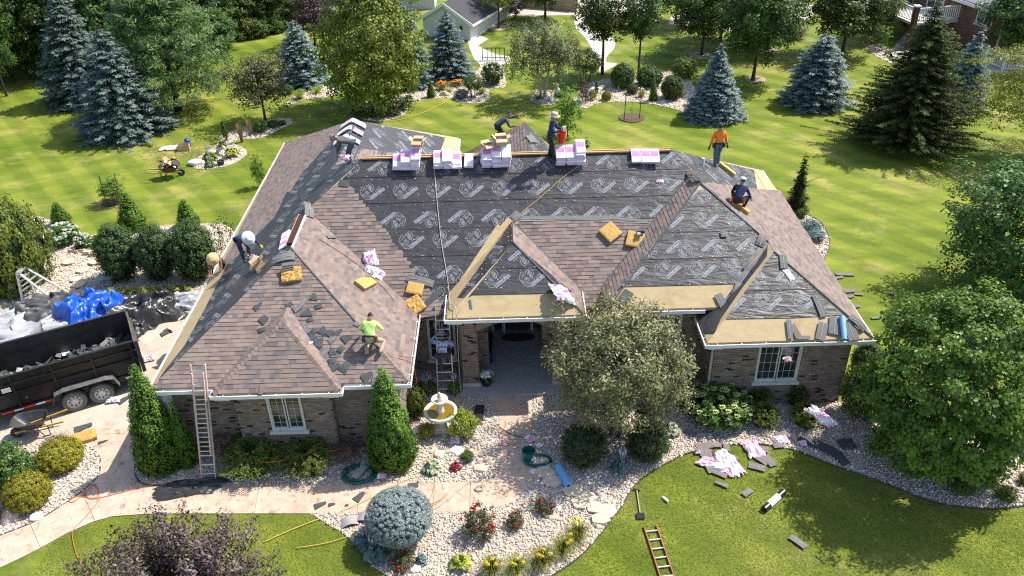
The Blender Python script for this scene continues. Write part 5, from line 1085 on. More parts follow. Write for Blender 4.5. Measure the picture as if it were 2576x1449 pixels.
# plaid shirt on the ladder
LAD0, LAD1 = at(1122, 992, .03), Vector((at_y(1112, 777, ym).x, ym-.03, ZE+dz+.02))
lk = lambda t: LAD0.lerp(LAD1, t)
pl9 = lk(.30)+Vector((0, -.12, 0))
person(pl9, (0.02, 1), 'worker in blue and white plaid shirt and grey hat climbing the porch ladder', C_plblue, C_dkjean, (0, -.18, .86), 10, [(-.24, .22, 1.34), (.24, .20, 1.18)], [(-.10, .03, .06), (.10, .10, .34)], head=(14, .1), kp=((-.4, 1, .2), (.5, 1, .3)), hat=('cowboy', M_greyh), belt=M_brnp, glove=M_glove)
# navy crouching on the east slope
person(pE.at(1856, 524)+Vector((0, .0, .02)), (.45, .9), 'worker in navy shirt and pale cap crouching on the right end slope', C_navy, C_blk, (0, -.12, .36), 34, [(-.30, .40, .30), (.34, .36, .26)], [(-.18, .10, .06), (.16, .04, .02)], head=(6, .35), kp=((-.5, 1, .8), (.5, 1, .8)), hat=('cap', M_lcap), belt=mat('red_pouch', (.35, .04, .03), .7))
# white hat bending on the west slope
person(pW.at(620, 655)+Vector((.02, 0, .02)), (.72, -.70), 'worker in white wide hat and navy shirt bending over on the left black slope', C_navy, C_dkjean, (0, -.22, .80), 74, [(-.34, .52, .62), (.20, .40, .50)], [(-.12, -.06, .06), (.14, .06, .10)], head=(-4, .15), kp=((-.2, 1, .2), (.3, 1, .2)), hat=('wide', M_whiteh), glove=M_glove)
# straw hat crouching at the west eave
person(pW.at(547, 685)+Vector((0, .05, .02)), (.25, -1), 'worker in straw hat and red plaid shirt crouching at the left eave', C_plred, C_blk, (0, -.16, .42), 62, [(-.12, .46, .14), (.18, .48, .10)], [(-.18, .06, .02), (.18, .10, .06)], head=(0, .12), kp=((-.6, 1, .7), (.6, 1, .7)), hat=('straw', M_strawh))
# grey shirt bending by the left end of the ridge
person(Dd.lerp(Aa, .55)+Vector((.02, -.05, -.02)), (-.95, .15), 'worker in grey shirt and jeans bending over beside the curved bundles', C_grey, C_dkjean, (0, -.15, .84), 78, [(-.14, .42, .34), (.14, .46, .28)], [(-.16, -.10, .06), (.16, .12, .02)], head=(4, .1), hat=('cap', M_greyh), belt=None)
# charcoal shirt reaching over the rear gable
person(pCW.at(1258, 352)+Vector((0, 0, .0)), (1, .12), 'dark haired worker in charcoal shirt leaning out behind the ridge with both arms stretched', C_dgrey, C_blk, (0, -.10, .62), 52, [(-.12, .72, .92), (.22, .60, .62)], [(-.12, -.34, .10), (.12, -.16, .06)], head=(-6, .25), kp=((-.3, 1, 0), (.3, 1, 0)))
# ================================================================== trailer, tarps, tools and garden things
def wheel(parent, c, r, wd, M=None):
    q = Matrix.Translation(c) @ Matrix.Rotation(R(90), 4, 'X'); mb = MB(); mb.lathe([(r*.62, -wd/2), (r*.93, -wd/2), (r, -wd*.32), (r, wd*.32), (r*.93, wd/2), (r*.62, wd/2)], 28, M=q, cap=False); ty = mb.build('tyre', mat('dusty_tyre', (.15, .14, .125), .85, .3, 9), parent, smooth=False)
    mb = MB(); mb.lathe([(r*.10, wd*.30), (r*.25, wd*.34), (r*.40, wd*.18), (r*.58, wd*.26), (r*.63, wd*.46), (r*.63, -wd*.40), (r*.1, -wd*.40)], 24, M=q); mb.build('rim', mat('galvanised_rim', (.62, .60, .57), .5, .15, 9, metal=.2), ty)
    for k in range(8): a = k*math.pi/4; mb = MB(); mb.lathe([(.022, 0), (.022, .02)], 8, M=q @ Matrix.Translation((math.cos(a)*r*.42, math.sin(a)*r*.42, wd*.20))); mb.build('rim_hole', M_dark, ty)
TR = thing('dump_trailer', 'black dump trailer full of torn shingles parked on the drive beside the house', 'trailer', (-12.79, 22.86, 0), rz=math.atan2(.457, .888))
Lt, Wt, zb, zt = 5.4, 2.12, .74, 1.9
mb = MB(); mb.box((-Lt/2, 0, (zb+zt)/2), (Lt, .05, zt-zb)); mb.bar((-Lt, -.01, zt+.025), (0, -.01, zt+.025), .09, .05)
for z in (1.28, 1.62): mb.bar((-Lt, -.05, z), (0, -.05, z), .07, .06)
for x in (-.12, -1.35, -2.55, -3.75, -4.9): mb.bar((x, -.062, zb-.1), (x, -.062, zt), .07, .08, up=(0, 1, 0))
mb.build('side_wall', M_black, TR)
mb = MB(); mb.box((-Lt/2, Wt, (zb+zt)/2), (Lt, .05, zt-zb)); mb.bar((-Lt, Wt, zt+.025), (0, Wt, zt+.025), .09, .05); mb.bar((-Lt, Wt-.03, 1.5), (0, Wt-.03, 1.5), .02, .02); mb.build('side_wall', mat('scuffed_black_steel', (.022, .021, .020), .5, .6, 2.2, .2, 18, col2=(.055, .05, .046)), TR)
mb = MB(); mb.box((-Lt/2, Wt/2, zb-.03), (Lt, Wt-.06, .06)); mb.build('bed_floor', M_black, TR)
mb = MB(); mb.box((-4.42, Wt/2, (zb+zt)/2), (.05, Wt-.06, zt-zb-.02)); mb.build('head_board', mat('scuffed_black_steel', (0, 0, 0)), TR)
mb = MB(); mb.box((.06, Wt/2, (zb+zt)/2-.05), (.06, Wt+.12, zt-zb+.12)); mb.bar((.11, 0, 1.0), (.11, Wt, 1.0), .05, .08); mb.bar((.11, 0, 1.6), (.11, Wt, 1.6), .05, .08); mb.bar((.10, .0, zb-.1), (.10, .0, zt+.02), .1, .08, up=(0, 1, 0)); mb.bar((.10, Wt, zb-.1), (.10, Wt, zt+.1), .1, .08, up=(0, 1, 0)); mb.build('tailgate', mat('worn_steel', (.10, .08, .065), .7, .5, 6), TR)
mb = MB(); mb.box((-Lt/2, Wt/2, .54), (Lt, 1.5, .2)); mb.box((-Lt/2, -.02, .60), (Lt, .06, .2)); mb.build('chassis', M_black, TR)
for y in (-.17, Wt+.17):
    for x in (-2.23, -1.38): wheel(TR, (x, y, .385), .385, .24 if y < 0 else -.24)
    s_ = -1 if y < 0 else 1; mb = MB(); pts = [(-2.85, .52), (-2.72, .86), (-2.45, .93), (-1.16, .93), (-.9, .86), (-.78, .52)]
    for (x0, z0), (x1, z1) in zip(pts, pts[1:]): mb.bar((x0, y-.02*s_, z0), (x1, y-.02*s_, z1), .34, .03, up=(0, 0, 1) if abs(z1-z0) < .2 else (1, 0, 0))
    mb.build('fender', mat('dusty_fender', (.11, .105, .10), .7, .5, 9, .3, 40), TR)
for x0, x1, c in ((-4.35, -3.98, 1), (-3.98, -3.7, 0), (-3.7, -3.33, 1), (-3.33, -3.05, 0), (-3.05, -2.8, 1), (-.55, -.32, 0), (-.28, -.04, 1)):
    mb = MB(); mb.box(((x0+x1)/2, -.0985, .62), (x1-x0-.01, .006, .06)); mb.build('reflector_tape', M_red if c else M_white, TR)
mb = MB(); mb.box((-3.95, -.105, 1.47), (.26, .01, .16)); mb.build('maker_plate', M_white, TR)
mb = MB(); mb.bar((-Lt, .5, .5), (-Lt-1.4, Wt/2, .5), .1, .1); mb.bar((-Lt, Wt-.5, .5), (-Lt-1.4, Wt/2, .5), .1, .1); mb.build('drawbar', M_black, TR)
# debris in the bed (uncountable heap)
def heap(name, n, fn, mats, M, smin, smax):
    mb = MB(); r_ = random.Random(n)
    for i in range(n):
        x, y, z = fn(r_); q = M @ Matrix.Translation((x, y, z)) @ Matrix.Rotation(r_.uniform(-.6, .6), 4, 'X') @ Matrix.Rotation(r_.uniform(-.6, .6), 4, 'Y') @ Matrix.Rotation(r_.uniform(0, 6), 4, 'Z'); a = r_.uniform(smin, smax); b = a*r_.uniform(.3, .8)
        mb.add([(-a, -b, 0), (a, -b*.7, .02), (a*.9, b, 0), (-a*.8, b, .03), (-a, -b, -.012), (a, -b*.7, .008), (a*.9, b, -.012), (-a*.8, b, .018)], [(0, 1, 2, 3), (7, 6, 5, 4), (0, 4, 5, 1), (1, 5, 6, 2), (2, 6, 7, 3), (3, 7, 4, 0)], r_.choice((0, 0, 0, 0, 1, 1, 2, 3) if len(mats) > 3 else (0, 1)), q)
    o = mb.build(name, mats); o['kind'] = 'stuff'; return o
TM = Matrix.Translation(TR.location) @ Matrix.Rotation(TR.rotation_euler.z, 4, 'Z')
heap('debris', 330, lambda r_: ((lambda x, y: (x, y, zb+.05+(1-abs(y/Wt-.45)*.8)*(.10+.34*math.exp(-((x+.9)/1.5)**2)) * r_.uniform(.4, 1)))(r_.uniform(-4.35, -.05), r_.uniform(.1, Wt-.1))), [M_scr[0], M_gry2, M_gry, M_pinkf], TM, .08, .24)
# tarpaulins
def tarp(x, y, lx, ly, h, ang, seed, m, label, n=44, z=.0):
    vs = []; fs = []; c0 = at(x, y)
    for i in range(n+1):
        for j in range(n+1):
            a, b = i/n*2-1, j/n*2-1; k = Vector((a*1.35+seed*5.3, b*1.35+seed*2.7, seed)); w1 = mnoise.noise(k*.8); w2 = mnoise.noise(k*2.1+Vector((w1*2, 0, 0))); w3 = 1-abs(mnoise.noise(k*1.7+Vector((3, w1*1.5, 0))))*2.6; w4 = 1-abs(mnoise.noise(k*4.6+Vector((0, w2, 7))))*2.2
            q = max(0, 1-(a*a+b*b)**1.6*.55) if max(abs(a), abs(b)) < .999 else 0
            X = a*lx/2*(1+.25*w1)+.12*w2*lx; Y = b*ly/2*(1+.3*mnoise.noise(k+Vector((0, 5, 0))))+.1*w2*ly
            vs.append(Vector((X*math.cos(ang)-Y*math.sin(ang), X*math.sin(ang)+Y*math.cos(ang), z+.02+h*max(0, min(1, q*1.4))*(.38+.30*max(0, w3)+.30*w1+.07*w4)+.01*w4)))
    for v in vs: v.z = max(v.z, .02)
    for i in range(n):
        for j in range(n): fs.append((i*(n+1)+j, (i+1)*(n+1)+j, (i+1)*(n+1)+j+1, i*(n+1)+j+1))
    mb = MB(); mb.add(vs, fs); me = mb.mesh('tarpaulin', m, smooth=True, fix=False); o = link('tarpaulin', me, None, c0); return tag(o, label, 'tarp', 'tarps heaped on the drive')
T_sil = mat('silver_tarp', (.33, .34, .35), .38, .12, 3, .4, 12, spec=.6); T_blk = mat('black_tarp', (.035, .034, .035), .32, .3, 3, .4, 14, spec=.6); T_blu = mat('blue_tarp', (.015, .10, .52), .35, .3, 3, .3, 14, spec=.5)
tarp(60, 832, 4.6, 2.4, .95, .2, 1, T_sil, 'broad silver tarp heaped behind the trailer'); tarp(105, 862, 5.2, 1.9, .6, .35, 2, T_sil, 'folded silver tarp along the trailer side'); tarp(45, 902, 3.6, 1.9, .55, .4, 8, mat('grey_tarp', (.34, .34, .34), .45, .2, 3, .4, 12), 'dull grey tarp at the front of the silver heap'); tarp(8, 912, 1.8, 1.4, .6, .4, 9, T_blk, 'small black tarp at the left edge of the silver heap')
tarp(145, 800, 3.2, 1.9, .9, -.1, 3, mat('charcoal_tarp', (.085, .083, .082), .5, .3, 3, .4, 12), 'charcoal grey tarp bundled between the silver and blue ones'); tarp(125, 772, 2.6, .9, .5, -.1, 10, mat('grey_tarp', (0, 0, 0)), 'thin grey tarp rolled at the foot of the stepladder'); tarp(238, 806, 2.3, 1.9, 1.5, .3, 4, T_blu, 'bright blue tarp crumpled against the trailer'); tarp(372, 800, 2.8, 1.6, 1.05, .5, 5, T_blk, 'glossy black tarp at the trailer tailgate'); tarp(335, 832, 1.4, 1.2, .6, 1.1, 6, T_blk, 'black tarp slumped behind the tailgate post'); tarp(440, 772, 2.4, 1.1, .5, .35, 7, T_sil, 'silver end of the tarp under the west gutter')
tarp(482, 1230, 1.9, .7, .14, .12, 11, T_blk, 'flat black cloth under the foot of the fibreglass ladder')
# ladders
def ladder(p0, p1, w_, side, label, mr, mrung, sp=.305, wd=.03, dp=.075, name='ladder', base_w=None, grp=None, fly=None, lab2=None):
    p0 = Vector(p0); p1 = Vector(p1); sd = Vector(side).normalized(); d = (p1-p0); L = d.length; d.normalize(); t = thing(name, label, 'ladder', p0, grp); up = d.cross(sd)
    bw = base_w or w_
    for s_ in (-1, 1):
        mb = MB(); mb.bar(sd*s_*bw/2, d*L+sd*s_*w_/2, wd, dp, up=up); mb.build('rail', mr if not isinstance(mr, tuple) else mr[0 if s_ < 0 else 1], t)
    n = int(L/sp)
    for i in range(n):
        s = .2+i*sp; ww = bw+(w_-bw)*s/L; mb = MB(); mb.bar(d*s-sd*(ww/2-.004), d*s+sd*(ww/2-.004), .034, .034, up=up); mb.build('rung', mrung, t)
    if fly:
        a, b, off = fly
        for s_ in (-1, 1): mb = MB(); mb.bar(d*a+sd*s_*(w_/2-.045)+up*off, d*b+sd*s_*(w_/2-.045)+up*off, wd, dp*.9, up=up); mb.build('fly_rail', mr if not isinstance(mr, tuple) else mr[1], t)
        for i in range(int((b-a)/sp)): mb = MB(); s = a+.1+i*sp; mb.bar(d*s-sd*(w_/2-.06)+up*off, d*s+sd*(w_/2-.06)+up*off, .03, .03, up=up); mb.build('rung', mrung, t)
    return t
f0 = at(526, 1206, .03); f1 = Vector((f0.x+.12, yWf-.05, ZE+.0)); dd = (f1-f0); f1 = f0+dd*1.30
ladder(f0, f1, .42, (1, 0, 0), 'tall faded red fibreglass extension ladder leaning on the left wing gutter', (M_fibre, mat('pale_pink_rail', (.62, .47, .43), .5)), M_alu, fly=(.9, dd.length*1.22, -.09))
ladder(LAD0, LAD0+(LAD1-LAD0)*1.06, .42, (1, 0, 0), 'aluminium ladder in the porch corner with a climbing worker', M_alu, M_alu, base_w=.56)
l0 = at(1635, 1322, .05); l1 = at(1688, 1480, .05); ladder(l0, l1, .36, (l1-l0).cross(UPZ), 'short red railed ladder lying flat on the front lawn', M_fibre2, M_alu, dp=.06)
# stepladder
sb = at(112, 750); sh = tall(sb, 676); t = thing('stepladder', 'tall aluminium stepladder standing open behind the tarps', 'ladder', sb); b0 = at(76, 757)-sb; b1 = at(152, 744)-sb; tp = Vector(((b0.x*.85), b0.y*.6, sh)); sdv = Vector((.25, .97, 0)).normalized()
for bb, nm in ((b0, 'front_rail'), (b1, 'rear_rail')):
    for s_ in (-1, 1): mb = MB(); mb.bar(bb+sdv*s_*.36, tp+sdv*s_*.20+Vector((.04 if bb is b1 else -.04, 0, 0)), .05, .08, up=sdv); mb.build(nm, M_alu, t)
    for i in range(1, 7): f = i/7; c = bb.lerp(tp, f); ww = .36+(.20-.36)*f; mb = MB(); mb.bar(c-sdv*ww, c+sdv*ww, .09, .03); mb.build('step', M_alu, t)
mb = MB(); mb.box(tp+Vector((0, 0, .03)), (.2, .46, .05)); mb.build('top_cap', M_alu, t)
# wheelbarrows
def barrow(pos, hd, label, mtray, mh, load=False):
    t = thing('wheelbarrow', label, 'wheelbarrow', pos, rz=hd); mb = MB(); n = 20; rows = []
    def ring(a, b, z, ox, sc_=1): return [(ox+a*math.copysign(abs(math.cos(q))**.55, math.cos(q)), b*math.copysign(abs(math.sin(q))**.55, math.sin(q)), z) for q in [2*math.pi*i/n for i in range(n)]]
    prof = [ring(.30, .20, .34, -.04), ring(.52, .36, .66, -.10), ring(.55, .39, .67, -.10), ring(.53, .37, .655, -.10), ring(.29, .19, .36, -.04)]
    vs = [p for r_ in prof for p in r_]; mb.add(vs, [(i*n+j, i*n+(j+1) % n, (i+1)*n+(j+1) % n, (i+1)*n+j) for i in range(4) for j in range(n)]+[tuple(range(n-1, -1, -1)), tuple(range(4*n, 5*n))]); mb.build('tray', mtray, t, smooth=False)
    for s_ in (-1, 1):
        mb = MB(); mb.bar((-.62, s_*.10, .26), (.95, s_*.30, .52), .04, .05); mb.build('handle', mh, t)
        mb = MB(); mb.tube([(.08, s_*.2, .34), (.24, s_*.22, .02), (.40, s_*.2, .02), (.42, s_*.22, .40)], .016, 6); mb.build('leg', M_black, t)
    mb = MB(); q = Matrix.Translation((-.60, 0, .19)) @ Matrix.Rotation(R(90), 4, 'X'); mb.lathe([(.10, -.05), (.17, -.05), (.19, -.03), (.19, .03), (.17, .05), (.10, .05)], 20, M=q); wh = mb.build('wheel', M_rubber, t); mb = MB(); mb.lathe([(.02, -.06), (.10, -.03), (.10, .03), (.02, .06)], 14, M=q); mb.build('hub', M_alu, wh)
    if load:
        M_ = Matrix.Translation(pos) @ Matrix.Rotation(hd, 4, 'Z'); heap('debris', 60, lambda r_: (r_.uniform(-.5, .3), r_.uniform(-.3, .3), r_.uniform(.6, .95)), [M_wood, mat('rusty_scrap', (.22, .08, .04), .8), M_scr[0], M_pinkf], M_, .08, .22)
    return t
barrow(at(98, 1090, .02), R(14), 'black wheelbarrow with yellow handles standing on the drive', mat('black_tray', (.045, .045, .046), .4, .4, 4, spec=.5), mat('yellow_handle', (.62, .34, .04), .5)); barrow(at(428, 446), R(200), 'rusty wheelbarrow heaped with scrap on the back lawn', mat('rusty_tray', (.16, .06, .03), .7), M_wood, True)
# fountain
fp = at(1112, 1079, .03); t = thing('fountain', 'tiered cast stone fountain with ochre water in the gravel bed', 'fountain', fp); M_cast = mat('cast_fountain', (.62, .57, .48), .8, .15, 6, .15, 30); k_ = 1.18
mb = MB(); mb.box((0, 0, .05), (.52, .52, .10)); mb.box((0, 0, .14), (.42, .42, .08), taper=.9); mb.lathe([(.19, .18), (.14, .24), (.13, .36), (.17, .46), (.22, .50)], 20); mb.build('pedestal', M_cast, t)
mb = MB(); mb.lathe([(.18, .48), (.38, .56), (.50, .66), (.54, .74), (.535, .79), (.49, .80), (.43, .77), (.40, .70), (.30, .64)], 36); mb.build('basin', M_cast, t, smooth=True)
mb = MB(); mb.lathe([(.42, .735), (.42, .74)], 30); mb.build('water', mat('ochre_water', (.20, .125, .012), .08, .2, 2, spec=.7), t)
mb = MB(); mb.lathe([(.15, .70), (.12, .80), (.10, .95), (.08, 1.06), (.10, 1.12)], 18); mb.build('column', M_cast, t, smooth=True)
mb = MB(); mb.lathe([(.08, 1.10), (.20, 1.16), (.27, 1.24), (.26, 1.27), (.21, 1.25), (.15, 1.20)], 28); mb.build('upper_bowl', M_cast, t, smooth=True)
mb = MB(); mb.lathe([(.09, 1.19), (.05, 1.27), (.085, 1.34), (.04, 1.42), (.06, 1.47), (.01, 1.54)], 16); mb.build('finial', M_cast, t, smooth=True)
# stone lantern
lp = at(263, 728, .02); t = thing('garden_lantern', 'small blue grey stone lantern by the round evergreens', 'lantern', lp); M_lan = mat('lantern_stone', (.24, .30, .31), .9, .2, 9)
mb = MB(); mb.lathe([(.16, 0), (.16, .06), (.08, .1), (.07, .3), (.14, .36)], 6); mb.build('post', M_lan, t); mb = MB()
for a in range(4): mb.box((.085*math.cos(a*1.57+.78), .085*math.sin(a*1.57+.78), .46), (.04, .04, .2))
mb.build('light_box', M_lan, t); mb = MB(); mb.lathe([(.22, .55), (.24, .58), (.10, .68), (.03, .76), (.01, .78)], 6); mb.build('lantern_roof', M_lan, t)
# rocks
def rock(x, y, sx, sy, sz, label, m, seed, grp=None, z=0.0):
    bm = bmesh.new(); bmesh.ops.create_icosphere(bm, subdivisions=2, radius=1)
    for v in bm.verts: k = 1+.35*mnoise.noise(v.co*1.3+Vector((seed, 0, 0))); v.co = Vector((v.co.x*sx*k, v.co.y*sy*k, max(v.co.z*sz*k, -sz*.3)))
    me = bpy.data.meshes.new('garden_rock'); bm.to_mesh(me); bm.free(); me.materials.append(m); o = link('garden_rock', me, None, at(x, y, z)+Vector((0, 0, sz*.25))); return tag(o, label, 'rock', grp)
M_rk = mat('fieldstone', (.40, .35, .30), .9, .25, 5, .5, 20); M_rkp = mat('pink_granite', (.42, .33, .29), .85, .2, 14); M_rkt = mat('tan_limestone', (.58, .47, .34), .9, .2, 5, .3, 20); M_rkw = mat('white_quartz', (.68, .66, .62), .85, .15, 8)
rock(25, 1303, .30, .27, .26, 'round pinkish boulder at the left bed corner', M_rkp, 1); rock(1118, 240, .34, .25, .25, 'tan boulder in front of the orange lilies', M_rk, 2)
RG = 'rocks set in the gravel beds'
for k, (x, y, s, l, m) in enumerate([(1102, 1143, .20, 'flat pale rock left of the lower gravel', M_rkt), (1196, 1102, .14, 'brown rock under the lime shrub', M_rk), (1222, 1098, .12, 'grey rock under the lime shrub', M_rk), (1184, 1140, .2, 'tan rock behind the dark leaved plant', M_rkt), (1163, 1160, .12, 'white rock beside the dark leaved plant', M_rkw), (1210, 1180, .22, 'flat tan slab rock in the gravel', M_rkt), (1150, 1135, .24, 'bluish flat rock above the red plant', M_rkw), (1232, 1160, .2, 'tan rock near the pink walk edge', M_rkt), (1500, 1234, .14, 'brown stone at the head of the small rock row', M_rk), (1506, 1244, .11, 'second stone of the small rock row', M_rk), (1514, 1252, .12, 'third stone of the small rock row', M_rk), (1523, 1261, .11, 'fourth stone of the small rock row', M_rk), (1425, 1255, .1, 'brown pebble beside the flagstones', M_rk), (1367, 1216, .1, 'white cobble at the blue roll', M_rkw), (1342, 1187, .13, 'white cobble at the walk corner', M_rkw), (1356, 1122, .13, 'white cobble beside the green bucket', M_rkw), (1506, 1325, .12, 'grey cobble at the flagstone end', M_rk), (1400, 1280, .16, 'white cobble right of the small red rose', M_rkw), (1385, 1276, .12, 'white cobble behind the small red rose', M_rkw), (1041, 1430, .2, 'white rock at the foot of the globe spruce', M_rkw), (1380, 252, .35, 'grey rock in the birch ring', M_rk), (1362, 258, .3, 'brown rock in the birch ring', M_rk), (1395, 256, .3, 'pale rock in the birch ring', M_rkw), (1500, 227, .4, 'white rock between the shrubs of the far bed', M_rkw), (1513, 222, .35, 'grey rock between the shrubs of the far bed', M_rk), (495, 412, .45, 'large pale rock at the hosta bed edge', M_rkw), (95, 183, .6, 'pale cut log by the wood edge', M_rkt), (186, 1112, .1, 'small white stone on the walk', M_rkw), (100, 1178, .18, 'white rock between the gold shrubs', M_rkw), (92, 1302, .22, 'white flat rock at the left walk edge', M_rkw)]):
    rock(x, y, s, s*.8, s*.5, l, m, k+5, RG, .02)
# flagstones
for k, (x, y) in enumerate([(1365, 1169), (1372, 1189), (1389, 1213), (1439, 1236), (1479, 1253), (1462, 1266), (1496, 1278), (1529, 1284), (1512, 1306), (210, 680), (193, 703), (200, 716), (173, 660), (240, 660), (225, 735)]):
    n = 6; q = [Vector((math.cos(2*math.pi*i/n+k)*rng.uniform(.24, .36), math.sin(2*math.pi*i/n+k)*rng.uniform(.2, .3), 0)) for i in range(n)]; mb = MB(); mb.prism(q, .05); me = mb.mesh('flagstone', M_rkt); o = link('flagstone', me, None, at(x, y, .03+.004*k)); tag(o, 'tan flagstone set in the gravel %s, %s' % (('below the blue roll', ORD[k] if k < 7 else ('eighth', 'ninth')[k-7]) if k < 9 else ('by the round evergreens', ORD[k-9])) , 'flagstone', 'flagstones in the gravel')
for k, (x, y) in enumerate([(190, 635), (205, 634), (224, 640), (240, 644), (233, 603), (250, 600)]):
    mb = MB(); mb.box((0, 0, .09), (.42, .22, .18)); me = mb.mesh('edging_block', M_rkt); o = link('edging_block', me, None, at(x, y)); o.rotation_euler.z = rng.uniform(-.3, .3); tag(o, 'tan edging block near the white hydrangea, %s from the left' % ['first', 'second', 'fourth', 'fifth', 'third rear', 'last rear'][k], 'block', 'edging blocks')
# hose coils, bucket, rolls, tools on the ground
M_gh = mat('green_hose', (.01, .13, .10), .4, .2, 5)
def coil(x, y, r, turns, m, label, name, sq=.8):
    p = at(x, y, .05); pts = []; r_ = random.Random(int(x))
    for i in range(turns*16): a = i/16*2*math.pi; k = r*(1+.16*math.sin(i*.13))*r_.uniform(.97, 1.03); pts.append(Vector((math.cos(a)*k+.04*math.sin(i*.05), math.sin(a)*k*sq, .012*(i/16)+r_.uniform(0, .02))))
    mb = MB(); mb.tube(pts, .014, 5); o = link(name, mb.mesh(name, m, True), None, p); return tag(o, label, 'hose')
coil(905, 1194, .46, 9, M_gh, 'coiled green garden hose on the gravel by the walk', 'garden_hose'); coil(1352, 1160, .38, 5, M_gh, 'tangled thin green hose at the walk corner', 'garden_hose', .6); coil(1204, 1229, .12, 2, mat('grey_hose', (0, 0, 0)), 'small grey hose loop on the pink walk', 'garden_hose')
bucket(at(1330, 1152, .03), .20, .32, mat('teal_plastic', (.01, .14, .13), .4), 'dark green bucket on the walk beside the tangled hose')
roll(at(1404, 1174, .12), at(1430, 1222, .12), .13, 'blue foam roll lying on the shaded flagstones', mat('sky_blue_foam', (.16, .40, .66), .6))
roll(at(1922, 1281, .1), at(1971, 1237, .1), .10, 'black plastic roll with white paper band on the front lawn', mat('black_film', (.02, .02, .02), .25, spec=.6), band=True)
a = at(1602, 1234, .05); b = at(1610, 1290, .05); t = thing('shovel', 'long handled scraper shovel lying at the lawn edge', 'shovel', a); mb = MB(); mb.tube([(0, 0, 0), (b-a)], .018, 8); mb.build('handle', mat('grey_handle', (.34, .33, .31), .6), t); mb = MB(); d = (b-a).normalized(); mb.bar((b-a), (b-a)+d*.22, .24, .02); mb.build('blade', M_black, t); mb = MB(); mb.bar(-d*.02+Vector((-.09, .05, 0)), -d*.02+Vector((.09, -.03, 0)), .04, .03); mb.build('grip', M_black, t)
mb = MB(); mb.lathe([(.035, -.12), (.04, -.12), (.04, .08), (.02, .11), (.02, .13)], 12, M=Matrix.Rotation(R(80), 4, 'X') @ Matrix.Rotation(.5, 4, 'Y')); o = link('plastic_bottle', mb.mesh('plastic_bottle', M_white), None, at(1674, 1256, .05)); tag(o, 'small white bottle on the front lawn', 'bottle')
for x, y, a, l in ((882, 1326, .3, 'left'), (915, 1316, -.2, 'right')):
    mb = MB(); n = 8; vs = []
    for i in range(n+1): s = (i/n-.5); vs += [(s*.5, 0, .02+.10*(1-4*s*s)), (s*.5, .34, .02+.10*(1-4*s*s)), (s*.5, 0, .012+.10*(1-4*s*s)), (s*.5, .34, .012+.10*(1-4*s*s))]
    mb.add(vs, [(4*i, 4*i+4, 4*i+5, 4*i+1) for i in range(n)]+[(4*i+2, 4*i+3, 4*i+7, 4*i+6) for i in range(n)]+[(4*i, 4*i+2, 4*i+6, 4*i+4) for i in range(n)]); o = link('flashing_sheet', mb.mesh('flashing_sheet', mat('dull_metal', (.30, .28, .27), .5)), None, at(x, y, .03)); o.rotation_euler.z = a; tag(o, 'bent grey flashing sheet beside the globe spruce, %s of two' % l, 'flashing', 'bent flashing sheets')
mb = MB(); mb.box((0, 0, .02), (.30, .85, .05)); mb.box((0, 0, .05), (.22, .75, .03)); o = link('black_tray', mb.mesh('black_tray', M_black), None, at(1205, 1046, .06)); o.rotation_euler = (R(10), 0, R(-4)); tag(o, 'black ridged panel lying on gravel right of the fountain', 'panel')
mb = MB(); mb.box((0, 0, .08), (.9, .22, .03)); mb.box((.1, .02, .1), (.5, .16, .02), M=Matrix.Rotation(.5, 4, 'Z')); o = link('wood_offcut', mb.mesh('wood_offcut', mat('grey_wood', (.40, .37, .32), .8)), None, at(914, 1183, .05)); o.rotation_euler.z = R(60); tag(o, 'grey board lying across the coiled green hose', 'board')
mb = MB(); mb.lathe([(.14, 0), (.2, .26), (.21, .28), (.18, .28), (.16, .22)], 16); o = link('plant_pot', mb.mesh('plant_pot', mat('black_pot', (.03, .03, .03), .6)), None, at(557, 416)); tag(o, 'black plant pot in the hosta island bed', 'pot')
mb = MB(); mb.lathe([(.16, 0), (.17, .42), (.10, .5), (.03, .52)], 14); o = link('water_jug', mb.mesh('water_jug', mat('blue_jug', (.02, .06, .30), .4)), None, at(474, 369)); tag(o, 'blue drum standing behind the carton on the back lawn', 'drum')
mb = MB(); mb.tube([(0, 0, .12), (.5, -.35, .5), (.9, -.7, .2)], [.10, .09, .07], 8); o = link('driftwood', mb.mesh('driftwood', mat('driftwood', (.42, .36, .28), .9)), None, at(548, 385)); tag(o, 'weathered log leaning in the hosta island bed', 'log')
# cords on the ground
g = lambda L, z=.05: [at(*p, z) for p in L]
line('extension_cord', g([(225, 1448), (195, 1400), (182, 1350), (186, 1330), (215, 1300), (245, 1262), (246, 1230), (225, 1218), (213, 1236), (222, 1253), (240, 1252), (247, 1234), (236, 1218), (214, 1240), (186, 1262), (172, 1258), (200, 1248), (240, 1253), (300, 1240), (367, 1222), (440, 1216), (520, 1211)]), .009, M_orange, 'orange cord looping over the pink walk to the red ladder', 'cord')
line('extension_cord', [at(585, 1168, .45), at(640, 1165, .6), at(700, 1160, .62), at(760, 1145, .62), at(820, 1136, .6), at(900, 1128, .2), at(960, 1120, .3)], .012, M_orange, 'orange cord draped over the low yews of the left bed', 'cord')
line('yellow_rope', g([(662, 1364), (720, 1338), (790, 1310), (840, 1293), (900, 1268), (960, 1238), (1020, 1208), (1075, 1180), (1090, 1120), (1085, 1088)]), .012, M_rope, 'long yellow rope from the front lawn to the fountain bed', 'rope'); line('yellow_rope', g([(745, 1378), (800, 1370), (850, 1358), (900, 1340)]), .010, M_rope, 'short yellow cord on the lawn left of the globe spruce', 'rope')
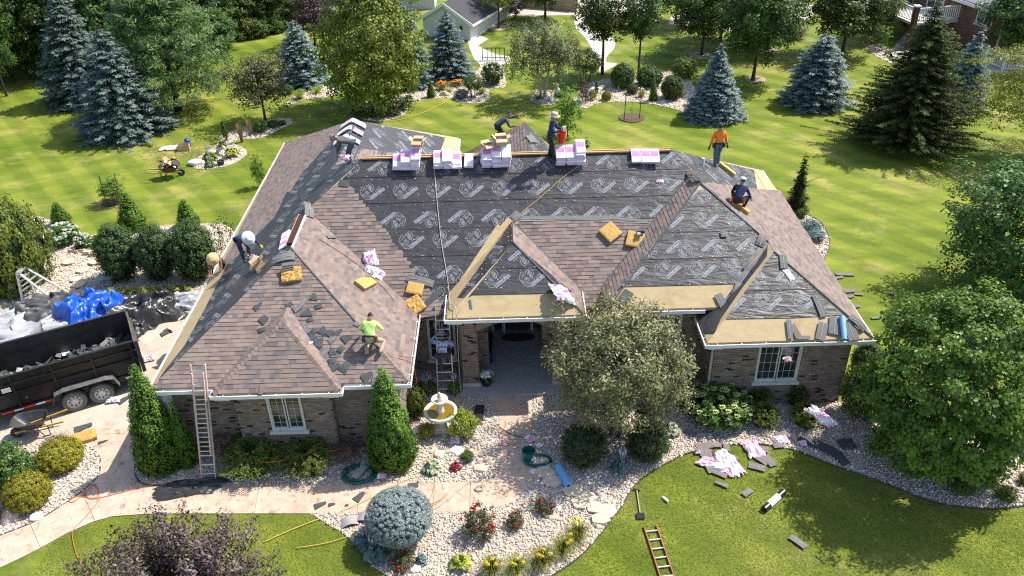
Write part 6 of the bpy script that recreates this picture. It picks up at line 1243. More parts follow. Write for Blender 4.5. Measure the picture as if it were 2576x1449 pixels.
line('thin_cable', g([(1092, 1222), (1085, 1250), (1070, 1262), (1090, 1270), (1120, 1248), (1125, 1240), (1105, 1258), (1082, 1268)]), .010, mat('tan_cable', (.45, .30, .14), .6), 'tan cable squiggle on the pink walk', 'cable'); line('thin_cable', g([(1090, 1283), (1130, 1255), (1180, 1213), (1210, 1205), (1255, 1130), (1330, 1110)]), .009, M_hose, 'grey cable across the walk and gravel', 'cable')
line('thin_cable', g([(1250, 1068), (1285, 1092), (1330, 1103), (1340, 1110)]), .010, M_black, 'dark cable arching across the shaded walk', 'cable'); line('yellow_rope', g([(1136, 248), (1110, 262), (1060, 285), (1010, 300), (970, 306)]), .015, M_rope, 'pale orange cord across the back lawn by the big oak', 'rope')
# porch things
mb = MB(); t = thing('porch_bench', 'dark iron bench in the shade of the porch', 'bench', (c0+.75, 24.0, .15))
mb.box((0, 0, .44), (.45, 1.2, .04)); mb.build('seat', M_black, t)
for k in range(7): mb = MB(); mb.bar((-.2, -.55+k*.18, .46), (-.24, -.55+k*.18, .9), .03, .02, up=(0, 1, 0)); mb.build('slat', M_black, t)
for x in (-.2, .2):
    for y in (-.55, .55): mb = MB(); mb.bar((x, y, 0), (x, y, .43), .04, .04, up=(0, 1, 0)); mb.build('leg', M_black, t)
mb = MB(); mb.prism([(math.cos(a)*.62, math.sin(a)*.26, 0) for a in np.linspace(0, 2*math.pi, 20, endpoint=False)], .02); o = link('door_mat', mb.mesh('door_mat', M_rubber), None, (fx+.92, 24.9, .155)); tag(o, 'black oval mat before the front door', 'mat')
# ================================================================== vegetation
def unit(v): return v/np.maximum(np.linalg.norm(v, axis=-1, keepdims=True), 1e-6)
def leafmesh(name, C, N_, L, W, m, tint, T=None, rs=None):
    n = len(C); N_ = unit(N_)
    if T is None: T = (rs or np.random.RandomState(1)).normal(size=(n, 3))
    T = unit(T-N_*np.sum(T*N_, 1, keepdims=True)); B = np.cross(N_, T); L = np.broadcast_to(L, n)[:, None]; W = np.broadcast_to(W, n)[:, None]
    V = np.stack([C-T*L/2, C+B*W/2-T*L*.08, C+T*L/2, C-B*W/2-T*L*.08], 1).reshape(-1, 3)
    return npmesh(name, V, np.arange(4*n).reshape(-1, 4), m, tint=np.clip(tint, 0, 1))
def conifer(name, h, r, m, seed, spray=.26, dens=1.0, z0=.03, droop=.18, power=.85, rag=.14, up=.10, stp=.125):
    rs = np.random.RandomState(seed); C = []; N_ = []; T = []; ti = []; z = z0*h; dz = .26*h/7
    while z < h*.985:
        f = z/h; L0 = r*(1-f)**power+.06; nb = max(5, int(2*math.pi*L0/.36*dens)); ph = rs.rand()*6
        for i in range(nb):
            a = ph+i*2*math.pi/nb+rs.normal(0, .12); L = L0*(1+rs.normal(0, rag)); d = np.array([math.cos(a), math.sin(a), 0]); sd = np.array([-d[1], d[0], 0]); zb = z+rs.normal(0, dz*.45); bt = rs.rand()
            s = max(.12, L*.25)
            while s <= L:
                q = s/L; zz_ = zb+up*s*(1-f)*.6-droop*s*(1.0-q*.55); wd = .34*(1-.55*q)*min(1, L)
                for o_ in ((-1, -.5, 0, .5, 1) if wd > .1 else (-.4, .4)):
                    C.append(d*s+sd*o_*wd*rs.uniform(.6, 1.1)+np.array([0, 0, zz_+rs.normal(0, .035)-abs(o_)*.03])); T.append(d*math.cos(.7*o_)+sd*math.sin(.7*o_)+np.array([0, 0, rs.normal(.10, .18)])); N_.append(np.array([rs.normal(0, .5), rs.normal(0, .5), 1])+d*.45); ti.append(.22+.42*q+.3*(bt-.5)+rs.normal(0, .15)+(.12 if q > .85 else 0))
                s += stp
        z += dz
    C = np.array(C); sp = spray*rs.uniform(.7, 1.3, len(C)); return leafmesh(name, C, np.array(N_), sp, sp*.34, m, np.array(ti), np.array(T))
def cloud(name, clumps, per, m, seed, size, asp=.55, clr=.5, upb=.5, outb=.5, flat=.7, hang=0.0, jit=.8, center=None):
    """leaf clumps: clumps = (n,3) centres; per = leaves per clump"""
    rs = np.random.RandomState(seed); n = len(clumps); cl = np.broadcast_to(clr, n); off = rs.normal(size=(n, per, 3)); off = unit(off)*(rs.rand(n, per, 1)**.42)
    off[..., 2] *= flat; P_ = (clumps[:, None]+off*cl[:, None, None]).reshape(-1, 3); ctr = np.array(center if center is not None else clumps.mean(0))
    od = unit(P_-ctr); N_ = unit(od*outb+unit(off.reshape(-1, 3))*.45+np.array([0, 0, upb])+rs.normal(0, jit*.5, P_.shape)); s = size*rs.uniform(.65, 1.3, len(P_))
    ct = rs.rand(n); ti = np.repeat(ct, per)*.45+rs.rand(len(P_))*.45+.10+.12*np.repeat((clumps[:, 2]-clumps[:, 2].min())/max(np.ptp(clumps[:, 2]), .01), per)*0
    T = rs.normal(size=P_.shape)*.7+np.array([0, 0, -hang]); return leafmesh(name, P_, N_, s, s*asp, m, ti, T)
def ell(n, rx, ry, rz_, cz, seed, hollow=.55, zmin=-1.0, bump=.18, cone=0.0):
    rs = np.random.RandomState(seed); d = unit(rs.normal(size=(n*3, 3))); d = d[d[:, 2] > zmin][:n]; rr = hollow+(1-hollow)*rs.rand(len(d))**.6; rr *= 1+rs.normal(0, bump, len(d))*.6
    k = 1-cone*(d[:, 2]*rr*.5+.5); return np.stack([d[:, 0]*rr*rx*k, d[:, 1]*rr*ry*k, cz+d[:, 2]*rr*rz_], 1)
M_bark = mat('bark', (.085, .065, .05), .95, .35, 8, .8, 20, stretch=(4, 4, .7)); M_barkg = mat('grey_bark', (.16, .14, .12), .95, .3, 8, .6, 20, stretch=(4, 4, .7)); M_birch = mat('birch_bark', (.55, .52, .48), .85, .3, 6, col2=(.25, .22, .2)); M_twig = mat('twigs', (.11, .085, .065), .9)
def trunk(name, h, r, seed, m, limbs=8, spread=1.5, top=.75, lean=(0, 0), fork=.35, stems=1):
    r_ = random.Random(seed); mb = MB()
    for s_ in range(stems):
        a0 = s_*2*math.pi/max(stems, 1)+r_.random(); ox, oy = (0, 0) if stems == 1 else (math.cos(a0)*.12*stems**.5, math.sin(a0)*.12*stems**.5); lx, ly = (lean if stems == 1 else (math.cos(a0)*spread*.5, math.sin(a0)*spread*.5))
        n = 7; pts = [Vector((ox+lx*(i/n)**1.3+r_.uniform(-.03, .03)*h*.15, oy+ly*(i/n)**1.3+r_.uniform(-.03, .03)*h*.15, h*top*i/n)) for i in range(n+1)]; pts[0] = Vector((ox, oy, -.05)); mb.tube(pts, [r*(1.25 if i == 0 else 1-.8*i/n) for i in range(n+1)], 8)
        for k in range(max(2, limbs//stems)):
            f = fork+(1-fork)*r_.random(); i = min(n-1, int(f*n)); b = pts[i].lerp(pts[i+1], f*n-i if i < n else 0); a = r_.uniform(0, 6.28); L = spread*r_.uniform(.5, 1)*(1.1-f*.5); q = [b+Vector((math.cos(a)*L*t, math.sin(a)*L*t, L*(.75*t-.2*t*t))) for t in (0, .35, .7, 1)]; mb.tube(q, [r*.5*(1-f*.55), r*.35*(1-f*.5), r*.2, r*.06], 6)
    return mb.mesh(name, m, True)
LM = dict(
 bspruce=leafmat('blue_spruce', (.055, .090, .086), (.25, .33, .31), .15, .6, .03), gspruce=leafmat('grey_spruce', (.038, .060, .052), (.150, .205, .175), .15, .6, .02), dspruce=leafmat('dark_spruce', (.020, .036, .010), (.080, .105, .026), .15, .7, .02, .15),
 pine=leafmat('white_pine', (.040, .095, .022), (.19, .32, .085), .2, .55, .02), oak=leafmat('oak_leaf', (.045, .080, .010), (.27, .31, .040), .25, .5, .02), dark=leafmat('dark_leaf', (.026, .054, .009), (.115, .18, .032), .28, .5, .05), mid=leafmat('mid_leaf', (.030, .068, .010), (.13, .205, .034), .25, .5, .06),
 maple=leafmat('maple_leaf', (.028, .070, .008), (.175, .275, .028), .30, .45, .02), bright=leafmat('bright_leaf', (.10, .17, .012), (.30, .40, .04), .3, .5, .02), birch=leafmat('birch_leaf', (.055, .082, .022), (.22, .265, .095), .25, .5, .02), crab=leafmat('crab_leaf', (.036, .042, .015), (.14, .14, .06), .2, .55, .02),
 serv=leafmat('serviceberry_leaf', (.032, .038, .011), (.36, .365, .15), .25, .45, .02, .5), plum=leafmat('plum_leaf', (.022, .010, .012), (.085, .040, .044), .15, .5, .02), purple=leafmat('ninebark_leaf', (.040, .028, .026), (.20, .145, .13), .15, .5, .02, .5), arb=leafmat('arborvitae', (.026, .072, .006), (.165, .295, .026), .2, .6, .02), arbd=leafmat('dark_arborvitae', (.020, .048, .010), (.080, .145, .030), .15, .6, .03),
 yew=leafmat('yew', (.016, .034, .007), (.075, .120, .026), .15, .55, .03), yewl=leafmat('light_yew', (.030, .060, .007), (.17, .22, .032), .2, .55, .02), gold=leafmat('gold_spirea', (.12, .13, .010), (.42, .38, .030), .25, .55, .02), lime=leafmat('lime_shrub', (.10, .16, .010), (.38, .42, .04), .28, .5, .03), hosta=leafmat('hosta_leaf', (.045, .095, .015), (.22, .32, .06), .2, .45, .05), hostay=leafmat('yellow_hosta', (.13, .17, .012), (.48, .48, .08), .2, .45, .03), bluef=leafmat('blue_foliage', (.05, .095, .085), (.20, .29, .27), .15, .55, .03),
 globe=leafmat('globe_spruce', (.125, .165, .160), (.40, .47, .45), .1, .6, 0), hyd=leafmat('hydrangea_leaf', (.024, .066, .010), (.12, .22, .035), .2, .5, .02), white=leafmat('white_bloom', (.58, .58, .52), (.80, .80, .75), .1, .7, 0), green_b=leafmat('green_bloom', (.24, .32, .06), (.50, .56, .20), .1, .7, 0), red=leafmat('red_bloom', (.35, .008, .010), (.72, .02, .02), .15, .5, 0), orange=leafmat('orange_bloom', (.60, .16, .01), (.85, .36, .02), .15, .5, 0), yel=leafmat('yellow_bloom', (.60, .46, .02), (.85, .70, .06), .15, .5, 0),
 lily=leafmat('daylily_leaf', (.07, .10, .012), (.28, .28, .05), .2, .5, .03), straw=leafmat('straw_grass', (.24, .17, .075), (.50, .38, .20), .2, .6, 0), barb=leafmat('barberry', (.10, .055, .045), (.32, .20, .15), .15, .6, .02), red2=leafmat('red_foliage', (.12, .008, .010), (.35, .03, .03), .15, .5, 0), brown=leafmat('brown_smoke', (.055, .025, .020), (.18, .095, .075), .15, .6, 0), varg=leafmat('variegated_leaf', (.06, .11, .05), (.50, .52, .34), .15, .5, 0), locust=leafmat('locust_leaf', (.060, .095, .010), (.33, .34, .035), .3, .5, .02), weep=leafmat('weeping_leaf', (.040, .075, .008), (.23, .275, .035), .25, .5, .02))
PROTO = {}
def blooms(X, key, pts, lm, s, sz=.055):
    fm = cloud(key+'f', np.zeros((1, 3)), 14, LM[lm], s, sz, .9, sz*.9, .5, .6, 1, center=(0, 0, -.05))
    for q in pts: X('bloom', fm, tuple(q))
def proto(key):
    if key in PROTO: return PROTO[key]
    P = []; r = h = 1.0; X = lambda n, me, loc=(0, 0, 0): P.append((n, me, loc)); big = lambda a: a
    s = sum(map(ord, key))
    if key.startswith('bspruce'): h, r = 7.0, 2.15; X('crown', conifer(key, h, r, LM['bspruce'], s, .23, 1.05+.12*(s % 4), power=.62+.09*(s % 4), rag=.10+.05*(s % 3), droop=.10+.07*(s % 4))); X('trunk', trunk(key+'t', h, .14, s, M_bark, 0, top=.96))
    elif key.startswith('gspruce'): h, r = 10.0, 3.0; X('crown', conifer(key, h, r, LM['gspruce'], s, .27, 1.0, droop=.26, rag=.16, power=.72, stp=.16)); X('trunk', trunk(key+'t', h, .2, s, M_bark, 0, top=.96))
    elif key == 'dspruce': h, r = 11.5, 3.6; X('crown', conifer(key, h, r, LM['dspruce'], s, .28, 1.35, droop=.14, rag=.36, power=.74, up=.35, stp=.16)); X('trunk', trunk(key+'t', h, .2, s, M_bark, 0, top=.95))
    elif key == 'weepspruce': h, r = 3.4, .55; X('crown', conifer(key, h, r, LM['dspruce'], s, .22, 3.6, droop=1.2, rag=.35)); X('trunk', trunk(key+'t', h, .06, s, M_bark, 0, top=.97))
    elif key == 'dwarfcone': h, r = 1.0, .32; X('crown', cloud(key, ell(150, .30, .30, .5, .5, s, .75, cone=.85), 14, LM['arbd'], s, .055, .6, .09, .3, .9))
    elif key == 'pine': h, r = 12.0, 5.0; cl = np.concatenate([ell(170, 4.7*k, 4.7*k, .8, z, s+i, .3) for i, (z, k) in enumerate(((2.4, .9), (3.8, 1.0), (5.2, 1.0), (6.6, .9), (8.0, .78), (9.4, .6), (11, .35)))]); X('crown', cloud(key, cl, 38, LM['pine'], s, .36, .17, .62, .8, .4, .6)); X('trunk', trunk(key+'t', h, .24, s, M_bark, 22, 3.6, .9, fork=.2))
    elif key == 'oak': h, r = 12.0, 4.6; X('crown', cloud(key, ell(560, 5.3, 5.3, 5.9, 5.9, s, .5, cone=.42), 50, LM['oak'], s, .26, .6, .66, .5, .55)); X('trunk', trunk(key+'t', h, .26, s, M_bark, 16, 2.8, .85, fork=.15))
    elif key.startswith('dark') or key.startswith('mid'):
        h, r = 9.0, 3.6; lm = LM['dark' if key.startswith('dark') else 'mid']; X('crown', cloud(key, ell(330, 3.4, 3.4, 3.5, 5.5, s, .45, bump=.25), 50, lm, s, .25, .62, .68, .5, .55)); X('trunk', trunk(key+'t', h, .17, s, M_bark, 14, 2.4, .8, fork=.38, lean=(.3, .1)))
    elif key == 'woodm': h, r = 11.0, 4.4; X('crown', cloud(key, ell(520, 4.3, 4.3, 5.2, 5.4, s, .55, -.95, .26), 56, LM['mid'], s, .24, .62, .72, .6, .5)); X('trunk', trunk(key+'t', h, .2, s, M_bark, 12, 2.8, .8, fork=.15))
    elif key == 'wood': h, r = 11.0, 4.4; X('crown', cloud(key, ell(560, 4.3, 4.3, 5.2, 5.4, s, .55, -.95, .22), 48, LM['dark'], s, .30, .62, .75, .5, .55)); X('trunk', trunk(key+'t', h, .2, s, M_bark, 12, 2.8, .8, fork=.15))
    elif key == 'vase': h, r = 8.0, 2.8; cl = ell(230, 2.6, 2.6, 2.6, 5.4, s, .3, bump=.3); cl[:, :2] *= (.6+.55*(cl[:, 2:3]-2.8)/5.2); X('crown', cloud(key, cl, 34, LM['dark'], s, .22, .6, .48, .5, .5)); X('trunk', trunk(key+'t', h, .14, s, M_bark, 12, 1.7, .8, fork=.42))
    elif key == 'maple': h, r = 8.2, 4.3; cl = ell(640, 4.0, 4.0, 3.9, 4.1, s, .66, -.95, .16); X('crown', cloud(key, cl, 84, LM['maple'], s, .17, .85, .56, .75, .6, .42)); X('trunk', trunk(key+'t', h, .2, s, M_barkg, 16, 2.8, .8, fork=.12))
    elif key == 'bright': h, r = 7.0, 2.7; X('crown', cloud(key, ell(170, 2.4, 2.4, 2.2, 4.8, s, .4), 34, LM['bright'], s, .2, .6, .5, .5, .5)); X('trunk', trunk(key+'t', h, .13, s, M_bark, 10, 1.7, .8, fork=.4))
    elif key == 'birch':
        h, r = 7.5, 3.0; cl = ell(210, 2.6, 2.6, 2.5, 4.6, s, .25, -.7, .3); dr = []
        rs = np.random.RandomState(s)
        for c in cl:
            for k in range(rs.randint(2, 5)): dr.append(c+np.array([c[0]*.06*k, c[1]*.06*k, -.36*k]))
        X('crown', cloud(key, np.array(dr), 26, LM['birch'], s, .15, .5, .30, .4, .5, 1.1, .7)); X('trunk', trunk(key+'t', h, .11, s, M_birch, 30, 2.3, .85, fork=.25, stems=2))
    elif key == 'crab': h, r = 5.0, 2.3; X('crown', cloud(key, ell(220, 2.0, 2.0, 1.9, 3.2, s, .3, bump=.35), 40, LM['crab'], s, .15, .6, .42, .5, .5)); X('trunk', trunk(key+'t', h, .10, s, M_bark, 12, 1.6, .75, fork=.3))
    elif key == 'serv':
        h, r = 4.9, 2.35; X('crown', cloud(key, ell(520, 2.2, 2.2, 1.95, 2.95, s, .55, -.85, .2), 56, LM['serv'], s, .115, .5, .34, .55, .5, .9)); X('trunk', trunk(key+'t', h, .07, s, M_barkg, 22, 1.6, .8, fork=.3, stems=4))
    elif key == 'plum': h, r = 6.0, 2.2; X('crown', cloud(key, ell(170, 1.9, 1.9, 2.6, 3.4, s, .4), 36, LM['plum'], s, .17, .6, .42, .5, .5)); X('trunk', trunk(key+'t', h, .1, s, M_bark, 8, 1.2, .8))
    elif key == 'purple':
        h, r = 2.5, 2.4; r_ = np.random.RandomState(s); st = []
        mb = MB()
        for i in range(150):
            a = r_.uniform(0, 6.28); L = r_.uniform(.4, 2.35); zt_ = h*(1.03-.10*L*L/2)*r_.uniform(.8, 1.08); pts = [(0, 0, 0), (math.cos(a)*L*.35, math.sin(a)*L*.35, zt_*.5), (math.cos(a)*L, math.sin(a)*L, zt_)]; mb.tube(pts, [.02, .013, .004], 4)
            for t in np.linspace(.45, 1, 9): st.append([math.cos(a)*L*(t*.9+.1*t*t), math.sin(a)*L*(t*.9+.1*t*t), zt_*(1-(1-t)**1.3)])
        X('crown', cloud(key, np.array(st), 24, LM['purple'], s, .085, .5, .17, .5, .45, 1.1)); X('stems', mb.mesh(key+'s', M_twig))
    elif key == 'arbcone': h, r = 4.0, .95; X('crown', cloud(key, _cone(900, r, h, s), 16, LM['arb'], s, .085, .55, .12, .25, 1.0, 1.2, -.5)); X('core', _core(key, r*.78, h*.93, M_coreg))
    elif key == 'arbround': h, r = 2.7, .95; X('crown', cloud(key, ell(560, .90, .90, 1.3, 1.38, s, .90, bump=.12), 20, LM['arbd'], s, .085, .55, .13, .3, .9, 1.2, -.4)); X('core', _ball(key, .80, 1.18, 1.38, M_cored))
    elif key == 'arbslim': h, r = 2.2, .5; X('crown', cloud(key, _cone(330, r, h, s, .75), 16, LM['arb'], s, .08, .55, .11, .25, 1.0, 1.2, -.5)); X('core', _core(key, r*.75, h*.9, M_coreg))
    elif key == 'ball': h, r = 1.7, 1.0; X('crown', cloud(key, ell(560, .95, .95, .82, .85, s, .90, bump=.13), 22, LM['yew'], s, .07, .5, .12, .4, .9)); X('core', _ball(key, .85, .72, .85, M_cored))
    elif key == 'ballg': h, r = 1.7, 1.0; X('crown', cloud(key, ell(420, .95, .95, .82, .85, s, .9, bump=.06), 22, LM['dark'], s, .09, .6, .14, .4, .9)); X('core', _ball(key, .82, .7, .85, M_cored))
    elif key == 'spread':                    # spreading yew: arching sprays
        h, r = .85, 1.1; rs = np.random.RandomState(s); C = []; N_ = []; T = []; ti = []
        for i in range(420):
            a = rs.uniform(0, 6.28); L = r*rs.uniform(.35, 1.05); zt_ = h*(1-.45*(L/r)**2)*rs.uniform(.75, 1.1); br = rs.rand()
            for t in np.linspace(.35, 1, 9):
                p = np.array([math.cos(a)*L*t, math.sin(a)*L*t, zt_*(1-(1-t)**2)-.06*t*t]); dv = np.array([math.cos(a), math.sin(a), .5-t*.7])
                for o_ in (-1, 1): sd = np.array([-math.sin(a), math.cos(a), .1]); C.append(p+sd*o_*.035); T.append(dv+sd*o_*.9); N_.append(np.array([rs.normal(0, .4), rs.normal(0, .4), 1])); ti.append(.15+.55*t*t+.2*(br-.5)+rs.normal(0, .1))
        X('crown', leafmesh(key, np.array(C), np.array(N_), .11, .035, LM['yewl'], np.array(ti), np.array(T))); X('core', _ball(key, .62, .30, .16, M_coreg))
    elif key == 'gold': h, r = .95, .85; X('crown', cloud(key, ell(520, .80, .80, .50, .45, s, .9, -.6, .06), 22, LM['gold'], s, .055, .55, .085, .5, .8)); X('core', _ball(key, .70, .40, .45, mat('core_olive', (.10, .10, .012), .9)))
    elif key == 'lime': h, r = .9, .62; X('crown', cloud(key, ell(130, .52, .52, .40, .45, s, .5, -.6, .2), 20, LM['lime'], s, .085, .5, .15, .6, .5)); X('stems', trunk(key+'t', .7, .02, s, M_twig, 8, .35, .8, stems=3))
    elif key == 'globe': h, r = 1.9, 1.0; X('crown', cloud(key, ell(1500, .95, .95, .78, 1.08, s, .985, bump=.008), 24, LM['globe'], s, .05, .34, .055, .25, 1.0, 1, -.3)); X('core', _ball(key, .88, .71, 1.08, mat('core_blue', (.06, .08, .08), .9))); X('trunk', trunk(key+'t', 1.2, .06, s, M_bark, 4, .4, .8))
    elif key in ('hosta', 'hostay', 'varg', 'bluehosta', 'heuchera', 'darkheuchera'):
        h, r = .5, .55; lm = LM[{'hosta': 'hosta', 'hostay': 'hostay', 'varg': 'varg', 'bluehosta': 'bluef', 'heuchera': 'red2', 'darkheuchera': 'plum'}[key]]; rs = np.random.RandomState(s); V = []; F = []; ti = []
        for i in range(70):
            a = rs.uniform(0, 6.28); L = r*rs.uniform(.35, 1.0); w_ = .09*rs.uniform(.7, 1.2)+.03; zt_ = h*(1-.6*(L/r)**1.5)*rs.uniform(.7, 1.1); d = np.array([math.cos(a), math.sin(a), 0]); sd = np.array([-d[1], d[0], 0]); tb = rs.rand(); o = len(V)
            for t, wk, zk in ((.30, .25, .72), (.55, .95, 1.0), (.8, .8, .92), (1.0, .05, .62)): V += [d*L*t-sd*w_*wk+np.array([0, 0, zt_*zk+.02]), d*L*t+np.array([0, 0, zt_*zk]), d*L*t+sd*w_*wk+np.array([0, 0, zt_*zk+.02])]
            for j in range(3):
                for q in range(2): F.append((o+3*j+q, o+3*j+q+1, o+3*j+q+4, o+3*j+q+3)); ti.append(tb*.5+rs.rand()*.2+(.3 if q == 0 and key == 'varg' else .12))
        X('leaves', npmesh(key, V, F, lm, tint=np.clip(ti, 0, 1)))
        if key in ('bluehosta', 'hosta'):
            mb = MB()
            for i in range(7): a = i*.9; mb.tube([(0, 0, .2), (math.cos(a)*.14, math.sin(a)*.14, .72)], .006, 4); mb.lathe([(.0, 0), (.03, .03), (.035, .1), (.0, .16)], 6, c=(math.cos(a)*.14, math.sin(a)*.14, .62))
            X('flower_spikes', mb.mesh(key+'f', mat('pale_lilac', (.42, .40, .52), .7)))
    elif key in ('lily', 'orangelily', 'grassclump', 'strawgrass', 'fescue'):
        h, r = (.75, .62) if key != 'strawgrass' else (1.5, .5); lm = LM[{'strawgrass': 'straw', 'grassclump': 'lime', 'fescue': 'bluef'}.get(key, 'lily')]; rs = np.random.RandomState(s); V = []; F = []; ti = []
        for i in range(320):
            a = rs.uniform(0, 6.28); L = r*rs.uniform(.25, 1.1)*(1 if key != 'strawgrass' else .5); zt_ = h*rs.uniform(.55, 1.1); d = np.array([math.cos(a), math.sin(a), 0]); sd = np.array([-d[1], d[0], 0])*.011; o = len(V); tb = rs.rand(); b0 = d*rs.uniform(0, .12)
            for t in (0, .35, .7, 1): zz_ = zt_*(1-(1-t)**2)-(.45*zt_*t**3 if key != 'strawgrass' else 0); V += [b0+d*L*t-sd*(1-.8*t), b0+d*L*t+sd*(1-.8*t)]; V[-1] = V[-1]+np.array([0, 0, zz_]); V[-2] = V[-2]+np.array([0, 0, zz_])
            for j in range(3): F.append((o+2*j, o+2*j+1, o+2*j+3, o+2*j+2)); ti.append(tb*.6+.2*j)
        X('leaves', npmesh(key, V, F, lm, tint=np.clip(ti, 0, 1)))
        if key in ('lily', 'orangelily'): blooms(X, key, ell(4 if key == 'lily' else 36, .5, .5, .12, .72, s, .3, -.2), 'yel' if key == 'lily' else 'orange', s, .085)
    elif key in ('hydw', 'hydg'):
        h, r = 1.5, 1.0; X('leaves', cloud(key, ell(190, .90, .90, .68, .72, s, .55, -.7, .1), 20, LM['hyd'], s, .16, .7, .22, .6, .5)); hd = ell(46, .98, .98, .78, .74, s+3, .96, -.15, .03); P_ = []
        fm = cloud(key+'f', np.zeros((1, 3)), 60, LM['white' if key == 'hydw' else 'green_b'], s, .05, .9, .105, .4, .9, .8, center=(0, 0, -.1))
        for q in hd: X('flower_head', fm, tuple(q))
    elif key == 'rose': h, r = .85, .55; X('leaves', cloud(key, ell(110, .5, .5, .40, .42, s, .4, -.7, .25), 20, LM['crab'], s, .07, .6, .12, .5, .5)); blooms(X, key, ell(14, .55, .55, .44, .46, s+2, .9, -.1), 'red', s); X('stems', trunk(key+'t', .6, .015, s, M_twig, 9, .4, .8, stems=3))
    elif key == 'barb': h, r = 1.0, .6; X('leaves', cloud(key, ell(160, .55, .55, .48, .5, s, .4, -.8, .2), 20, LM['barb'], s, .05, .6, .12, .5, .5)); X('stems', trunk(key+'t', .8, .015, s, M_twig, 12, .4, .9, stems=4))
    elif key in ('smoke', 'redbarb'): h, r = 1.8, .9; X('leaves', cloud(key, ell(130, .8, .8, .85, .95, s, .3, -.9, .3), 24, LM['brown' if key == 'smoke' else 'red2'], s, .09, .5, .2, .5, .5)); X('stems', trunk(key+'t', 1.4, .03, s, M_twig, 10, .6, .9, stems=3))
    elif key in ('bush', 'vib', 'bushl', 'bushb', 'sparse'):
        h, r = 1.5, 1.0; lm = LM[{'bush': 'mid', 'vib': 'hyd', 'bushl': 'yewl', 'bushb': 'bluef', 'sparse': 'birch'}[key]]; X('leaves', cloud(key, ell(200 if key != 'sparse' else 50, .92, .92, .70, .75, s, .5, -.9, .18), 24 if key != 'sparse' else 9, lm, s, .12, .55, .22, .55, .5)); X('stems', trunk(key+'t', 1.2, .025, s, M_twig, 10, .6, .85, stems=4))
    elif key == 'weep':
        h, r = 3.6, 2.6; cl = ell(330, 2.5, 2.5, 2.0, 1.55, s, .86, -.75, .12); X('crown', cloud(key, cl, 40, LM['weep'], s, .16, .55, .32, .15, .9, 1.2, 1.1)); X('core', _ball(key, 2.15, 1.65, 1.5, M_coreg)); X('trunk', trunk(key+'t', 2.8, .1, s, M_bark, 8, 1.5, .8))
    elif key == 'stemball': h, r = 3.2, 1.15; X('crown', cloud(key, ell(230, 1.1, 1.1, 1.05, 2.1, s, .75, -.9, .12), 24, LM['mid'], s, .12, .6, .22, .5, .7)); X('trunk', trunk(key+'t', 2.2, .045, s, M_twig, 14, .8, .85, stems=6))
    elif key == 'sapling': h, r = 3.8, 1.1; X('crown', cloud(key, ell(120, 1.0, 1.0, 1.75, 2.0, s, .25, -.95, .25), 22, LM['arb'], s, .15, .5, .28, .5, .5)); X('trunk', trunk(key+'t', h, .035, s, M_bark, 12, .8, .9, fork=.2))
    elif key == 'whip': h, r = 1.7, .5; X('crown', cloud(key, ell(16, .3, .3, .55, 1.15, s, .3), 14, LM['lime'], s, .09, .5, .12, .5, .4)); X('trunk', trunk(key+'t', h, .02, s, M_twig, 5, .3, .95))
    elif key == 'locust': h, r = 10.0, 5.2; cl = ell(300, 4.9, 4.9, 3.6, 5.6, s, .35, -.9, .3); cl[:, 2] = cl[:, 2]-.02*(cl[:, 0]**2+cl[:, 1]**2)*.6; X('crown', cloud(key, cl, 95, LM['locust'], s, .20, .36, .80, .7, .3, .35)); X('trunk', trunk(key+'t', h, .2, s, M_bark, 16, 3.8, .75, fork=.3))
    PROTO[key] = (P, h, r); return PROTO[key]
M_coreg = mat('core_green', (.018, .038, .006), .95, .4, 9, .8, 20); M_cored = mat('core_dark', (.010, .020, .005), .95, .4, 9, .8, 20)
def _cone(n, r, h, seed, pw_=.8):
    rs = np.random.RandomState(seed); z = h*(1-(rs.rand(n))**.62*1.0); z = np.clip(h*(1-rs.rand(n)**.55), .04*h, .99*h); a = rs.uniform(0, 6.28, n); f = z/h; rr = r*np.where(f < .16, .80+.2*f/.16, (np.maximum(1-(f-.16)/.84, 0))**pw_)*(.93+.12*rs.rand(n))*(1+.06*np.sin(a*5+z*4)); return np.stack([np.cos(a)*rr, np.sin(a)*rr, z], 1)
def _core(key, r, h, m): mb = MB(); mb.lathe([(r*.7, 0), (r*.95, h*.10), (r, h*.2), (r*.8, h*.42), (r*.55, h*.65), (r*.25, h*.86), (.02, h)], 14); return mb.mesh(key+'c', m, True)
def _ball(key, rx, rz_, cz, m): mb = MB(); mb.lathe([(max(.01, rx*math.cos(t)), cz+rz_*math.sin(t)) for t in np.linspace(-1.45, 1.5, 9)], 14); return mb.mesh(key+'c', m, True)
def plant(key, x, y, top, hw, label, name, cat, grp=None, edge=True, hgt=None, seed=None):
    """x, y: photo position of its foot (edge: the near edge of its skirt); top: photo row of its tip or None with hgt; hw: half width in photo pixels"""
    P, h0, r0 = proto(key); b = at(x, y); k = pix(b)[2]; r = hw/k
    if edge: b = b+Vector((b.x/b.y*r*.75, r*.75, 0)); r = hw/pix(b+Vector((0, 0, 1)))[2]
    h = hgt if hgt else tall(b, top); t = thing(name, label, cat, b, grp, rng.uniform(0, 6.28)); t.scale = (r/r0, r/r0, h/h0)
    for n, me, lc in P: link(n, me, t, lc)
    return t
T = lambda *a, **k: plant(*a, **k)
SP = 'blue spruces in the back gardens'
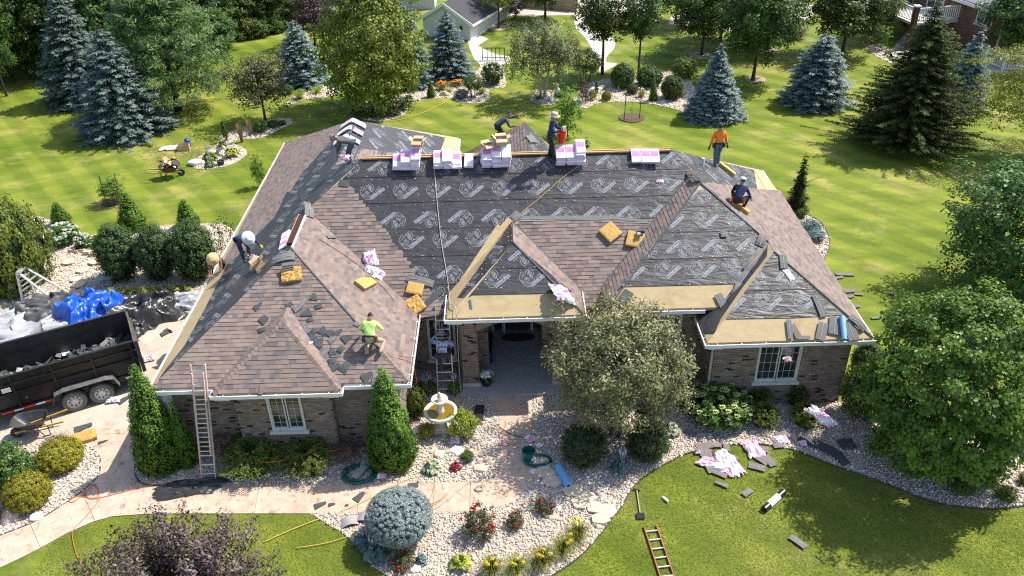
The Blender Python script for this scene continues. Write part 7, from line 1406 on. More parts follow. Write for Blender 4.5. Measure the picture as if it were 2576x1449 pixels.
T('bspruce1', 765, 226, 45, 66, 'bluish spruce beside the purple leaved tree on the back lawn', 'spruce_tree', 'spruce', SP); T('bspruce2', 1132, 210, 18, 63, 'blue spruce in front of the white garage gable', 'spruce_tree', 'spruce', SP); T('bspruce3', 1792, 314, 105, 77, 'pale blue spruce right of the shrub bed', 'spruce_tree', 'spruce', SP); T('bspruce4', 2045, 282, 80, 83, 'broad dark blue spruce in the middle of the right back lawn', 'spruce_tree', 'spruce', SP); T('bspruce5', 2412, 282, 68, 56, 'blue spruce half behind the tall dark green spruce', 'spruce_tree', 'spruce', SP); T('bspruce6', 1045, 215, 15, 50, 'blue spruce half hidden behind the yellow green oak', 'spruce_tree', 'spruce', SP, edge=False)
T('gspruce1', 330, 362, 62, 116, 'large grey green spruce on the left lawn', 'spruce_tree', 'spruce', 'grey spruces'); T('gspruce2', 225, 275, -40, 95, 'taller grey spruce behind the large left spruce', 'spruce_tree', 'spruce', 'grey spruces')
T('dspruce', 2265, 396, -5, 118, 'tall ragged dark green spruce in front of the brick house', 'spruce_tree', 'spruce'); T('weepspruce', 2002, 530, 378, 21, 'slim weeping conifer by the right back corner of the house', 'weeping_conifer', 'conifer', edge=False)
T('pine', 450, 278, -110, 165, 'large soft green pine on the left back lawn', 'pine_tree', 'pine', edge=False)
T('oak', 955, 305, -125, 138, 'big yellow green oak standing behind the left roof peak', 'oak_tree', 'tree', edge=True)
WD = 'dark trees of the left wood'
for i, (x, y, tp, hw, l) in enumerate([(17, 242, -60, 62, 'dark tree with leaning trunk at the left photo edge'), (75, 175, -150, 105, 'dark wood tree behind the leaning trunk tree'), (160, 178, -160, 105, 'dark wood tree above the cut log'), (250, 165, -180, 110, 'dark wood tree behind the tall grey spruce'), (-80, 205, -120, 130, 'dark wood tree half outside the left edge'), (335, 118, -200, 110, 'dark wood tree behind the pine, left'), (440, 108, -190, 110, 'dark wood tree behind the pine, middle'), (535, 98, -170, 100, 'dark wood tree behind the pine, right'), (-220, 260, -60, 140, 'dark wood tree far outside the left edge'), (110, 120, -220, 110, 'tall wood tree in the second row, left'), (210, 110, -230, 110, 'tall wood tree in the second row, right')]):
    T('dark1' if i == 0 else 'wood', x, y, tp, hw, l, 'wood_tree', 'tree', WD, edge=False)
HG = 'leafy trees along the back lawn edge'
for i, (x, y, tp, hw, l) in enumerate([(598, 78, -90, 72, 'rounded leafy tree at the end of the back hedge row, left'), (660, 70, -90, 68, 'rounded leafy tree in the back hedge row, middle'), (722, 62, -80, 62, 'rounded leafy tree in the back hedge row, right'), (625, 96, 40, 34, 'low bright bush under the hedge row trees, left'), (692, 80, 40, 36, 'low bright bush under the hedge row trees, right'), (655, 92, 50, 30, 'low bright bush under the hedge row trees, middle'), (540, 128, 20, 62, 'leafy tree right of the pine top')]):
    T('wood' if 'bush' not in l else 'bush', x, y, tp, hw, l, 'hedge_tree' if 'bush' not in l else 'bush', 'tree' if 'bush' not in l else 'bush', HG, edge=False)
T('plum', 793, 112, -40, 62, 'purple leaved tree by the dark neighbouring building', 'plum_tree', 'tree', edge=False); T('crab', 668, 305, 140, 85, 'sparse olive crabapple tree in the narrow island bed', 'crabapple_tree', 'tree', edge=False)
T('bright', 1255, 71, -75, 58, 'small golden green tree by the far street', 'street_tree', 'tree', edge=False); T('plum', 1296, 46, -10, 28, 'dark red tree by the far street', 'plum_tree', 'tree', edge=False); T('dark1', 1371, 48, -120, 70, 'dark tree with bare trunk at the far kerb', 'street_tree', 'tree', edge=False)
T('vase', 1515, 186, -50, 84, 'slender dark tree in the bend of the winding walk', 'street_tree', 'tree', edge=False); T('vase', 1607, 184, -50, 68, 'leaning dark tree right of the winding walk', 'street_tree', 'tree', edge=False); T('birch', 1365, 250, 36, 108, 'weeping birch with pale stems in the centre back lawn', 'birch_tree', 'birch', edge=False)
BT = 'dark shade trees on the right back lawn'
for i, (x, y, tp, hw, l) in enumerate([(1765, 140, -80, 82, 'dark shade tree with twin trunk near the shrub bed'), (1812, 102, -110, 82, 'dark shade tree by the green utility boxes'), (1893, 203, -85, 98, 'dark shade tree with long leaning trunk'), (1930, 126, -110, 85, 'dark shade tree behind the leaning trunk'), (1700, 60, -120, 75, 'dark shade tree at the far pavement'), (2118, 136, -85, 105, 'dense dark tree between the blue spruce and the deck'), (2190, 96, -60, 66, 'bright leafy tree left of the white deck')]):
    T(('dark1', 'dark2')[i % 2] if 'bright' not in l else 'mid2', x, y, tp, hw, l, 'shade_tree', 'tree', BT, edge=False)
T('dark2', 2545, 160, -60, 100, 'dark tree in front of the right end of the brick house', 'shade_tree', 'tree', edge=False)
T('locust', 2590, 400, 70, 190, 'yellow tipped honey locust at the right edge', 'locust_tree', 'tree', edge=False); T('woodm', 2535, 745, 395, 178, 'dark leafy tree behind the big maple at the right edge', 'shade_tree', 'tree', edge=False)
T('maple', 2350, 1165, 744, 216, 'big bright green maple at the right front corner', 'maple_tree', 'maple', edge=False); T('arbround', 2165, 975, 862, 40, 'dark green shrub between right wing and maple, rear', 'evergreen_shrub', 'shrub', edge=True); T('bush', 2155, 1075, 915, 62, 'dense dark shrub at the foot of the maple by the right wing', 'evergreen_shrub', 'shrub', edge=True)
T('serv', 1550, 1088, 785, 165, 'round silvery olive tree in front of the porch', 'serviceberry_tree', 'tree', edge=False)
# evergreens by the house
T('arbcone', 428, 1200, 918, 63, 'tall bright green cone evergreen at the left wing corner', 'arborvitae', 'evergreen', 'cone evergreens'); T('arbcone', 995, 1195, 922, 62, 'tall bright green cone evergreen right of the left wing window', 'arborvitae', 'evergreen', 'cone evergreens'); T('arbslim', 482, 1180, 1005, 27, 'dark evergreen tucked behind the left cone evergreen', 'arborvitae', 'evergreen')
for x, y, tp, hw, l in [(322, 722, 570, 54, 'left round dark evergreen of three in a row'), (415, 722, 572, 52, 'middle round dark evergreen of three in a row'), (506, 722, 562, 58, 'right round dark evergreen of three in a row')]: T('arbround', x, y, tp, hw, l, 'arborvitae', 'evergreen', 'round evergreens')
for x, y, tp, hw, l in [(160, 572, 509, 23, 'left slim twin tipped evergreen on the left lawn edge'), (341, 588, 482, 32, 'middle slim evergreen behind the round evergreens'), (479, 580, 502, 26, 'right slim evergreen behind the round evergreens')]: T('arbslim', x, y, tp, hw, l, 'arborvitae', 'evergreen', 'slim evergreens')
T('weep', 62, 752, 512, 108, 'dense weeping tree at the left edge', 'weeping_tree', 'tree'); T('hydw', 170, 625, 566, 40, 'white flowering hydrangea right of the weeping tree', 'hydrangea', 'hydrangea'); T('hydw', 218, 632, 590, 24, 'small white flowering hydrangea clump nearest the edging blocks', 'hydrangea', 'hydrangea'); T('spread', 266, 626, 590, 34, 'low dark yew left of the round evergreens', 'yew', 'shrub'); T('grassclump', 233, 640, 622, 18, 'green grass clump by the edging blocks', 'grass_clump', 'grass'); T('sparse', 578, 640, 540, 34, 'thin airy shrub by the west gutter', 'shrub', 'shrub')
for i, x in enumerate(range(285, 490, 27)): T('hostay', x, 748-(i*1.0), 722-(i*1.2), 17, 'yellow hosta in the row before the round evergreens, %s from left' % ['first', 'second', 'third', 'fourth', 'fifth', 'sixth', 'seventh', 'eighth'][i], 'hosta', 'hosta', 'row of yellow hostas')
for x, y, l in ((18, 758, 'left'), (45, 760, 'right')): T('hosta', x, y, 728, 26, 'green hosta under the weeping tree, %s' % l, 'hosta', 'hosta', 'hostas under the weeping tree')
T('vib', 50, 1250, 1128, 66, 'dark leafy shrub between the gold shrubs', 'shrub', 'shrub')
for x, y, tp, hw, l in [(172, 1198, 1118, 60, 'gold rounded shrub nearest the walk'), (96, 1298, 1205, 60, 'gold rounded shrub above the boulder'), (-12, 1225, 1150, 30, 'gold shrub cut by the left edge')]: T('gold', x, y, tp, hw, l, 'gold_shrub', 'shrub', 'gold shrubs')
T('ball', -8, 1330, 1255, 26, 'bright ball shrub cut by the left edge', 'ball_shrub', 'shrub'); T('fescue', 150, 1135, 1108, 40, 'dry pale grass clump at the drive edge', 'grass_clump', 'grass')
for x, y, tp, hw, l in [(652, 1222, 1145, 88, 'left front low spreading yew'), (785, 1217, 1145, 78, 'right front low spreading yew'), (655, 1165, 1105, 62, 'left rear dark yew against the brick'), (790, 1150, 1098, 52, 'right rear dark yew against the brick'), (1915, 1090, 1030, 46, 'spreading yew below the right window, left'), (2018, 1090, 1030, 46, 'spreading yew below the right window, right'), (1900, 1035, 1000, 40, 'dark yew in shade under the right window, left'), (1995, 1030, 1000, 34, 'dark yew in shade under the right window, right')]: T('spread', x, y, tp, hw, l, 'spreading_yew', 'yew', 'spreading yews', hgt=.95 if 'front' in l or 'rear' in l else .8)
T('barb', 572, 1170, 1095, 36, 'pinkish grey barberry left of the low yews', 'barberry', 'shrub'); T('barb', 878, 1172, 1118, 34, 'pinkish tan barberry right of the low yews', 'barberry', 'shrub')
T('bushl', 1050, 1062, 972, 30, 'yellow green shrub left of the fountain', 'shrub', 'shrub'); T('hosta', 1075, 1000, 960, 34, 'leafy plant in shade by the porch ladder, left', 'hosta', 'hosta'); T('hosta', 1145, 1000, 958, 24, 'leafy plant in shade by the porch ladder, right', 'hosta', 'hosta'); T('lime', 1168, 1116, 1034, 42, 'bright lime shrub right of the fountain', 'lime_shrub', 'shrub'); T('lime', 1075, 1112, 1068, 22, 'small lime shrub below the fountain', 'lime_shrub', 'shrub')
T('varg', 1090, 1200, 1156, 30, 'variegated hosta in the front gravel', 'hosta', 'hosta'); T('heuchera', 1146, 1192, 1164, 20, 'bright red leaved plant in the front gravel', 'coral_bells', 'plant'); T('darkheuchera', 1177, 1168, 1140, 20, 'dark purple leaved plant in the front gravel', 'coral_bells', 'plant')
T('ball', 1466, 1190, 1080, 58, 'dark rounded yew left of the round tree stems', 'ball_yew', 'yew', 'rounded yews'); T('ball', 1624, 1175, 1072, 56, 'dark rounded yew right of the round tree stems', 'ball_yew', 'yew', 'rounded yews'); T('bluehosta', 1562, 1205, 1150, 32, 'variegated hosta with lilac flowers between the round yews', 'hosta', 'hosta'); T('varg', 1688, 1105, 1064, 27, 'pale striped hosta right of the round yews', 'hosta', 'hosta')
T('hydg', 1800, 1092, 985, 84, 'large green hydrangea with lime flower heads by the right wing', 'hydrangea', 'hydrangea'); T('hydg', 1735, 1040, 985, 40, 'green hydrangea in the shade by the round tree', 'hydrangea', 'hydrangea'); T('vib', 1820, 1005, 960, 40, 'dark leafy shrub against the right wing corner', 'shrub', 'shrub')
T('globe', 1018, 1408, 1253, 88, 'clipped pale blue globe spruce in the front gravel', 'globe_spruce', 'spruce'); T('bluehosta', 925, 1395, 1345, 40, 'grey green hosta left of the globe spruce', 'hosta', 'hosta'); T('bluehosta', 950, 1425, 1365, 44, 'blue green hosta under the globe spruce', 'hosta', 'hosta'); T('rose', 1020, 1445, 1395, 34, 'low bronze plant with orange flowers under the globe spruce', 'flower_clump', 'flowers'); T('bluehosta', 1062, 1430, 1395, 20, 'small blue leaved plant right of the globe spruce', 'hosta', 'hosta')
T('rose', 1208, 1370, 1282, 46, 'largest red rose bush in the front gravel', 'rose_bush', 'rose', 'red roses'); T('rose', 1298, 1338, 1290, 26, 'middle small red rose bush', 'rose_bush', 'rose', 'red roses'); T('rose', 1368, 1302, 1260, 28, 'small red rose bush nearest the flagstones', 'rose_bush', 'rose', 'red roses')
for x, y, tp, hw, l in [(1453, 1382, 1318, 42, 'daylily clump uppermost along the gravel edge'), (1416, 1420, 1354, 40, 'second daylily clump along the gravel edge'), (1362, 1452, 1380, 46, 'third daylily clump along the gravel edge'), (1298, 1468, 1402, 42, 'fourth daylily clump along the gravel edge'), (1238, 1470, 1402, 42, 'fifth daylily clump at the lower photo edge')]: T('lily', x, y, tp, hw, l, 'daylily', 'daylily', 'daylily clumps')
T('hostay', 1162, 1449, 1400, 36, 'lime green hosta at the lower photo edge', 'hosta', 'hosta'); T('purple', 490, 1660, 1400, 262, 'large purple brown shrub at the lower edge of the front lawn', 'purple_shrub', 'shrub', edge=False)
T('bushl', 2415, 1258, 1200, 36, 'small dark green shrub in the maple shade', 'shrub', 'shrub'); T('bushl', 2520, 1272, 1225, 28, 'small sunlit shrub at the right gravel edge', 'shrub', 'shrub'); T('bushl', 2572, 1225, 1190, 18, 'small shrub cut by the right edge', 'shrub', 'shrub')
# right side bed
T('bushb', 2036, 592, 555, 26, 'grey green juniper in the side bed, rear', 'juniper', 'juniper'); T('bushb', 2050, 612, 580, 26, 'grey green juniper in the side bed, front', 'juniper', 'juniper'); T('bush', 2012, 552, 525, 14, 'small shrub at the side bed end', 'shrub', 'shrub'); T('redbarb', 1988, 522, 490, 16, 'red barberry beside the weeping conifer', 'barberry', 'shrub'); T('whip', 2027, 552, 505, 9, 'thin young tree in the side bed', 'young_tree', 'tree', edge=False)
# left island beds
T('dwarfcone', 570, 356, 302, 10, 'small narrow conifer at the end of the narrow island bed', 'dwarf_conifer', 'conifer', edge=False); T('strawgrass', 610, 362, 312, 15, 'tan plumed grass in the narrow island bed, left', 'ornamental_grass', 'grass'); T('strawgrass', 633, 345, 300, 15, 'tan plumed grass in the narrow island bed, right', 'ornamental_grass', 'grass'); T('bush', 655, 338, 300, 22, 'dark leafy plants under the crabapple, left', 'shrub', 'shrub'); T('bush', 690, 325, 302, 18, 'dark leafy plants under the crabapple, right', 'shrub', 'shrub'); T('bush', 712, 318, 302, 10, 'small plant at the tip of the narrow island bed', 'shrub', 'shrub')
T('hosta', 532, 412, 380, 24, 'dark green hosta in the hosta island bed', 'hosta', 'hosta'); T('hostay', 586, 402, 368, 24, 'yellow green hosta in the hosta island bed', 'hosta', 'hosta'); T('hosta', 505, 412, 400, 12, 'small pale hosta at the island bed tip', 'hosta', 'hosta'); T('hosta', 530, 425, 402, 16, 'yellow edged hosta at the front of the island bed', 'hosta', 'hosta'); T('hosta', 562, 375, 352, 14, 'low plant behind the driftwood log', 'hosta', 'hosta')
T('sapling', 655, 470, 383, 20, 'small dark tree beside the left eave', 'young_tree', 'tree', edge=False); T('sapling', 288, 510, 442, 38, 'thin staked sapling on the left lawn', 'young_tree', 'tree', edge=False)
T('grassclump', 755, 256, 222, 24, 'green grass clump before the left blue spruce', 'grass_clump', 'grass'); T('grassclump', 800, 240, 215, 20, 'grass clump right of the left blue spruce foot', 'grass_clump', 'grass'); T('bush', 725, 240, 212, 18, 'bright shrub left of the blue spruce foot', 'shrub', 'shrub'); T('lime', 708, 160, 118, 14, 'yellow shrub behind the left blue spruce', 'lime_shrub', 'shrub'); T('lime', 822, 150, 110, 14, 'yellow shrub right of the left blue spruce', 'lime_shrub', 'shrub')
# oak bed, lily bed, shrub bed
for k, (x, y, hw) in enumerate([(925, 300, 22), (955, 302, 24), (990, 296, 24), (1015, 282, 18), (905, 292, 16), (1030, 262, 16)]): T('hosta' if k % 2 else 'bush', x, y, y-26, hw, 'leafy plant at the foot of the big oak, %s' % ORD[k].replace('lowest', 'first'), 'hosta' if k % 2 else 'shrub', 'plant', 'plants under the big oak')
T('arbslim', 1085, 245, 200, 10, 'dwarf cone evergreen left of the orange lilies', 'dwarf_conifer', 'conifer', edge=False); T('orangelily', 1112, 232, 208, 22, 'orange daylilies by the boulder, left', 'daylily', 'daylily', 'orange daylilies'); T('orangelily', 1150, 222, 203, 20, 'orange daylilies by the boulder, right', 'daylily', 'daylily', 'orange daylilies'); T('bushb', 1162, 252, 224, 20, 'blue dwarf spruce in the lily bed', 'dwarf_spruce', 'spruce'); T('stemball', 1192, 245, 188, 24, 'small standard tree in the lily bed', 'standard_tree', 'tree', edge=False); T('hydw', 1240, 218, 156, 30, 'white flowering hydrangea in the lily bed', 'hydrangea', 'hydrangea'); T('lily', 1212, 240, 220, 16, 'grassy plant at the right end of the lily bed', 'grass_clump', 'grass'); T('grassclump', 1130, 236, 222, 12, 'green clump between the orange lilies', 'grass_clump', 'grass')
T('stemball', 1473, 212, 124, 38, 'round headed multi stem shrub beside the winding walk', 'multi_stem_shrub', 'shrub', edge=False); T('smoke', 1470, 262, 206, 22, 'brown red smoke bush in the shrub bed', 'smoke_bush', 'shrub'); T('smoke', 1440, 150, 90, 22, 'wine red shrub behind the birch', 'smoke_bush', 'shrub', edge=False); T('lime', 1490, 255, 225, 12, 'yellow green shrub right of the smoke bush', 'lime_shrub', 'shrub'); T('dwarfcone', 1500, 236, 204, 8, 'dwarf cone evergreen among the rocks', 'dwarf_conifer', 'conifer', edge=False)
for x, y, tp, hw, l in [(1565, 228, 160, 31, 'left large ball shrub of the shrub bed'), (1632, 224, 168, 34, 'middle large ball shrub of the shrub bed'), (1688, 256, 190, 28, 'right large ball shrub of the shrub bed'), (1590, 240, 212, 15, 'small ball shrub before the large ones')]: T('ballg', x, y, tp, hw, l, 'ball_shrub', 'shrub', 'ball shrubs of the far bed')
T('gold', 1525, 256, 230, 13, 'yellow green mound alone in the gravel of the shrub bed', 'gold_shrub', 'shrub'); T('arbslim', 1642, 254, 196, 10, 'slim cone evergreen in the shrub bed', 'arborvitae', 'evergreen', edge=False); T('lily', 1613, 250, 224, 17, 'reddish grass clump in the shrub bed', 'grass_clump', 'grass'); T('bushl', 1718, 205, 142, 34, 'loose tan green shrub at the right end of the shrub bed', 'shrub', 'shrub'); T('lime', 1712, 248, 228, 11, 'yellow tuft at the right end of the shrub bed', 'lime_shrub', 'shrub'); T('smoke', 1546, 205, 178, 10, 'tan seedhead shrub left of the ball shrubs', 'shrub', 'shrub')
T('sapling', 1428, 345, 214, 42, 'leafy green young tree right behind the main ridge', 'young_tree', 'tree', edge=False); T('whip', 1589, 300, 258, 9, 'staked whip in the mulch ring', 'young_tree', 'tree', edge=False); T('smoke', 2004, 103, 66, 30, 'burgundy shrub on the far right lawn', 'smoke_bush', 'shrub'); T('sapling', 2213, 125, 60, 22, 'small tree in the gravel by the patio', 'young_tree', 'tree', edge=False)
T('lily', 1355, 258, 238, 14, 'flowering plant in the birch ring', 'grass_clump', 'grass'); T('bush', 1408, 250, 228, 16, 'dark plant in the birch ring', 'shrub', 'shrub'); T('hosta', 1475, 368, 352, 14, 'leafy plant in the bed behind the right ridge end', 'hosta', 'hosta', edge=False)
# potted chrysanthemum on the porch
pp = at(1225, 968, .15); t = thing('potted_plant', 'white flowers in a dark pot on the porch floor', 'potted plant', pp); mb = MB(); mb.lathe([(.12, 0), (.19, .2), (.2, .22), (.17, .22)], 14); mb.build('pot', M_black, t); link('foliage', cloud('potf', ell(40, .2, .2, .12, .32, 4, .5, -.3), 18, LM['hyd'], 4, .06, .6, .06), t); link('flowers', cloud('potw', ell(40, .22, .22, .14, .40, 5, .8, 0), 20, LM['white'], 5, .05, .9, .05), t)
# stakes of the young trees
for x, y, l in ((1570, 300, 'left green stake of the mulch ring whip'), (1608, 300, 'right green stake of the mulch ring whip'), (268, 512, 'left green stake of the lawn sapling'), (305, 505, 'right green stake of the lawn sapling')):
    p = at(x, y); mb = MB(); mb.tube([(0, 0, 0), (.05, 0, 1.5)], .025, 6); o = link('tree_stake', mb.mesh('tree_stake', mat('green_stake', (.04, .09, .04), .6)), None, p); tag(o, l, 'stake', 'tree stakes')
# shredded leaf litter on the left lawn
rs = np.random.RandomState(5); n = 900; c = at(480, 392); X = rs.normal(c.x, 1.5, n)+rs.normal(0, .5, n); Y = rs.normal(c.y, 1.3, n); C = np.stack([X, Y, np.full(n, .03)], 1); link('leaf_litter', leafmesh('leaf_litter', C, np.array([0, 0, 1])+rs.normal(0, .3, (n, 3)), rs.uniform(.06, .16, n), .05, LM['straw'], rs.rand(n)), kind='stuff')
# ================================================================== neighbouring buildings
def hip_or_gable(): pass
# white garage, gable towards the camera
ga = at(1184, 102); t = thing('garage', 'white gabled garage with dark roof behind the blue spruce', 'garage', ga)
M_sid = mat('white_siding', (.66, .66, .65), .6, .05, 3); M_rfd = mat('charcoal_roof', (.055, .055, .062), .9, .25, 12, .3, 40)
hE = tall(ga, 55); wG = (at_y(1184, 52, ga.y).x-at_y(1058, 66, ga.y).x)*1.06; an = R(-24)
def L2(x, y, z): return Matrix.Rotation(an, 3, 'Z') @ Vector((x, y, z))
rg = hE+wG*.30; D_ = 11
def poly(name, pts, th, m, par=None, dz=None): mb = MB(); mb.prism([L2(*p) for p in pts], dz if dz is not None else L2(0, th, 0)); return mb.build(name, m, par or t)
f = poly('wall', [(-wG, 0, 0), (0, 0, 0), (0, 0, hE), (-wG/2, 0, rg), (-wG, 0, hE)], .15, M_sid)
for k in range(int(hE/.22)):
    mb = MB(); mb.bar(L2(-wG+.02, -.012, .1+k*.22), L2(-.02, -.012, .1+k*.22), .02, .012); mb.build('siding_board', M_sid, f)
poly('wall', [(0, .15, 0), (0, D_, 0), (0, D_, hE), (0, .15, hE)], 0, M_sid, dz=L2(-.15, 0, 0)); poly('wall', [(-wG, .15, 0), (-wG, D_, 0), (-wG, D_, hE), (-wG, .15, hE)], 0, M_sid, dz=L2(.15, 0, 0))
for s_, x0 in ((1, .35), (-1, -wG-.35)):
    zed = hE-.20; rr = poly('roof', [(x0, -.35, zed), (-wG/2, -.35, rg), (-wG/2, D_+.3, rg), (x0, D_+.3, zed)], 0, M_rfd, dz=Vector((0, 0, .12)))
    for k in range(26):
        y = D_*k/26; mb = MB()
    mb = MB(); mb.bar(L2(x0, -.38, zed+.02), L2(-wG/2, -.38, rg+.02), .05, .22, up=(0, 0, 1)); mb.build('rake_board', M_white, t); mb = MB(); mb.bar(L2(x0+.04*s_, -.4, zed), L2(x0+.04*s_, D_+.3, zed), .14, .14); mb.build('gutter', M_white, t)
mb = MB(); mb.box(L2(-.75, -.08, hE*.62), (.16, .16, .34), M=None); mb.build('wall_lamp', M_black, t)
# lower gable behind it
g2 = at(1100, 60)+Vector((-2.0, 6.0, 0)); t2 = thing('white_house', 'dark roofed white house partly hidden behind the oak', 'house', g2)
mb = MB(); mb.box((-3, 3, 1.4), (9, 8, 2.8)); mb.build('wall', M_sid, t2); mb = MB(); mb.prism([(-8, -1.5, 2.7), (2, -1.5, 2.7), (2, 3, 5.2), (-8, 3, 5.2)], .15); mb.build('roof', M_rfd, t2); mb = MB(); mb.prism([(-8, 7.5, 2.7), (2, 7.5, 2.7), (2, 3, 5.2), (-8, 3, 5.2)], .15); mb.build('roof', M_rfd, t2)
mb = MB(); mb.bar((-8, -1.55, 2.7), (2, -1.55, 2.7), .1, .16); mb.build('gutter', M_white, t2)
# dark house by the plum tree
p = at(850, 35); t3 = thing('neighbour_house', 'tan house corner with dark deck behind the purple tree', 'house', p); mb = MB(); mb.box((0, 3, 1.6), (9, 6, 3.2)); mb.build('wall', mat('tan_siding', (.36, .30, .23), .8, .1, 3), t3)
mb = MB(); mb.prism([(-5, -.6, 3.1), (5, -.6, 3.1), (5, 3, 5), (-5, 3, 5)], .15); mb.build('roof', mat('brown_roof', (.14, .12, .11), .9, .2, 9), t3); mb = MB(); mb.box((-.5, -1.4, .9), (5, 2.4, .12)); mb.build('deck', mat('grey_deck', (.22, .20, .18), .8), t3)
for k in range(5): mb = MB(); mb.bar((-2.9+k*1.2, -2.55, 0), (-2.9+k*1.2, -2.55, 1.9), .08, .08, up=(0, 1, 0)); mb.build('post', M_black, t3)
mb = MB(); mb.bar((-3, -2.55, 1.85), (2, -2.55, 1.85), .06, .06); mb.build('rail', M_black, t3)
# brick house with deck, right
bq = at(2497, 152); hB = tall(bq, 34); t = thing('brick_house', 'red brick house with grey roof and white deck at the upper right', 'house', bq)
da = (at(2367, 0, hB)-at(2470, 37, hB)); a0 = math.atan2(da.y, da.x); L1 = 14.0; an = a0
u1 = Vector((math.cos(a0), math.sin(a0), 0)); u2 = Vector((math.sin(a0)*-1, math.cos(a0), 0))*-1
if u2.x < 0: u2 = -u2
M_rbk = mat('red_brick_face', (.17, .075, .055), .9, .3, 30, .3, 60, col2=(.23, .11, .08)); RB = [(.23, .13, .10), (.19, .105, .085), (.26, .15, .115), (.17, .10, .085), (.24, .125, .095)]
def facade(o0, d, L, z1):
    n_ = Vector((d.y, -d.x, 0)); n_ = n_ if n_.dot(CAMPOS-bq) > 0 else -n_; mb = MB(); mb.prism([o0, o0+d*L, o0+d*L+Vector((0, 0, z1)), o0+Vector((0, 0, z1))], -n_*.2); w_ = mb.build('wall', mat('red_mortar', (.22, .14, .11), .95), t); fb = MB(); z = .02; row = 0
    while z+.08 < z1:
        x = -(row % 2)*.14
        while x < L:
            x0, x1 = max(x, 0), min(x+.27, L)
            if x1-x0 > .03: q = o0+d*x0+Vector((0, 0, z))+n_*.012; D = d*(x1-x0); fb.add([q, q+D, q+D+Vector((0, 0, .085)), q+Vector((0, 0, .085))], [(0, 1, 2, 3)], 0, None, rng.choice(RB))
            x += .285
        z += .1; row += 1
    fb.build('bricks', M_brick, w_, kind='stuff', ); return n_
c_ = Vector((0, 0, 0)); nL = facade(c_, u1, L1, hB); nR = facade(c_, u2, 9, hB)
def opening(d, n_, s, z0, wd, ht):
    p0 = c_+d*s+n_*.03; mb = MB()
    for a_, b_ in (((0, z0), (wd, z0)), ((0, z0+ht), (wd, z0+ht))): mb.bar(p0+d*a_[0]+Vector((0, 0, a_[1])), p0+d*b_[0]+Vector((0, 0, b_[1])), .1, .09)
    for x in (0, wd/2, wd): mb.bar(p0+d*x+Vector((0, 0, z0)), p0+d*x+Vector((0, 0, z0+ht)), .09, .09, up=n_)
    f = mb.build('window', M_white, t); mb = MB(); q = p0-n_*.0; mb.prism([q+Vector((0, 0, z0)), q+d*wd+Vector((0, 0, z0)), q+d*wd+Vector((0, 0, z0+ht)), q+Vector((0, 0, z0+ht))], n_*.01); mb.build('pane', M_glass, f)
    mb = MB(); mb.bar(p0-d*.1+Vector((0, 0, z0-.12))+n_*.05, p0+d*(wd+.1)+Vector((0, 0, z0-.12))+n_*.05, .16, .1); mb.build('sill', M_sill, f)
opening(u1, nL, 1.0, hB*.64, 1.5, 1.35); opening(u2, nR, .7, hB*.10, 1.7, 1.5); opening(u1, nL, 6.2, hB*.58, 1.8, 2.0)
ov = -u1*.6+(-u2)*0; e0 = c_+nL*.6+nR*.6; e1 = e0+u1*(L1+1); e2 = e0+u2*10; rgp = e0-nL*4.6-nR*4.6+Vector((0, 0, 2.4)); rg2 = rgp+u1*8
for pl_ in ([e0, e1, rg2, rgp], [e0, rgp, rgp+u2*6, e2]): mb = MB(); mb.prism([p_+Vector((0, 0, hB)) for p_ in pl_], .15); mb.build('roof', mat('grey_roof', (.26, .25, .245), .9, .2, 14, .3, 40), t)
mb = MB(); mb.bar(e0+Vector((0, 0, hB-.02)), e1+Vector((0, 0, hB-.02)), .16, .2); mb.build('gutter', M_white, t); mb = MB(); mb.bar(e0+Vector((0, 0, hB-.021)), e2+Vector((0, 0, hB-.021)), .16, .2); mb.build('gutter', M_white, t)
mb = MB(); mb.bar(e0+Vector((0, 0, hB-.1)), c_+nL*.1+nR*.1+Vector((0, 0, hB-.6)), .1, .1); mb.bar(c_+nL*.1+nR*.1+Vector((0, 0, hB-.6)), c_+nL*.1+nR*.1, .1, .1, up=nL); mb.build('downspout', M_white, t)
# its raised deck with white railings
dk = thing('deck', 'white railed deck on brown posts left of the brick house', 'deck', bq); zd = hB*.50; q0 = u1*4.2+nL*.1; q1 = u1*9.5+nL*.1; wd_ = 3.6
mb = MB(); mb.prism([q0+Vector((0, 0, zd)), q1+Vector((0, 0, zd)), q1+nL*wd_+Vector((0, 0, zd)), q0+nL*wd_+Vector((0, 0, zd))], .18); mb.build('deck_floor', mat('white_deck', (.62, .61, .58), .7), dk)
def rail(par, a_, b_, z, h=1.0):
    n = max(2, int((b_-a_).length/.16)); Z = Vector((0, 0, 1)); mb = MB(); mb.bar(a_+Z*(z+h), b_+Z*(z+h), .09, .07); mb.bar(a_+Z*(z+.12), b_+Z*(z+.12), .06, .06); r_ = mb.build('railing', M_white, par)
    for i in range(n+1): q = a_.lerp(b_, i/n); mb = MB(); mb.bar(q+Z*(z+.14), q+Z*(z+h-.03), .045, .045, up=(0, 1, 0)); mb.build('baluster', M_white, r_)
rail(dk, q0+nL*.1, q0+nL*wd_, zd+.18); rail(dk, q0+nL*wd_, q1+nL*wd_, zd+.18); rail(dk, q1+nL*.1, q1+nL*wd_, zd+.18)
for q in (q0+nL*wd_, q1+nL*wd_, (q0+q1)/2+nL*wd_, q1+nL*.4): mb = MB(); mb.bar(q+nL*.05, q+nL*.05+Vector((0, 0, zd+1.35)), .32, .32, up=nL); po = mb.build('post', mat('brown_post', (.10, .045, .03), .8), dk); mb = MB(); mb.box(q+nL*.05+Vector((0, 0, zd+1.40)), (.44, .44, .08)); mb.build('post_cap', M_white, po)
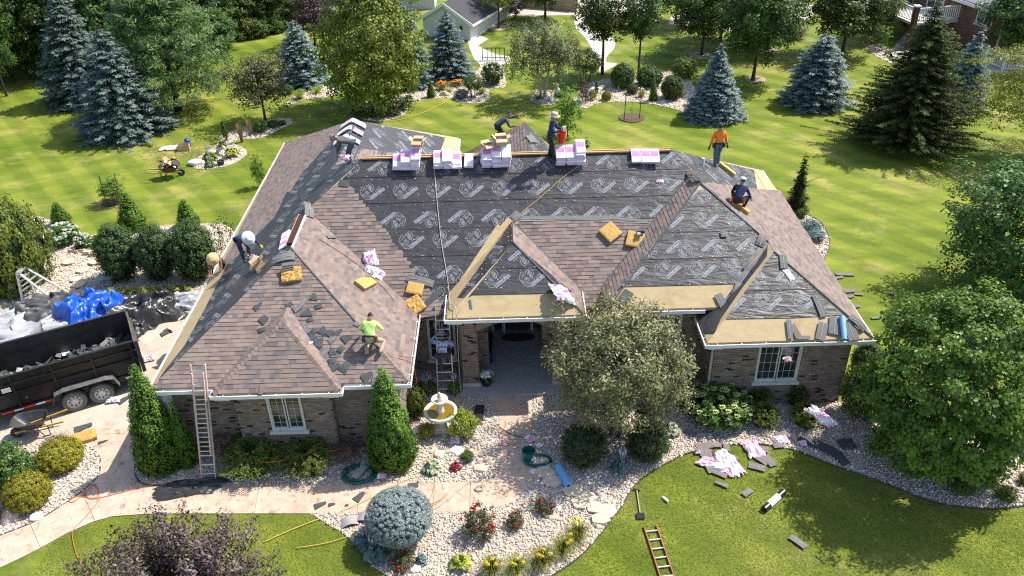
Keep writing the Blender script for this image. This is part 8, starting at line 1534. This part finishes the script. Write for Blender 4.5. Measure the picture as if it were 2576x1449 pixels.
fz = thing('white_fence', 'low white rail fence around the lower patio of the brick house', 'fence', at(2450, 146)); fo = fz.location; pts = [at(2450, 148)-fo, at(2475, 158)-fo, at(2520, 178)-fo, at(2580, 180)-fo]
for a_, b_ in zip(pts, pts[1:]): rail(fz, a_, b_, .05, 1.0)
for a_ in pts: mb = MB(); mb.bar(a_, a_+Vector((0, 0, 1.2)), .12, .12, up=(0, 1, 0)); mb.build('post', M_white, fz)
# black garden fence, utility boxes, retaining wall, statue
t = thing('garden_fence', 'thin black garden fence by the pale walk', 'fence', at(1214, 152)); o_ = t.location; P_ = [at(x, 152)-o_ for x in (1214, 1226, 1238, 1247, 1258, 1270)]
for i, a_ in enumerate(P_): mb = MB(); mb.bar(a_, a_+Vector((0, 0, .9)), .05, .05, up=(0, 1, 0)); mb.build('post', M_black, t)
mb = MB(); mb.bar(P_[0]+Vector((0, 0, .9)), P_[-1]+Vector((0, 0, .9)), .05, .05); mb.bar(P_[0]+Vector((0, 0, .2)), P_[-1]+Vector((0, 0, .2)), .04, .04); mb.build('rail', M_black, t)
for x, l in ((1848, 'left'), (1877, 'right')): mb = MB(); mb.box((0, 0, .45), (.5, .5, .9)); mb.box((0, 0, .93), (.56, .56, .06)); o = link('utility_box', mb.mesh('utility_box', mat('green_box', (.09, .15, .14), .6)), None, at(x, 98)); tag(o, 'small green utility box under the shade trees, %s' % l, 'utility box', 'utility boxes')
a_ = at(1302, 16); b_ = at(1450, 28); t = thing('retaining_wall', 'low tan block wall along the far street', 'wall', a_); d = (b_-a_); n = 14
for r_ in range(3):
    for i in range(n): mb = MB(); mb.bar(d*((i+.02+.5*(r_ % 2))/n)+Vector((0, 0, .18+.36*r_)), d*((i+.98+.5*(r_ % 2))/n)+Vector((0, 0, .18+.36*r_)), .5, .34); mb.build('block', mat('tan_block', (.40, .32, .24), .9, .2, 4), t)
t = thing('garden_statue', 'small pale statue in the birch bed', 'statue', at(1401, 247)); mb = MB(); mb.lathe([(.18, 0), (.18, .1), (.12, .2), (.16, .45), (.18, .62), (.08, .72), (.11, .82), (.08, .95), (.02, 1.0)], 10); mb.build('figure', M_cast, t, smooth=True)
mb = MB(); mb.lathe([(.05, 0), (.05, .5), (.09, .5), (.09, .6), (.02, .62)], 8); o = link('path_light', mb.mesh('path_light', M_white), None, at(1556, 226)); tag(o, 'white path light in the shrub bed', 'lamp')
# vent pipe on the rear of the roof
mb = MB(); mb.lathe([(.05, 0), (.05, .32), (.04, .32)], 10); q = at_y(1765, 420, 0) if False else pE.at(1768, 418); o = mb.build('vent_pipe', M_white, house); o.location = q
# ------------------------------------------------------------------ give repeated scraps their own place words
NUM = ['first', 'second', 'third', 'fourth', 'fifth', 'sixth', 'seventh', 'eighth', 'ninth', 'tenth', 'eleventh', 'twelfth', 'thirteenth', 'fourteenth', 'fifteenth', 'sixteenth', 'seventeenth', 'eighteenth', 'nineteenth', 'twentieth']
NUM += ['twenty-'+n for n in NUM[:9]]+['thirtieth']+['thirty-'+n for n in NUM[:9]]
SHORT = {'scraps on the left wing': 'dark shingle scrap on the left wing front, %s from the left', 'shingle offcuts on the paving': 'black shingle offcut on the paving, %s from the left', 'shingle offcuts on the front lawn': 'grey shingle offcut near the pink lawn strips, %s from the left', 'shingle offcuts on the east grass': 'grey shingle offcut on the east grass, %s from the left', 'shingle pieces in the right valley': 'grey shingle piece in the right valley, %s from the left'}
for gname, fm in SHORT.items():
    L_ = sorted([o for o in sc.objects if o.get('group') == gname], key=lambda o: pix(o.location)[0])
    for i, o in enumerate(L_): o['label'] = fm % NUM[i]
